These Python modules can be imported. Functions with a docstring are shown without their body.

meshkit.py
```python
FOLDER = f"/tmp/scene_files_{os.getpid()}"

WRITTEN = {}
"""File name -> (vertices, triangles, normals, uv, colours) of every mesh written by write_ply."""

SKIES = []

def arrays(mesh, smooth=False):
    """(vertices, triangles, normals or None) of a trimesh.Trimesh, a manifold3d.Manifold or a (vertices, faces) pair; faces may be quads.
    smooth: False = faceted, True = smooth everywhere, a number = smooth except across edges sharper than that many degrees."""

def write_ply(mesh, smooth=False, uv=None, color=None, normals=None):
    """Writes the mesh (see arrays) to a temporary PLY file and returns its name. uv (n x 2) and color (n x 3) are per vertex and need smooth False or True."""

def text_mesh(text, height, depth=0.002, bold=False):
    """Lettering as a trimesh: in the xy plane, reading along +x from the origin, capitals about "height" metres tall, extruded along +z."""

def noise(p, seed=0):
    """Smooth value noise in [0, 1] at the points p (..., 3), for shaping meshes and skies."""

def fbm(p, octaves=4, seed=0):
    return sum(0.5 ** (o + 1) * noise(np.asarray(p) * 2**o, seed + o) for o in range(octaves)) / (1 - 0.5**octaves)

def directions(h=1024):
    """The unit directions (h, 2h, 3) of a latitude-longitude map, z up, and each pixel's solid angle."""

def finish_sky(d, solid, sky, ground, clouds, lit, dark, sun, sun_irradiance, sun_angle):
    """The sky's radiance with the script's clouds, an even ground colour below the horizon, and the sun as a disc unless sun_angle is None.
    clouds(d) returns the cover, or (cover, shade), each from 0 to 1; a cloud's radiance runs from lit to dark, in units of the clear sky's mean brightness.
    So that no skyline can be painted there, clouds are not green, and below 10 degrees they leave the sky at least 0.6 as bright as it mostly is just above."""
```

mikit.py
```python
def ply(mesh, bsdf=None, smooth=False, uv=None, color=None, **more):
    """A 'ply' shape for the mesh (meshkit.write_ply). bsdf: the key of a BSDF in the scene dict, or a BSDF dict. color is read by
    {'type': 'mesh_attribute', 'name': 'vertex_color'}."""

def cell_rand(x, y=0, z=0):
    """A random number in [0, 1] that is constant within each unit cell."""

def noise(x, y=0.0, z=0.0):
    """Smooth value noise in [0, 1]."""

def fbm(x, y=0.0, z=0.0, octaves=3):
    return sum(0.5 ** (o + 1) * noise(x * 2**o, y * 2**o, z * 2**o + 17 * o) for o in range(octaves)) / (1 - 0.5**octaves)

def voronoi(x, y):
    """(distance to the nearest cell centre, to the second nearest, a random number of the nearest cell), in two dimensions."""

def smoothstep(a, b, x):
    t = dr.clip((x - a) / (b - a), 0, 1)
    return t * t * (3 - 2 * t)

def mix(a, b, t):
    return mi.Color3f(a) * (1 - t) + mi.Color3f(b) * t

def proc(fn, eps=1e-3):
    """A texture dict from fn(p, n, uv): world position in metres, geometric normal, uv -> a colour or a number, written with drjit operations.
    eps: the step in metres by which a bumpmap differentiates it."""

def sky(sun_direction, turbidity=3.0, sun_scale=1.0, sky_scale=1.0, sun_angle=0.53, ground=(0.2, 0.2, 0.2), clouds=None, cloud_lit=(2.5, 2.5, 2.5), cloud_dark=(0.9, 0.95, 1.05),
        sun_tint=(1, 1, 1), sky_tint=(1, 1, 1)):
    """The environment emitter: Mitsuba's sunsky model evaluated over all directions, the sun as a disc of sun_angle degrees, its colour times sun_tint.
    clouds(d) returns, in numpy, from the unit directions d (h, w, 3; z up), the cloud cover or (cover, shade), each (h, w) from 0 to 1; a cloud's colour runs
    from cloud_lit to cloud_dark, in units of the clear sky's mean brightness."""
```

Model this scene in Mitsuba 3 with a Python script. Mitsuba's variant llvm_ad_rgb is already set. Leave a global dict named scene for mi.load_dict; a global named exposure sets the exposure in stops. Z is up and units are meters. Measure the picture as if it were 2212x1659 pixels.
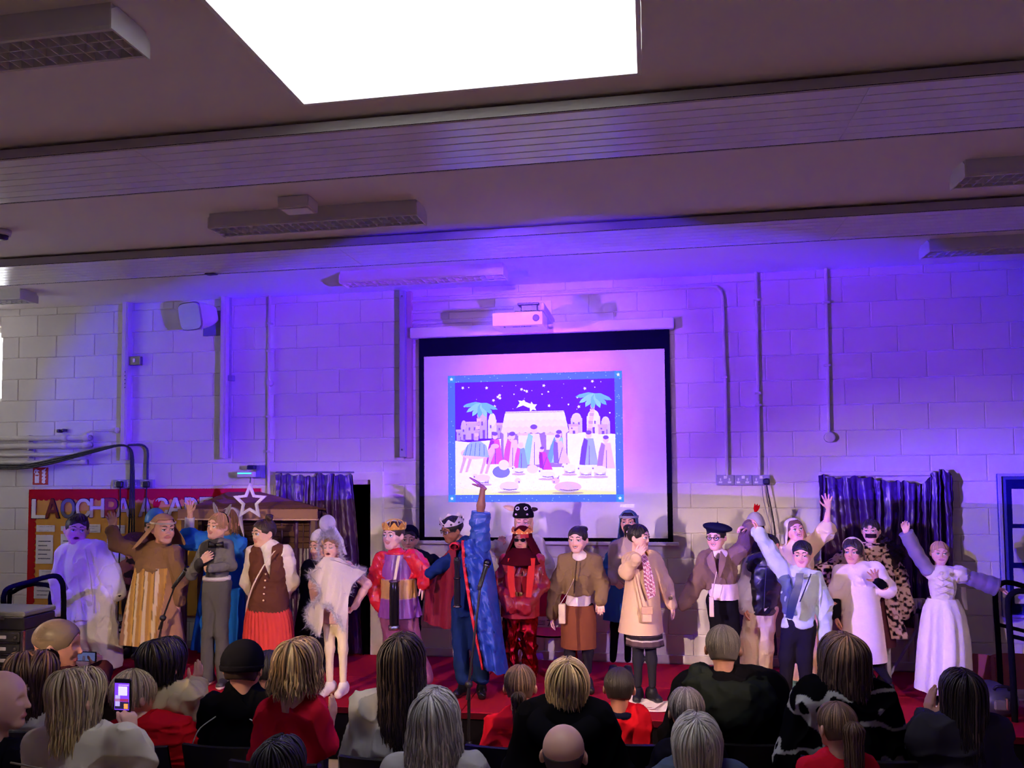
import math, random, numpy as np, trimesh, mitsuba as mi, drjit as dr, mikit, meshkit
from mikit import proc, noise, fbm, smoothstep, mix
from shapely import Polygon, box as sbox, union_all, affinity, Point, LineString

# ---------------------------------------------------------------- camera, sky, lamps, exposure
rng = random.Random(7)
T = mi.ScalarTransform4f
CZ = 2.14                                   # height of the phone above the hall floor
FOC = 1707.58                               # focal length in pixels of the 2212 x 1659 frame
FW = np.array([-0.16980963, 0.98418153, 0.0505115])
CR = np.array([0.98532461, 0.17046125, -0.0088535])
CU = np.array([0.0173237, -0.04826682, 0.99868424])
PPY = 97.6
YW, CEIL, STAGE = 7.28, 3.88, 0.40          # back wall, ceiling, stage top
exposure = 0.55
scene = {
    'camera': {'type': 'perspective', 'fov': math.degrees(2 * math.atan(1106 / FOC)), 'fov_axis': 'x', 'near_clip': 0.05, 'far_clip': 200.0,
               'principal_point_offset_y': -PPY / 1659.0,
               'to_world': T().look_at(origin=[0, 0, CZ], target=[FW[0], FW[1], CZ + FW[2]], up=CU.tolist())},
    'sky': {'type': 'constant', 'radiance': {'type': 'rgb', 'value': [4.8, 4.9, 4.95]}},
}
labels = {}


def lamp(key, pos, target, rgb, power, cutoff, beam):
    scene[key] = {'type': 'spot', 'to_world': T().look_at(origin=list(pos), target=list(target), up=[0, 0, 1]),
                  'intensity': {'type': 'rgb', 'value': [c * power for c in rgb]}, 'cutoff_angle': float(cutoff), 'beam_width': float(beam)}


BLUE, WARM, PINK, VIOLET = (0.05, 0.008, 1.0), (1.0, 0.70, 0.38), (1.0, 0.70, 0.58), (0.50, 0.22, 1.0)
LB, RB = np.array([-3.4, 2.0, 2.3]), np.array([1.9, 2.0, 2.3])                 # the par cans on the two lighting stands at the sides of the hall
LT_, RT_ = np.array([0.35, 7.28, 2.35]), np.array([-2.35, 7.28, 2.35])         # where their blue beams meet the wall; an added unseen flap keeps them off the stage
lamp('blue_beam_west', LB, LT_, BLUE, 800, 20, 15)
lamp('blue_beam_east', RB, RT_, BLUE, 800, 19, 14)
lamp('blue_beam_low_west', (-4.75, 3.4, 2.3), (-5.05, 6.3, 1.25), BLUE, 55, 9, 6)
lamp('blue_beam_low_east', LB + [0, 0, .1], (2.85, 7.28, 1.2), BLUE, 320, 9.5, 5)
lamp('blue_wash_west', LB + [0, 0, .1], (0.2, 7.28, 1.2), BLUE, 17, 24, 16)
lamp('blue_wash_east', RB + [0, 0, .1], (-2.2, 7.28, 1.2), BLUE, 20, 24, 16)
lamp('violet_beam_hall', (-0.7, -0.6, 3.2), (-0.85, 7.28, 2.75), VIOLET, 150, 11, 4)
for i, (src, x, col, I) in enumerate(((LB, -3.5, WARM, 42), (LB, -0.9, WARM, 42), (RB, -2.0, PINK, 38), (RB, 0.9, PINK, 36), (LB, 1.5, WARM, 44))):
    lamp(f'key_beam_{i}', src + [0, 0, .3], (x, 6.25, .80), col, I, 18, 11)


def ray(px, py):
    return FW + CR * (px - 1106) / FOC - CU * (py - 829.5 - PPY) / FOC


def at(px, py, Y):
    """The point of the hall at depth Y that the photograph shows at (px, py)."""
    d = ray(px, py)
    return np.array([d[0] * Y / d[1], Y, CZ + d[2] * Y / d[1]])


def on(px, py, Z):
    d = ray(px, py)
    return np.array([d[0], d[1], 0.0]) * (Z - CZ) / d[2] + np.array([0, 0, Z])


def W(px, py):
    return at(px, py, YW)

# ---------------------------------------------------------------- entries, meshes, materials
def numbered(key):
    if key not in labels and key not in scene:
        return key
    n = 1
    while f'{key}_{n:03d}' in labels or f'{key}_{n:03d}' in scene:
        n += 1
    return f'{key}_{n:03d}'


def thing(name, label, cat=None, group=None, kind=None):
    key = numbered(name)
    labels[key] = {'label': label}
    if cat: labels[key]['category'] = cat
    if group: labels[key]['group'] = group
    if kind: labels[key]['kind'] = kind
    return key


def obj(name, mesh, mat, parent=None, col=None, smooth=True, label=None, cat=None, group=None, kind=None, tw=None, uv=None):
    """One entry of the scene: a mesh with one colour (col, linear rgb) or one per vertex."""
    key = numbered(f'{parent}__{name}' if parent else name)
    v, f = mesh if isinstance(mesh, tuple) else (np.asarray(mesh.vertices), np.asarray(mesh.faces))
    v = np.asarray(v, float)
    if not smooth and col is not None:                        # faceted: split the faces, so that a colour per vertex may stay
        if np.ndim(col) == 2: col = np.asarray(col)[np.asarray(f).ravel()]
        v, f = v[np.asarray(f).ravel()], np.arange(np.asarray(f).size).reshape(-1, 3)
        sm = False
    else:
        sm = bool(smooth)
    if col is not None:
        c = np.broadcast_to(np.asarray(col, float), (len(v), 3))
    d = mikit.ply((v, f), ALIAS.get(mat, mat), smooth=sm, color=None if col is None else c, uv=uv)
    if tw is not None: d['to_world'] = tw
    scene[key] = d
    e = {}
    if label: e['label'] = label
    if cat: e['category'] = cat
    if group: e['group'] = group
    if kind: e['kind'] = kind
    if e: labels[key] = {**labels.get(key, {}), **e}
    return key


def again(name, ply_of, parent=None, tw=None, mat=None, **tag):
    """Another copy of an entry's mesh under a key of its own."""
    key = numbered(f'{parent}__{name}' if parent else name)
    d = dict(scene[ply_of] if isinstance(ply_of, str) else ply_of)
    d.pop('to_world', None)
    if mat: d['bsdf'] = {'type': 'ref', 'id': mat}
    if tw is not None: d['to_world'] = tw
    scene[key] = d
    if tag: labels[key] = tag
    return key


VC = {'type': 'mesh_attribute', 'name': 'vertex_color'}


def mat(key, d, bump=None, bscale=0.001, eps=1e-3, two=True):
    if bump is not None:
        d = {'type': 'bumpmap', 'arbitrary': proc(bump, eps), 'scale': bscale, 'bsdf': d}
    scene[key] = {'type': 'twosided', 'bsdf': d} if two else d


def principled(rough, spec=0.5):
    return {'type': 'principled', 'base_color': VC, 'roughness': rough, 'specular': spec}


def conductor(alpha, k=VC):
    return {'type': 'roughconductor', 'alpha': alpha, 'specular_reflectance': k}


DIFF = {'type': 'diffuse', 'reflectance': VC}
mat('cloth', DIFF)
mat('fleece', DIFF, bump=lambda p, n, uv: noise(p.x * 110, p.y * 110, p.z * 110), bscale=0.006, eps=2e-3)
mat('wallpaint', DIFF, bump=lambda p, n, uv: noise(p.x * 90, p.y * 90, p.z * 90), bscale=0.0025)
mat('skin', principled(0.48, 0.4), two=False)
mat('satin', principled(0.36, 0.7), two=False)
mat('gloss', principled(0.16, 0.5), two=False)
mat('foil', conductor(0.16))
mat('cladding', {'type': 'roughplastic', 'alpha': 0.05, 'diffuse_reflectance': {'type': 'rgb', 'value': [0.78, 0.76, 0.79]}, 'nonlinear': False})
scene['screen_white'] = {'type': 'diffuse', 'reflectance': {'type': 'rgb', 'value': 0.75}}
scene['sheer'] = {'type': 'principledthin', 'base_color': VC, 'roughness': 0.35, 'spec_trans': 0.75, 'diff_trans': 0.8}
ALIAS = {'knit': 'cloth', 'crushed': 'satin', 'hair': 'skin', 'plastic': 'skin', 'metal': 'foil', 'paint': 'cloth', 'matt': 'cloth', 'carpet': 'cloth', 'velvet': 'satin'}
scene['pane_glass'] = {'type': 'thindielectric'}


def rgb(r, g, b):
    """Linear colour from the usual 0..255 values."""
    return np.array([(x / 255 / 12.92) if x < 10 else ((x / 255 + 0.055) / 1.055) ** 2.4 for x in (r, g, b)])


def cat_(ms):
    ms = [m if isinstance(m, tuple) else (np.asarray(m.vertices), np.asarray(m.faces)) for m in ms]
    n = np.cumsum([0] + [len(m[0]) for m in ms])
    return np.vstack([m[0] for m in ms]), np.vstack([np.asarray(m[1]) + k for m, k in zip(ms, n)])


def unit(v):
    v = np.asarray(v, float)
    return v / max(np.linalg.norm(v), 1e-9)


def hull(pts):
    from scipy.spatial import ConvexHull
    pts = np.asarray(pts, float)
    h = ConvexHull(pts)
    f = h.simplices.copy()
    n = np.cross(pts[f[:, 1]] - pts[f[:, 0]], pts[f[:, 2]] - pts[f[:, 0]])
    flip = (n * h.equations[:, :3]).sum(1) < 0
    f[flip] = f[flip][:, ::-1]
    used, inv = np.unique(f, return_inverse=True)
    return pts[used], inv.reshape(f.shape)


def cbox(lo, hi, b=0.004):
    """A box with chamfered edges."""
    lo, hi = np.minimum(lo, hi).astype(float), np.maximum(lo, hi).astype(float)
    b = min(b, 0.45 * (hi - lo).min())
    pts = []
    for s in np.ndindex(2, 2, 2):
        c = np.where(s, hi, lo)
        inn = np.where(s, -b, b)
        for k in range(3):
            e = inn.copy(); e[k] = 0
            pts.append(c + e)
    return hull(pts)


def pbox(lo, hi):
    lo, hi = np.minimum(lo, hi), np.maximum(lo, hi)
    m = trimesh.creation.box(bounds=[lo, hi])
    return np.asarray(m.vertices), np.asarray(m.faces)


def xf(mesh, R=None, t=(0, 0, 0), s=1.0):
    v = np.asarray(mesh[0]) * s
    if R is not None: v = v @ np.asarray(R).T
    return v + np.asarray(t, float), mesh[1]


def rz(a):
    c, s = math.cos(a), math.sin(a)
    return np.array([[c, -s, 0], [s, c, 0], [0, 0, 1.0]])


def rx(a):
    c, s = math.cos(a), math.sin(a)
    return np.array([[1, 0, 0], [0, c, -s], [0, s, c]])


def ry(a):
    c, s = math.cos(a), math.sin(a)
    return np.array([[c, 0, s], [0, 1, 0], [-s, 0, c]])


def spline(pts, n=24):
    """Catmull-Rom through the points."""
    p = np.asarray(pts, float)
    if len(p) == 2: return p[0] + (p[1] - p[0]) * np.linspace(0, 1, n)[:, None]
    q = np.vstack([2 * p[0] - p[1], p, 2 * p[-1] - p[-2]])
    t = np.linspace(0, len(p) - 1 - 1e-9, n)
    i = t.astype(int); u = (t - i)[:, None]
    a, b, c, d = q[i], q[i + 1], q[i + 2], q[i + 3]
    return 0.5 * (2 * b + (c - a) * u + (2 * a - 5 * b + 4 * c - d) * u ** 2 + (3 * b - a - 3 * c + d) * u ** 3)


def tube(path, r, sides=8, r2=None):
    """A tube along the path; r one radius or one per point; closed at both ends."""
    p = np.asarray(path, float)
    n = len(p)
    r = np.broadcast_to(np.asarray(r, float), (n,)) if r2 is None else np.linspace(r, r2, n)
    tg = np.gradient(p, axis=0)
    tg /= np.maximum(np.linalg.norm(tg, axis=1, keepdims=True), 1e-9)
    a = np.array([0, 0, 1.0]) if abs(tg[0, 2]) < 0.9 else np.array([1.0, 0, 0])
    rings = []
    u = unit(np.cross(a, tg[0]))
    th = np.arange(sides) * 2 * np.pi / sides
    for k in range(n):
        u = unit(u - tg[k] * (u @ tg[k]))
        w = np.cross(tg[k], u)
        rings.append(p[k] + r[k] * (np.cos(th)[:, None] * u + np.sin(th)[:, None] * w))
    v = np.vstack(rings + [p[:1], p[-1:]])
    f = []
    for k in range(n - 1):
        for j in range(sides):
            a0, a1 = k * sides + j, k * sides + (j + 1) % sides
            b0, b1 = a0 + sides, a1 + sides
            f += [[a0, a1, b1], [a0, b1, b0]]
    for j in range(sides):
        f += [[(j + 1) % sides, j, n * sides], [(n - 1) * sides + j, (n - 1) * sides + (j + 1) % sides, n * sides + 1]]
    return v, np.array(f)


def lathe(prof, n=24, c=(0, 0, 0)):
    """prof: (radius, z) from bottom to top."""
    prof = np.asarray(prof, float)
    th = np.arange(n) * 2 * np.pi / n
    v = np.vstack([np.c_[r * np.cos(th), r * np.sin(th), np.full(n, z)] for r, z in prof] + [[[0, 0, prof[0, 1]]], [[0, 0, prof[-1, 1]]]])
    f = []
    m = len(prof)
    for k in range(m - 1):
        for j in range(n):
            a0, a1 = k * n + j, k * n + (j + 1) % n
            f += [[a0, a1, a1 + n], [a0, a1 + n, a0 + n]]
    for j in range(n):
        f += [[(j + 1) % n, j, m * n], [(m - 1) * n + j, (m - 1) * n + (j + 1) % n, m * n + 1]]
    return v + np.asarray(c, float), np.array(f)


def extr(poly, depth):
    ms = [trimesh.creation.extrude_polygon(g, depth, engine='earcut') for g in getattr(poly, 'geoms', [poly]) if g.area > 1e-9]
    return cat_(ms)


XZ = np.array([[1.0, 0, 0], [0, 0, -1], [0, 1, 0]])            # drawing plane (x, y) -> (x, z), thickness towards the hall (-y)


def plate(poly, depth, y):
    """A flat shape drawn in (x, z) of the wall, standing from depth y towards the hall."""
    return xf(extr(poly, depth), XZ, (0, y, 0))


def text_poly(text, height, bold=False):
    m = meshkit.text_mesh(text, height, 0.002, bold)
    return np.asarray(m.vertices), np.asarray(m.faces)


def grid_mesh(P):
    """A sheet from a grid of points (n, m, 3)."""
    n, m = P.shape[:2]
    i = np.arange(n * m).reshape(n, m)
    a, b, c, d = i[:-1, :-1].ravel(), i[1:, :-1].ravel(), i[1:, 1:].ravel(), i[:-1, 1:].ravel()
    return P.reshape(-1, 3), np.vstack([np.c_[a, b, c], np.c_[a, c, d]])


def sheet(P, th=0.004, closed=False):
    """A cloth of thickness th from a grid of points; closed: the second direction runs round."""
    if closed: P = np.concatenate([P, P[:, :1]], 1)
    du, dv = np.gradient(P, axis=0), np.gradient(P, axis=1)
    nn = np.cross(du, dv)
    if closed: nn[:, 0] = nn[:, -1] = nn[:, 0] + nn[:, -1]
    nn /= np.maximum(np.linalg.norm(nn, axis=2, keepdims=True), 1e-9)
    A, B = grid_mesh(P + nn * th / 2), grid_mesh((P - nn * th / 2)[:, ::-1])
    out = [A, B]
    n, m = P.shape[:2]
    for E in ([0, n - 1] if closed else [0, n - 1]):
        out.append(grid_mesh(np.stack([(P + nn * th / 2)[E], (P - nn * th / 2)[E]])))
    if not closed:
        for E in (0, m - 1):
            out.append(grid_mesh(np.stack([(P + nn * th / 2)[:, E], (P - nn * th / 2)[:, E]])))
    return cat_(out)


# ---------------------------------------------------------------- blended solids (distance fields)
class Field:
    """Solids blended in a distance field and turned into one smooth mesh."""

    def __init__(s, lo, hi, h):
        s.lo, s.h = np.asarray(lo, float), h
        s.n = np.maximum(np.ceil((np.asarray(hi) - s.lo) / h).astype(int) + 1, 4)
        s.F = np.full(s.n, 0.3, np.float32)

    def _win(s, lo, hi):
        a = np.clip(np.floor((lo - s.lo) / s.h).astype(int), 0, s.n - 1)
        b = np.clip(np.ceil((hi - s.lo) / s.h).astype(int) + 1, 1, s.n)
        if (b <= a).any(): return None
        sl = tuple(slice(i, j) for i, j in zip(a, b))
        g = [((np.arange(i, j) * s.h + l).astype(np.float32)) for i, j, l in zip(a, b, s.lo)]
        return sl, g[0][:, None, None], g[1][None, :, None], g[2][None, None, :]

    def _mix(s, sl, d, k, sub):
        F = s.F[sl]
        if sub:
            a, b = F, -d
            h = np.maximum(k - np.abs(a - b), 0) / max(k, 1e-9)
            s.F[sl] = np.maximum(a, b) + h * h * k * 0.25
        else:
            h = np.maximum(k - np.abs(F - d), 0) / max(k, 1e-9)
            s.F[sl] = np.minimum(F, d) - h * h * k * 0.25

    def cap(s, a, b, ra, rb=None, k=0.02, sub=False):
        a, b = np.asarray(a, float), np.asarray(b, float)
        rb = ra if rb is None else rb
        m = max(ra, rb) + k + 2 * s.h
        w = s._win(np.minimum(a, b) - m, np.maximum(a, b) + m)
        if w is None: return s
        sl, x, y, z = w
        ab = b - a
        L = max(ab @ ab, 1e-12)
        t = np.clip(((x - a[0]) * ab[0] + (y - a[1]) * ab[1] + (z - a[2]) * ab[2]) / L, 0, 1)
        d = np.sqrt((x - a[0] - t * ab[0]) ** 2 + (y - a[1] - t * ab[1]) ** 2 + (z - a[2] - t * ab[2]) ** 2) - (ra + t * (rb - ra))
        s._mix(sl, d, k, sub)
        return s

    def ell(s, c, r, R=None, k=0.02, sub=False):
        c, r = np.asarray(c, float), np.asarray(r, float)
        m = r.max() + k + 2 * s.h
        w = s._win(c - m, c + m)
        if w is None: return s
        sl, x, y, z = w
        X, Y, Z = x - c[0], y - c[1], z - c[2]
        if R is not None:
            X, Y, Z = (R[0, i] * X + R[1, i] * Y + R[2, i] * Z for i in range(3))
        k0 = np.sqrt((X / r[0]) ** 2 + (Y / r[1]) ** 2 + (Z / r[2]) ** 2)
        k1 = np.sqrt((X / r[0] ** 2) ** 2 + (Y / r[1] ** 2) ** 2 + (Z / r[2] ** 2) ** 2)
        s._mix(sl, k0 * (k0 - 1) / np.maximum(k1, 1e-6), k, sub)
        return s

    def etube(s, a, b, ra, rb, side, k=0.03, sub=False, end=None):
        """A limb or trunk of elliptical section: ra, rb = (half width along side, half depth) at both ends."""
        a, b = np.asarray(a, float), np.asarray(b, float)
        m = max(*ra, *rb) + k + 2 * s.h
        w = s._win(np.minimum(a, b) - m, np.maximum(a, b) + m)
        if w is None: return s
        sl, x, y, z = w
        ab = b - a
        L = np.linalg.norm(ab); ax = ab / L
        u = unit(np.asarray(side, float) - ax * (np.asarray(side, float) @ ax)); v = np.cross(ax, u)
        X, Y, Z = x - a[0], y - a[1], z - a[2]
        h = X * ax[0] + Y * ax[1] + Z * ax[2]
        t = np.clip(h / L, 0, 1)
        ex = h - t * L
        p, q = X * u[0] + Y * u[1] + Z * u[2], X * v[0] + Y * v[1] + Z * v[2]
        r1, r2 = ra[0] + t * (rb[0] - ra[0]), ra[1] + t * (rb[1] - ra[1])
        e = np.minimum(r1, r2) if end is None else end
        k0 = np.sqrt((p / r1) ** 2 + (q / r2) ** 2 + (ex / e) ** 2)
        k1 = np.sqrt((p / r1 ** 2) ** 2 + (q / r2 ** 2) ** 2 + (ex / e ** 2) ** 2)
        s._mix(sl, k0 * (k0 - 1) / np.maximum(k1, 1e-6), k, sub)
        return s

    def clip(s, p, n, k=0.004):
        """Keeps what lies behind the plane through p with normal n."""
        n = unit(n)
        g = [(np.arange(m) * s.h + l).astype(np.float32) for m, l in zip(s.n, s.lo)]
        d = (g[0][:, None, None] - p[0]) * n[0] + (g[1][None, :, None] - p[1]) * n[1] + (g[2][None, None, :] - p[2]) * n[2]
        a, b = s.F, d
        h = np.maximum(k - np.abs(a - b), 0) / k
        s.F = np.maximum(a, b) + h * h * k * 0.25
        return s

    def wrinkle(s, amp, freq, seed=0, dirs=(1, 1, 1)):
        """Folds: the surface moves by +-amp with noise of the given frequency per axis."""
        near = np.abs(s.F) < amp * 3 + 2 * s.h
        i = np.argwhere(near)
        p = s.lo + i * s.h
        q = p * np.asarray(dirs, float) * freq + seed * 7.3
        w = q + 1.3 * np.stack([meshkit.noise(q * .6, seed + 5), meshkit.noise(q * .6, seed + 6), meshkit.noise(q * .6, seed + 7)], -1)
        ridge = (1 - np.abs(2 * meshkit.noise(w * 1.15, seed + 2) - 1)) ** 4
        s.F[near] += (amp * 1.6 * (meshkit.noise(q, seed) - 0.5) + amp * .8 * (meshkit.noise(q * 2.3, seed + 1) - 0.5) + amp * .9 * (.25 - ridge)).astype(np.float32)
        return s

    def mesh(s, smooth=0):
        F = s.F
        S = F < 0
        c = np.zeros(np.array(S.shape) - 1, np.uint8)
        for o in np.ndindex(2, 2, 2):
            c += S[o[0]:S.shape[0] - 1 + o[0], o[1]:S.shape[1] - 1 + o[1], o[2]:S.shape[2] - 1 + o[2]]
        act = (c > 0) & (c < 8)
        cells = np.argwhere(act)
        if not len(cells): raise ValueError('empty field')
        idx = np.full(act.shape, -1, np.int32)
        idx[act] = np.arange(len(cells))
        val = np.stack([F[cells[:, 0] + o[0], cells[:, 1] + o[1], cells[:, 2] + o[2]] for o in np.ndindex(2, 2, 2)], 1)
        cor = np.array(list(np.ndindex(2, 2, 2)), float)
        acc, cnt = np.zeros((len(cells), 3)), np.zeros(len(cells))
        for a in range(8):
            for b in range(a + 1, 8):
                if np.abs(cor[a] - cor[b]).sum() != 1: continue
                va, vb = val[:, a], val[:, b]
                m = (va < 0) != (vb < 0)
                t = va[m] / (va[m] - vb[m])
                acc[m] += cor[a] + t[:, None] * (cor[b] - cor[a])
                cnt[m] += 1
        v = s.lo + s.h * (cells + acc / cnt[:, None])
        faces = []
        for ax in range(3):
            A = np.moveaxis(S, ax, 0)
            cr = A[:-1] != A[1:]
            cr[:, 0, :] = False; cr[:, -1, :] = False; cr[:, :, 0] = False; cr[:, :, -1] = False
            e = np.argwhere(cr)
            if not len(e): continue
            up = A[e[:, 0], e[:, 1], e[:, 2]]
            I = np.moveaxis(idx, ax, 0)
            q = np.stack([I[e[:, 0], e[:, 1] - 1, e[:, 2] - 1], I[e[:, 0], e[:, 1], e[:, 2] - 1], I[e[:, 0], e[:, 1], e[:, 2]], I[e[:, 0], e[:, 1] - 1, e[:, 2]]], 1)
            if ax == 1: up = ~up
            q[~up] = q[~up][:, ::-1]
            faces.append(q)
        q = np.vstack(faces)
        q = q[(q >= 0).all(1)]
        return v, np.vstack([q[:, [0, 1, 2]], q[:, [0, 2, 3]]])

# ---------------------------------------------------------------- the hall
WHITE, CREAM = rgb(226, 224, 222), rgb(214, 208, 200)
XL, XR, YR = -8.0, 4.6, -5.0


def struct(name, mesh, m, col, parent=None, smooth=False, label=None, kind='structure'):
    return obj(name, mesh, m, parent, col, smooth, label=label, kind=None if parent else kind)


# floor and ceiling
struct('floor', pbox([XL, YR, -0.1], [XR, YW + 3.3, 0]), 'paint', rgb(204, 178, 146), label='wooden floor of the school hall in front of the stage')
SKX0, SKX1, SKY0, SKY1 = -1.585, -0.02, 1.95, 3.454
ceil = sbox(XL, YR, XR, YW + .3).difference(sbox(SKX0 - .02, SKY0 - .02, SKX1 + .02, SKY1 + .02))
v, f = extr(ceil, 0.12)
struct('ceiling', (v + [0, 0, CEIL], f), 'paint', rgb(230, 222, 218), label='plain plaster ceiling with a square rooflight opening')
well = extr(sbox(SKX0 - .0195, SKY0 - .0195, SKX1 + .0195, SKY1 + .0195).difference(sbox(SKX0, SKY0, SKX1, SKY1)), 1.1)
struct('skylight', (well[0] + [0, 0, CEIL + .0005], well[1]), 'paint', rgb(238, 238, 238), label='bright white rooflight shaft open to the overcast sky')

# back wall of painted concrete blocks
WIN = (-7.75, 2.90, -6.728, 3.71)                                   # window at the left end of the back wall (x0, z0, x1, z1)
dj0, dj1, dt = W(612, 1030)[0], W(806, 1035)[0], W(800, 1034)[2]     # doorway
holes = union_all([sbox(*WIN), sbox(dj0, -1, dj1, dt)])
base = sbox(XL, 0, XR, CEIL).difference(holes)
struct('wall_back', plate(base, 0.25, YW + 0.255), 'wallpaint', rgb(196, 188, 182), label='painted concrete block wall behind the stage')
BW, BH, seen, rest = 0.445, 0.225, [], []
for n in range(0, 18):
    z0, z1 = BH * (n - 0.1), min(BH * (n + 0.9), CEIL)
    x = (2.147 if n % 2 == 0 else 1.93) - 26 * BW
    while x < XR:
        a = sbox(max(x, XL), max(z0, 0), min(x + BW, XR), z1)
        if z1 - z0 > 0.03 and a.area > 1e-3:
            b = a.difference(holes)
            if b.area > 0.002:
                full = b.area > 0.999 * BW * BH
                inside = -6.9 < x < 3.2 and z1 > 0.4
                cover = (-2.25 < x and x + BW < 0.35 and 1.46 < z0 and z1 < 3.4) or (x < -4.5 and x > -6.5 and z0 < 1.95) or (1.45 < x < 2.3 and .6 < z0 < 2.1) or z1 < .9
                (seen if inside and not cover else rest).append((x, z0, b, full))
        x += BW
rr = random.Random(3)
blk = {}
for k, (x, z0, b, full) in enumerate(seen):
    if k >= 296: rest.append((x, z0, b, full)); continue
    i = k % 3
    tone = rgb(218, 212, 208) * (0.97 + 0.03 * i)
    if full:
        if i not in blk:
            m = cbox([0.0015, 0, 0.0015], [BW - 0.0015, 0.06, BH - 0.0015], 0.006)
            blk[i] = mikit.ply(m, 'wallpaint', smooth=False, color=None)
            vv, ff = m
            blk[i] = mikit.ply((vv[ff.ravel()], np.arange(ff.size).reshape(-1, 3)), 'wallpaint', color=np.broadcast_to(tone, (ff.size, 3)))
        again('block', blk[i], 'wall_back', T().translate([x, YW + rr.uniform(-.0008, .0008), z0]))
    else:
        for g in getattr(b, 'geoms', [b]):
            x0, y0, x1, y1 = g.bounds
            struct('block', cbox([x0 + .0015, YW, y0 + .0015], [x1 - .0015, YW + .06, y1 - .0015], .006), 'wallpaint', tone, 'wall_back')
ms = []
for x, z0, b, full in rest:
    for g in getattr(b, 'geoms', [b]):
        x0, y0, x1, y1 = g.bounds
        if x1 - x0 > .02 and y1 - y0 > .02: ms.append(cbox([x0 + .0015, YW, y0 + .0015], [x1 - .0015, YW + .06, y1 - .0015], .006))
k = struct('blockwork', cat_(ms), 'wallpaint', rgb(214, 208, 204), 'wall_back')
labels[k] = {'kind': 'stuff'}

# window in the back wall
wx0, wz0, wx1, wz1 = WIN
fr = union_all([sbox(wx0, wz0, wx1, wz1).difference(sbox(wx0 + .05, wz0 + .05, wx1 - .05, wz1 - .05)), sbox((wx0 + wx1) / 2 - .02, wz0, (wx0 + wx1) / 2 + .02, wz1)])
struct('window_1', plate(fr, .05, YW + .2), 'plastic', WHITE, label='window high in the back wall at the left edge of the photo')
pv = np.array([[wx0, YW + .18, wz0], [wx1, YW + .18, wz0], [wx1, YW + .18, wz1], [wx0, YW + .18, wz1]])
obj('pane', (pv, np.array([[0, 1, 2], [0, 2, 3]])), 'pane_glass', 'window_1', None, False)

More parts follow.
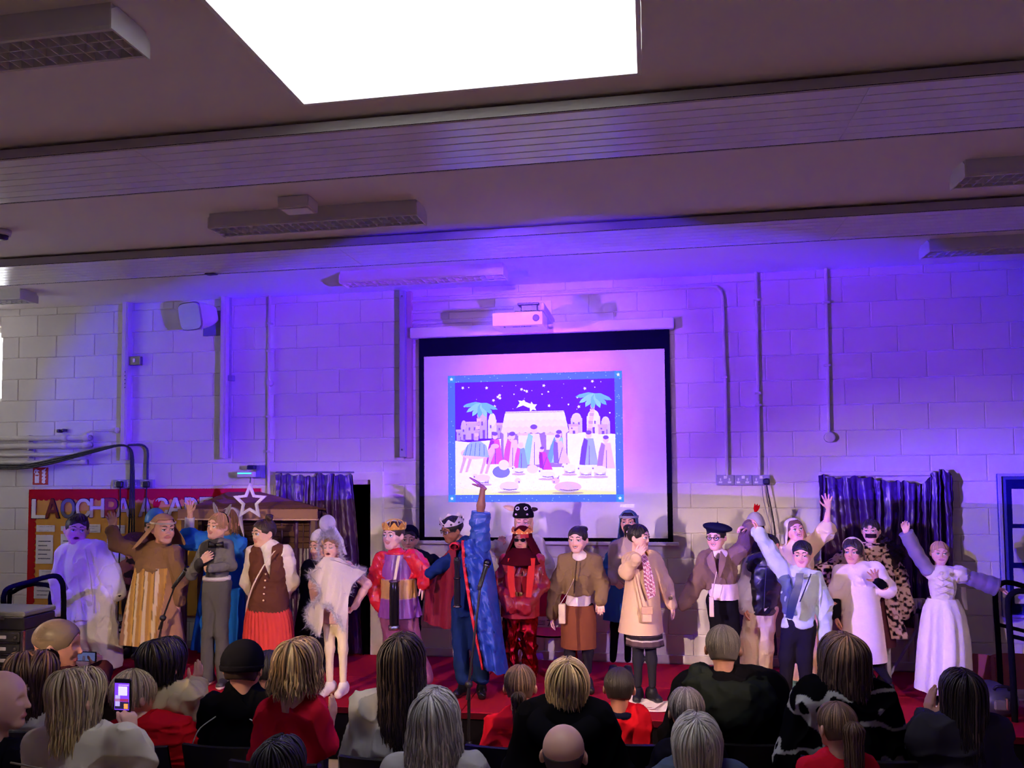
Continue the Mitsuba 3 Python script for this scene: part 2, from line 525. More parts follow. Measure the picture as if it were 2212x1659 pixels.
# side walls and the rear wall, with the window band of the left wall and the rear windows that light the hall
lw = sbox(YR, 0, YW, CEIL).difference(union_all([sbox(y0, 2.3, y0 + 1.3, 3.3) for y0 in (4.7,)]))
m = extr(lw, .25)
struct('wall_left', (m[0][:, [2, 0, 1]] + [XL - .25, 0, 0], m[1]), 'wallpaint', CREAM, label='left side wall with a row of windows')
for k, y0 in enumerate((4.7,)):
    m = extr(sbox(y0, 2.3, y0 + 1.3, 3.3).difference(sbox(y0 + .05, 2.35, y0 + 1.25, 3.25)), .06)
    w = struct(f'window_{k + 2}', (m[0][:, [2, 0, 1]] + [XL - .2, 0, 0], m[1]), 'plastic', WHITE, label=f'window of the left side wall')
struct('wall_right', pbox([XR, YR, 0], [XR + .2, YW, CEIL]), 'wallpaint', CREAM, label='right side wall')
struct('wall_rear', pbox([XL, YR - .2, 0], [XR, YR, CEIL]), 'wallpaint', CREAM, label='rear wall of the hall')

# boxed beams under the ceiling: fascia, planked soffit of glossy strips, shadow gap
PL = rgb(232, 228, 232)


def beam(n, y0, y1, zb, planks, seams, label):
    t = struct(f'trim_{n}', pbox([XL, y0 + .10, zb + .015], [XR, y1 - .03, CEIL - .001]), 'paint', rgb(176, 160, 150), label=label)
    obj('fascia', cbox([XL, y0, zb], [XR, y0 + .02, CEIL - .018], .002), 'paint', t, rgb(176, 172, 166), False)
    obj('rear_board', cbox([XL, y1 - .02, zb], [XR, y1, CEIL - .001], .002), 'paint', t, rgb(200, 196, 196), False)
    ys = np.linspace(y0 + .02, y1 - .02, planks + 1)
    xs = [XL] + seams + [XR]
    for a, b in zip(ys[:-1], ys[1:]):
        for c, d in zip(xs[:-1], xs[1:]):
            obj('plank', cbox([c + .0012, a + .0022, zb + .001], [d - .0012, b - .0022, zb + .014], .0025), 'cladding', t, PL * rr.uniform(.97, 1), False)


s1 = on(287, 324, 3.81)[0]
beam(1, 3.61, 4.235, 3.81, 7, [s1, s1 + 3.6], 'boxed ceiling beam nearest the camera, clad below in glossy white strips')
s2 = on(744, 547, 3.80)[0]
beam(2, 5.49, 6.08, 3.802, 7, [s2 - 2.4, s2, s2 + 3.6], 'boxed ceiling beam nearest the stage wall, with a dark shadow gap along its top')

# door opening with its frame, dark corridor behind
rec = [pbox([dj0 - .05, YW + .25, 0], [dj1 + .05, YW + 3.2, .02]), pbox([dj0 - .07, YW + 3.2, 0], [dj1 + .07, YW + 3.22, dt + .1]), pbox([dj0 - .07, YW + .25, 0], [dj0 - .05, YW + 3.2, dt + .1]),
       pbox([dj1 + .05, YW + .25, 0], [dj1 + .07, YW + 3.2, dt + .1]), pbox([dj0 - .07, YW + .25, dt + .08], [dj1 + .07, YW + 3.2, dt + .1])]
struct('door_1', cat_(rec), 'matt', rgb(120, 112, 108), label='doorway behind the purple drape beside the projection screen')
q0, q1 = W(607, 1020), W(830, 1020)
fo = sbox(q0[0] - .03, 0, q1[0], q1[2] + .005).difference(sbox(dj0 + .0, -1, dj1 - .01, dt - .01))
obj('door_frame', plate(fo, .05, YW - .001), 'paint', 'door_1', rgb(232, 230, 230), False)
obj('door_lining', plate(sbox(dj0, 0, dj1, dt).difference(sbox(dj0 + .012, -1, dj1 - .012, dt - .012)), .25, YW + .25), 'paint', 'door_1', rgb(222, 220, 222), False)

# skirting of the back wall above the stage
struct('baseboard_back', cat_([cbox([q1[0] + .01, YW - .022, STAGE], [2.6, YW, STAGE + .075], .004), cbox([-5.4, YW - .022, STAGE], [q0[0] - .04, YW, STAGE + .075], .004)]), 'paint', rgb(206, 200, 198), label='painted skirting board along the foot of the back wall')

# ---------------------------------------------------------------- stage
SX0, SX1, SY0 = -5.35, 2.62, 5.63
RED = rgb(150, 28, 46)
st = thing('stage', 'low stage of red carpeted platforms with a black front', 'stage')
nx = 4
for i in range(nx):
    a, b = SX0 + (SX1 - SX0) * i / nx, SX0 + (SX1 - SX0) * (i + 1) / nx
    for y0, y1 in ((SY0, SY0 + .82), (SY0 + .82, YW - .03)):
        obj('carpet_panel', cbox([a + .003, y0 + .003, STAGE - .03], [b - .003, y1 - .003, STAGE], .004), 'carpet', st, RED * rr.uniform(.94, 1.03), False)
    obj('front_panel', cbox([a + .004, SY0 + .03, .005], [b - .004, SY0 + .05, STAGE - .05], .003), 'cloth', st, rgb(16, 13, 17), False)
    for x in (a + .12, b - .12):
        obj('leg', cbox([x - .025, SY0 + .12, 0], [x + .025, SY0 + .17, STAGE - .03], .004), 'plastic', st, rgb(24, 24, 26), False)
        obj('leg', cbox([x - .025, YW - .2, 0], [x + .025, YW - .15, STAGE - .03], .004), 'plastic', st, rgb(24, 24, 26), False)
obj('edge_strip', cbox([SX0, SY0, STAGE - .05], [SX1, SY0 + .03, STAGE - .004], .004), 'cloth', st, rgb(60, 10, 20), False)


# ---------------------------------------------------------------- ceiling lights
def ceiling_light(x0, y0, label, z=CEIL, L=1.46, Wd=.22, H=.098, det=False):
    t = thing('ceiling_light', label, 'ceiling light', 'ceiling lights')
    x1, y1, zb = x0 + L, y0 + Wd, z - H
    prof = Polygon([(0, z), (0, zb + .012), (.006, zb), (.02, zb), (.02, zb + .055), (Wd - .02, zb + .055), (Wd - .02, zb), (Wd - .006, zb), (Wd, zb + .012), (Wd - .012, z)])
    m = extr(prof, L - .016)
    body = (np.c_[m[0][:, 2] + x0 + .008, m[0][:, 0] + y0, m[0][:, 1]], m[1][:, ::-1])
    obj('housing', body, 'paint', t, rgb(206, 204, 200), False)
    ep = Polygon([(-.006, z - .03), (-.006, zb - .004), (Wd + .006, zb - .004), (Wd + .006, z - .03), (Wd * .78, z - .002), (Wd * .12, z - .002)])
    for x in (x0, x1 - .008):
        m = extr(ep, .008)
        obj('end_plate', (np.c_[m[0][:, 2] + x, m[0][:, 0] + y0, m[0][:, 1]], m[1][:, ::-1]), 'paint', t, rgb(216, 214, 212), False)
    bars = []
    n = 26
    for k in range(1, n):
        x = x0 + L * k / n
        bars.append(pbox([x - .0016, y0 + .02, zb + .002], [x + .0016, y1 - .02, zb + .04]))
    for y in np.linspace(y0 + .02, y1 - .02, 4)[1:-1]:
        bars.append(pbox([x0 + .01, y - .0016, zb + .001], [x1 - .01, y + .0016, zb + .04]))
    k = obj('louvre', cat_(bars), 'plastic', t, rgb(214, 212, 214), False)
    for y in (y0 + .065, y0 + .155):
        obj('tube', tube([[x0 + .02, y, zb + .046], [x1 - .02, y, zb + .046]], .008, 10), 'gloss', t, rgb(120, 112, 120))
    obj('reflector', pbox([x0 + .01, y0 + .021, zb + .0545], [x1 - .01, y1 - .021, zb + .0555]), 'paint', t, rgb(196, 194, 198), False)
    return t


LY = [2.56, 4.83, 6.48]
ceiling_light(-1.925 - 1.46, 2.55, 'unlit louvred ceiling light cut off by the top left corner of the photo')
ceiling_light(-2.90, 4.83, 'unlit louvred ceiling light with a small white sensor box fixed beside it')
ceiling_light(-2.64, 6.48, 'unlit louvred ceiling light close to the wall above the projector')
ceiling_light(1.80, 4.80, 'unlit louvred ceiling light at the right edge of the photo, nearer of the two there')
ceiling_light(2.15, 6.46, 'unlit louvred ceiling light at the right edge of the photo, nearer the stage wall')
ceiling_light(-5.79 - 1.46, 6.46, 'unlit louvred ceiling light at the left edge of the photo, above the back wall window')
p = on(637, 424, CEIL)
t = thing('sensor_box', 'small white sensor box on the ceiling in front of a ceiling light', 'sensor')
obj('housing', cbox([p[0] - .11, p[1] - .02, CEIL - .075], [p[0] + .10, p[1] + .13, CEIL], .006), 'paint', t, rgb(214, 210, 208), False)
obj('lens_plate', cbox([p[0] - .09, p[1] + .0, CEIL - .082], [p[0] + .085, p[1] + .11, CEIL - .075], .003), 'paint', t, rgb(236, 234, 236), False)
p = on(6, 497, CEIL)
t = thing('smoke_detector', 'small smoke detector on the ceiling at the left edge of the photo', 'smoke detector')
obj('base', lathe([(.05, 0), (.055, .02), (.055, .04)], 20, (p[0], p[1], CEIL - .04)), 'plastic', t, rgb(190, 186, 184))
obj('head', lathe([(.02, 0), (.035, .008), (.038, .03)], 20, (p[0], p[1], CEIL - .07)), 'plastic', t, rgb(60, 50, 54))
p = on(455, 592, 3.80)
obj('cable_clip', cbox([p[0] - .04, p[1] - .03, 3.795], [p[0] + .05, p[1] + .03, 3.8025], .002), 'plastic', None, rgb(40, 34, 60), False, label='small dark cover plate under the ceiling beam above the wall speaker', cat='cover plate')

# ---------------------------------------------------------------- fixtures of the back wall
IV = rgb(214, 208, 202)


def vbox(px0, py0, px1, py1, d0, d1, b=.004):
    """A box on the wall with its outline at these pixels, from d0 to d1 out of the wall."""
    a, c = W((px0 + px1) / 2, py0), W((px0 + px1) / 2, py1)
    l, r = W(px0, (py0 + py1) / 2), W(px1, (py0 + py1) / 2)
    return cbox([l[0], YW - d1, c[2]], [r[0], YW - d0, a[2]], b)


def conduit(name, pts, r, label, cat='conduit', col=IV, saddles=(), group=None, off=.03):
    """A pipe along wall points (px, py), bent smoothly where three points lie close."""
    t = thing(name, label, cat, group)
    P = np.array([W(*p) - [0, off, 0] for p in pts])
    obj('pipe', tube(P, r, 10), 'paint', t, col)
    for s in saddles:
        q = W(*s)
        horizontal = len(s) > 2
        q = W(s[0], s[1])
        obj('saddle', cbox([q[0] - .028, YW - off - r - .004, q[2] - .011], [q[0] + .028, YW, q[2] + .011], .004), 'paint', t, col * .95, False)
    return t


# left: trunking with a switch
t = thing('cable_trunking', 'cream cable trunking at the left with a switch box beside it', 'trunking')
obj('channel', vbox(271, 640, 284, 994, 0, .07), 'paint', t, rgb(208, 200, 194), False)
obj('cover', vbox(272.5, 640, 281, 975, .07, .076, .002), 'paint', t, rgb(214, 204, 198), False)
q = W(283, 805)
for k in range(5):
    z = q[2] - k * .04
    obj('hole', lathe([(.006, 0), (.006, .002)], 8), 'matt', t, rgb(20, 16, 18))
    kk = [x for x in scene if x.startswith(t + '__hole')][-1]
    scene[kk]['to_world'] = T().translate([q[0] - .012, YW - .076, z]).rotate([1, 0, 0], 90)
t = thing('switch_box', 'grey switch box right of the left trunking', 'switch')
obj('box', vbox(284, 771, 309, 790, 0, .05), 'metal', t, rgb(150, 145, 150), False)
obj('rocker', vbox(294, 776, 299, 784, .05, .057, .002), 'plastic', t, rgb(235, 232, 230), False)

t = thing('cable_trunking', 'white square trunking right of the wall speaker', 'trunking')
obj('channel', vbox(486, 640, 499, 992, 0, .10), 'paint', t, rgb(206, 198, 196), False)
obj('cover', vbox(488, 640, 495, 990, .10, .106, .002), 'paint', t, rgb(214, 206, 206), False)
obj('pipe', tube([W(502, 640) - [0, .03, 0], W(500, 990) - [0, .03, 0]], .012, 10), 'paint', t, rgb(170, 160, 160))
obj('coupler', vbox(496, 812, 508, 824, .0, .06), 'paint', t, rgb(150, 140, 150), False)
conduit('conduit', [(585.5, 636), (583.5, 830), (583, 1128)], .014, 'thin white conduit running down beside the stable with a round box', saddles=[(585, 700), (584, 760), (583.5, 900), (583, 975)])
q = W(584, 828)
m = lathe([(.033, 0), (.033, .035), (.028, .042)], 20)
obj('junction_box', xf(m, rx(math.pi / 2), (q[0], YW - .0, q[2])), 'paint', 'conduit', IV)

# wall speaker
t = thing('wall_speaker', 'white rounded loudspeaker high on the wall at the left', 'speaker')
c = W(458, 692) - [0, .24, 0]
Rm = rz(math.radians(-18)) @ rx(math.radians(12))
cab = []
for u in np.linspace(0, 1, 9):
    w, h, d = .155 - .05 * u ** 2, .135 - .055 * u ** 2, -.10 + .24 * u
    a = np.arange(28) * 2 * np.pi / 28
    s = 1 / np.maximum((np.abs(np.cos(a)) ** 5 + np.abs(np.sin(a)) ** 5) ** .2, 1e-6)
    cab.append(np.c_[w * np.cos(a) * s, np.full(28, d), h * np.sin(a) * s])
g = grid_mesh(np.concatenate([np.array(cab), np.array(cab)[:, :1]], 1))
back = hull(np.vstack([cab[-1], cab[-1] + [0, .004, 0]]))
obj('cabinet', xf(cat_([(g[0], g[1]), back]), Rm, c), 'plastic', t, rgb(208, 204, 204))
gr = hull(np.vstack([cab[0] * [.93, 1, .93] + [0, -.012, 0], cab[0] * [.97, 1, .97] + [0, .004, 0]]))
obj('grille', xf(gr, Rm, c), 'plastic', t, rgb(176, 172, 178), False)
obj('bracket', cat_([cbox([c[0] - .02, c[1] + .1, c[2] - .03], [c[0] + .02, YW, c[2] + .03], .004), vbox(440, 672, 482, 726, 0, .012)]), 'paint', t, rgb(120, 112, 124), False)

# heating pipes low on the left of the wall
for i, (py, pye, x1, r, lab) in enumerate([(948, 946, 205, .026, 'upper white heating pipe along the wall at the left edge'), (966, 962, 205, .03, 'thick white heating pipe second from the top at the left edge'),
                                           (984, 981, 202, .02, 'thin white heating pipe third from the top at the left edge'), (1000, 998, 196, .022, 'lowest white heating pipe at the left edge, under the swagged cables')]):
    t = thing('heating_pipe', lab, 'pipe')
    P = [W(-60, py + .3) - [0, .05, 0], W(x1, pye) - [0, .05, 0]]
    obj('pipe', tube(P, r, 12), 'paint', t, rgb(206, 200, 194))
    for px in ([150, 195] if i < 2 else [190]):
        q = W(px, py + (pye - py) * px / x1) - [0, .05, 0]
        obj('fitting', tube([q - [.03, 0, 0], q + [.03, 0, 0]], r + .008, 12), 'paint', t, rgb(216, 208, 204))
    q = W(70, py)
    obj('bracket', cbox([q[0] - .012, YW - .06, q[2] - r - .01], [q[0] + .012, YW, q[2] + r + .01], .003), 'paint', t, rgb(190, 182, 178), False)
t = thing('heating_pipe', 'thin bent pipe with a valve between the heating pipes and the left trunking', 'pipe')
obj('pipe', tube([W(192, 948) - [0, .05, 0], W(197, 936) - [0, .05, 0], W(205, 932) - [0, .05, 0], W(266, 930) - [0, .05, 0]], .009, 8), 'paint', t, rgb(206, 198, 194))
q = W(259, 930)
obj('valve', xf(lathe([(.03, 0), (.03, .05), (.02, .06)], 14), rx(math.pi / 2), (q[0], YW, q[2])), 'paint', t, rgb(218, 210, 206))
q = W(141, 935)
t = thing('pipe_valve', 'pair of dark valve handles above the heating pipes', 'valve')
obj('handle', cat_([cbox([q[0] - .05, YW - .07, q[2] - .0], [q[0] - .02, YW, q[2] + .035], .008), cbox([q[0] - .0, YW - .06, q[2] + .01], [q[0] + .03, YW, q[2] + .04], .008)]), 'plastic', t, rgb(60, 52, 62), False)

# bundle of black cables swagged in from the left, and down to the sockets
for i in range(3):
    d = i * 4.0
    P = [W(-40, 1010 - d) - [0, .1, 0], W(60, 1012 - d) - [0, .1, 0], W(120, 1003 - d) - [0, .1, 0], W(200, 982 - d * .7) - [0, .1, 0], W(262, 965 - d * .3) - [0, .09, 0], W(284, 964) - [0, .08, 0],
         W(291 + i * 2, 976) - [0, .07, 0], W(292 + i * 3, 1010) - [0, .07, 0], W(291 + i * 4, 1060) - [0, .07, 0], W(287 + i * 6, 1170 + 20 * i) - [0, .07, 0], W(282 + i * 9, 1300 + 40 * i) - [0, .08, 0]]
    obj('cable', tube(spline(P, 44), .0085, 7), 'plastic', None, rgb(18, 16, 24), label=['black cable swagged along the left wall, lowest of the bundle', 'black cable swagged along the left wall, middle of the bundle', 'black cable swagged along the left wall, topmost of the bundle'][i], cat='cable', group='swagged cables')
P = [W(284, 962), W(310, 961), W(322, 967), W(326, 980), W(325, 1010), W(325, 1036)]
obj('cable', tube(spline([q - [0, .05, 0] for q in P], 30), .011, 8), 'plastic', None, rgb(40, 34, 50), label='thick cable looping from the bundle down into the left socket row', cat='cable')


def sockets(px0, py0, px1, py1, n, label, plugs=()):
    t = thing('socket_row', label, 'sockets')
    wpx = (px1 - px0) / n
    for i in range(n):
        a = px0 + i * wpx
        sk = obj('double_socket', vbox(a + .4, py0, a + wpx - .4, py1, 0, .045, .004), 'plastic', t, rgb(150, 146, 158), False)
        h = py1 - py0
        for fx in (.22, .72):
            obj('outlet', cat_([vbox(a + wpx * (fx - .10), py0 + h * .62, a + wpx * (fx + .10), py0 + h * .80, .045, .048, .001), vbox(a + wpx * (fx - .04), py0 + h * .3, a + wpx * (fx + .04), py0 + h * .55, .045, .048, .001)]), 'plastic', sk, rgb(225, 224, 232), False)
        obj('switch', vbox(a + wpx * .40, py0 + h * .08, a + wpx * .58, py0 + h * .36, .045, .05, .001), 'plastic', sk, rgb(235, 234, 240), False)
    return t


sockets(250, 1036, 336, 1054, 3, 'row of grey double sockets above the LAOCHRA board, two black plugs in it')
sockets(1547, 1026, 1662, 1048, 3, 'row of grey double sockets under the conduits right of the screen')


def plug(px, py, path, label, r=.006):
    t = thing('plug', label, 'plug')
    obj('body', vbox(px - 7, py - 8, px + 7, py + 6, .048, .085, .012), 'plastic', t, rgb(14, 13, 16), False)
    P = [W(*p) - [0, .06, 0] for p in path]
    obj('cord', tube(spline(P, 26), r, 6), 'plastic', t, rgb(16, 15, 20))


plug(268, 1047, [(268, 1053), (268, 1100), (266, 1200), (264, 1300), (262, 1400)], 'black plug in the left socket row, left of the hanging cables')
plug(325, 1047, [(325, 1053), (323, 1090), (322, 1130), (320, 1180)], 'black plug in the left socket row, right of the hanging cables')
plug(1653, 1041, [(1654, 1048), (1659, 1075), (1668, 1120), (1672, 1160), (1676, 1240)], 'black plug hanging its cord from the right socket row')
obj('cable', tube(spline([W(*p) - [0, .05, 0] for p in [(1644, 1046), (1647, 1075), (1655, 1110), (1665, 1150), (1668, 1220)]], 20), .005, 6), 'plastic', None, rgb(150, 140, 170), label='thin pale cord hanging beside the black plug cord right of the screen', cat='cable')

# fire extinguisher sign
q0, q1 = W(72, 1010), W(104, 1047)
t = thing('fire_extinguisher_sign', 'red fire extinguisher sign on the wall above the LAOCHRA board', 'sign')
w, h = q1[0] - q0[0], q0[2] - q1[2]
obj('panel', plate(sbox(q0[0], q1[2], q1[0], q0[2]), .004, YW - .001), 'plastic', t, rgb(178, 24, 28), False)
ext = union_all([sbox(.14, .1, .42, .58), Point(.28, .58).buffer(.14), sbox(.24, .66, .32, .8), LineString([(.3, .78), (.14, .84), (.12, .7)]).buffer(.035), LineString([(.2, .88), (.4, .8)]).buffer(.03)]).difference(sbox(.17, .5, .39, .58))
fl = union_all([affinity.translate(Polygon([(0, 0), (.14, -.06), (.26, 0), (.2, .1), (.3, .26), (.1, .14), (.02, .14)]), .6, .12 + k * .2) for k in range(4)])
obj('symbol', plate(affinity.scale(union_all([ext, fl]), w, h, origin=(0, 0)), .002, YW - .005), 'plastic', t, rgb(236, 226, 222), False)
kk = [k for k in scene if k.startswith(t + '__symbol')][0]
scene[kk]['to_world'] = T().translate([q0[0], 0, q1[2]])

# notice board LAOCHRA ACADEMY
q0, q1 = W(66, 1056), W(66, 1322)
bx0, bx1, bz1, bz0 = W(67, 1100)[0], W(566, 1100)[0], W(300, 1056)[2], W(100, 1322)[2]
t = thing('notice_board', 'mustard notice board with red scalloped border lettered LAOCHRA ACADEMY', 'notice board')
obj('backing', cbox([bx0, YW - .03, bz0], [bx1, YW - .001, bz1], .004), 'matt', t, rgb(214, 158, 66), False)
sc = [Point(bx0 + .085 + k * .06, bz1 - .085).buffer(.031) for k in range(int((bx1 - bx0 - .1) / .06))]
obj('border', plate(union_all([sbox(bx0, bz1 - .09, bx1, bz1)] + sc), .004, YW - .03), 'matt', t, rgb(176, 28, 40), False)
sc = [Point(bx0 + .06, bz1 - .12 - k * .06).buffer(.031) for k in range(int((bz1 - bz0 - .1) / .06))]
obj('border', plate(union_all([sbox(bx0, bz0, bx0 + .065, bz1 - .09)] + sc), .004, YW - .03), 'matt', t, rgb(176, 36, 36), False)
LET = [('L', 75, 30, rgb(236, 232, 226)), ('A', 104, 30, rgb(120, 60, 44)), ('O', 138, 30, rgb(110, 108, 120)), ('C', 170, 31, rgb(214, 208, 214)), ('H', 200, 31, rgb(206, 190, 220)), ('R', 232, 28, rgb(150, 60, 66)),
       ('A', 256, 32, rgb(190, 170, 214)), ('A', 305, 30, rgb(180, 160, 220)), ('C', 338, 30, rgb(216, 206, 230)), ('A', 366, 36, rgb(216, 206, 230)), ('D', 404, 28, rgb(216, 206, 230)), ('E', 436, 28, rgb(216, 206, 230)), ('M', 470, 36, rgb(216, 206, 230)), ('Y', 512, 30, rgb(216, 206, 230))]
for ch, px, wd, col in LET:
    m = text_poly(ch, 1.0, True)
    lo, hi = m[0].min(0), m[0].max(0)
    a, b, zt, zb = W(px, 1090)[0], W(px + wd, 1090)[0], W(px, 1078 - (px - 75) * .012)[2], W(px, 1119 - (px - 75) * .014)[2]
    vv = (m[0] - lo) / (hi - lo)
    P = np.c_[a + vv[:, 0] * (b - a), YW - .036 - vv[:, 2] * .006, zb + vv[:, 1] * (zt - zb)]
    s_ = .9
    obj('letter_edge', (np.c_[(P[:, 0] - (a + b) / 2) * 1.1 + (a + b) / 2, P[:, 1] + .004, (P[:, 2] - (zt + zb) / 2) * 1.06 + (zt + zb) / 2], m[1]), 'matt', t, rgb(40, 34, 60), False)
    obj('letter', (P, m[1]), 'matt', t, col, False)


def paper(px0, py0, px1, py1, label, group='papers on the LAOCHRA board', lines=4, col=rgb(228, 224, 226), d=.034, lc=rgb(120, 116, 130)):
    k = thing('paper', label, 'paper', group)
    a = W((px0 + px1) / 2, py0); c = W((px0 + px1) / 2, py1); l = W(px0, (py0 + py1) / 2); r = W(px1, (py0 + py1) / 2)
    obj('sheet', cbox([l[0], YW - d - .002, c[2]], [r[0], YW - d, a[2]], .0005), 'matt', k, col, False)
    w, h = r[0] - l[0], a[2] - c[2]
    if lines:
        obj('print', cat_([pbox([l[0] + w * .14, YW - d - .0027, a[2] - h * (.22 + .6 * i / max(lines - 1, 1)) - h * .02], [r[0] - w * (.14 + .2 * (i % 2)), YW - d - .002, a[2] - h * (.22 + .6 * i / max(lines - 1, 1)) + h * .02]) for i in range(lines)]), 'matt', k, lc, False)
    return k


for a in [((84, 1134, 124, 1148), 'small heading strip above a tall sheet at the left of the LAOCHRA board', 2), ((83, 1155, 120, 1217), 'tall white sheet at the left of the LAOCHRA board', 5), ((136, 1153, 176, 1222), 'tall sheet behind the boy in the white fluffy suit', 3),
          ((137, 1136, 160, 1146), 'small strip behind the head of the boy in the white suit', 1), ((184, 1132, 222, 1150), 'framed label right of the boy in the white suit', 3), ((90, 1230, 128, 1245), 'heading strip low on the LAOCHRA board', 2), ((79, 1248, 124, 1292), 'landscape sheet low on the LAOCHRA board behind the handrail', 4),
          ((236, 1158, 276, 1220), 'sheet with a dark bar under the waving hand of the shepherd', 0), ((256, 1134, 275, 1152), 'small label left of the brown turban', 2), ((262, 1233, 282, 1258), 'small sheet left of the brown shepherd robe', 0), ((380, 1164, 398, 1245), 'sheet between the shepherd and the stable post', 0)]:
    paper(*a[0], a[1], lines=a[2])

# wireless box with a green light, and the star hanging from it
t = thing('access_point', 'small wall box with a green light strip and a camera above the stable', 'wireless box')
obj('shelf', vbox(529, 1018, 563, 1031, .02, .16, .006), 'plastic', t, rgb(200, 198, 206), False)
obj('bracket', vbox(563, 1005, 574, 1032, 0, .10, .003), 'plastic', t, rgb(120, 112, 132), False)
k = obj('light_strip', vbox(531, 1021, 560, 1023.5, .16, .163, .0008), 'plastic', t, rgb(40, 255, 150), False)
scene[k]['emitter'] = {'type': 'area', 'radiance': {'type': 'rgb', 'value': [.08, 1.1, .5]}}
obj('camera', vbox(549, 1005, 565, 1014, .05, .15, .008), 'plastic', t, rgb(24, 22, 34), False)
t = thing('star_ornament', 'white outline star hanging in front of the stable roof', 'star')
c = at(541, 1084, 6.70)
R1, pts = .172, []
star = lambda R, r: Polygon([((R if k % 2 == 0 else r) * math.sin(k * math.pi / 5), (R if k % 2 == 0 else r) * math.cos(k * math.pi / 5)) for k in range(10)])
obj('frame', xf(plate(star(R1, R1 * .46).difference(star(R1 * .66, R1 * .305)), .02, 0), None, (c[0], c[1], c[2])), 'paint', t, rgb(240, 236, 244), False)
obj('cord', tube([[c[0], c[1] - .01, c[2] + R1 * .9], at(541, 1031, 7.1)], .004, 6), 'plastic', t, rgb(30, 26, 40))

# trunking left of the screen: half its cover is off
t = thing('cable_trunking', 'wide trunking left of the screen with a bare beige side', 'trunking')
obj('channel', vbox(870, 632, 882, 988, 0, .11), 'paint', t, rgb(168, 160, 176), False)
obj('open_side', vbox(882, 632, 893, 990, 0, .06), 'paint', t, rgb(190, 160, 130), False)
for py in (645, 972):
    q = W(876, py)
    obj('screw', xf(lathe([(.008, 0), (.008, .004), (.004, .006)], 8), rx(math.pi / 2), (q[0], YW - .11, q[2])), 'metal', t, rgb(90, 80, 90))
# conduits of the screen
conduit('conduit', [(886, 654), (1090, 642), (1300, 632), (1530, 621), (1546, 622), (1556, 630), (1560, 645), (1566, 820), (1570, 1030)], .0155, 'conduit running over the projector and bending down to the right socket row', saddles=[(1092, 642), (1316, 631.5), (1563.5, 816)])
conduit('conduit', [(889, 676), (1000, 671), (1110, 666)], .0155, 'short conduit ending behind the projector bracket', saddles=[(1094, 667)])
conduit('conduit', [(889, 701), (1000, 695.5), (1075, 692)], .0155, 'short conduit ending behind the projector body', saddles=[(1004, 695.5)])
conduit('conduit', [(1632, 588), (1640, 1030)], .014, 'straight white conduit ending at the right socket row', saddles=[(1633.5, 650), (1636, 850), (1637.5, 876)])
t = conduit('conduit', [(1782, 580), (1789, 935)], .014, 'white conduit ending in a round box above the right curtain', saddles=[(1783, 655), (1786, 790)])
q = W(1791, 945)
obj('junction_box', xf(lathe([(.045, 0), (.045, .04), (.038, .05)], 24), rx(math.pi / 2), (q[0], YW, q[2])), 'paint', t, IV)

# projector on its arm
t = thing('projector', 'white short-throw projector on a wall arm above the screen', 'projector')
PY0, PY1 = 6.32, 6.72
a, b = at(1063, 682, PY0), at(1172, 677, PY0)
pw = b[0] - a[0]
zt, zb = a[2] + .02, a[2] - .085
foot = Polygon([(0, 0), (pw, 0), (pw, .30), (pw - .04, .36), (.04, .36), (0, .30)])
m = extr(foot.buffer(-.012).buffer(.012), zt - zb)
obj('body', (m[0] + [a[0], PY0, zb], m[1]), 'plastic', t, rgb(226, 222, 226), False)
obj('front_strip', cbox([a[0] + .05, PY0 + .02, zb - .002], [a[0] + pw - .05, PY0 + .11, zb + .001], .001), 'plastic', t, rgb(206, 196, 206), False)
obj('sensor', cbox([a[0] + .085, PY0 + .035, zb - .004], [a[0] + .10, PY0 + .085, zb - .001], .001), 'gloss', t, rgb(12, 12, 16), False)
m = text_poly('HITACHI', .026, True)
tx = np.c_[m[0][:, 0] + a[0] + .16, PY0 + .075 - m[0][:, 1], zb - .0035 + m[0][:, 2] * .5]
obj('lettering', (tx, m[1][:, ::-1]), 'matt', t, rgb(60, 50, 70), False)
m = lathe([(.028, 0), (.028, .006), (.02, .012)], 18)
obj('dome', xf(m, rx(math.pi / 2), (a[0] + pw * .87, PY0, (zt + zb) / 2)), 'gloss', t, rgb(120, 108, 130))
mx = a[0] + pw * .66
obj('mount', cat_([cbox([mx - .11, PY0 + .12, zt], [mx + .10, PY0 + .3, zt + .035], .004), cbox([mx - .06, PY0 + .15, zt + .035], [mx + .08, PY0 + .28, zt + .09], .006), cbox([mx - .09, PY0 + .16, zt + .09], [mx + .09, PY0 + .26, zt + .11], .004)]), 'metal', t, rgb(150, 140, 150), False)
obj('arm', cbox([mx + .06, PY0 + .2, zt + .045], [mx + .13, YW - .02, zt + .115], .006), 'paint', t, rgb(214, 208, 216), False)
obj('wall_plate', vbox(1146, 650, 1192, 700, 0, .02), 'paint', t, rgb(224, 218, 226), False)

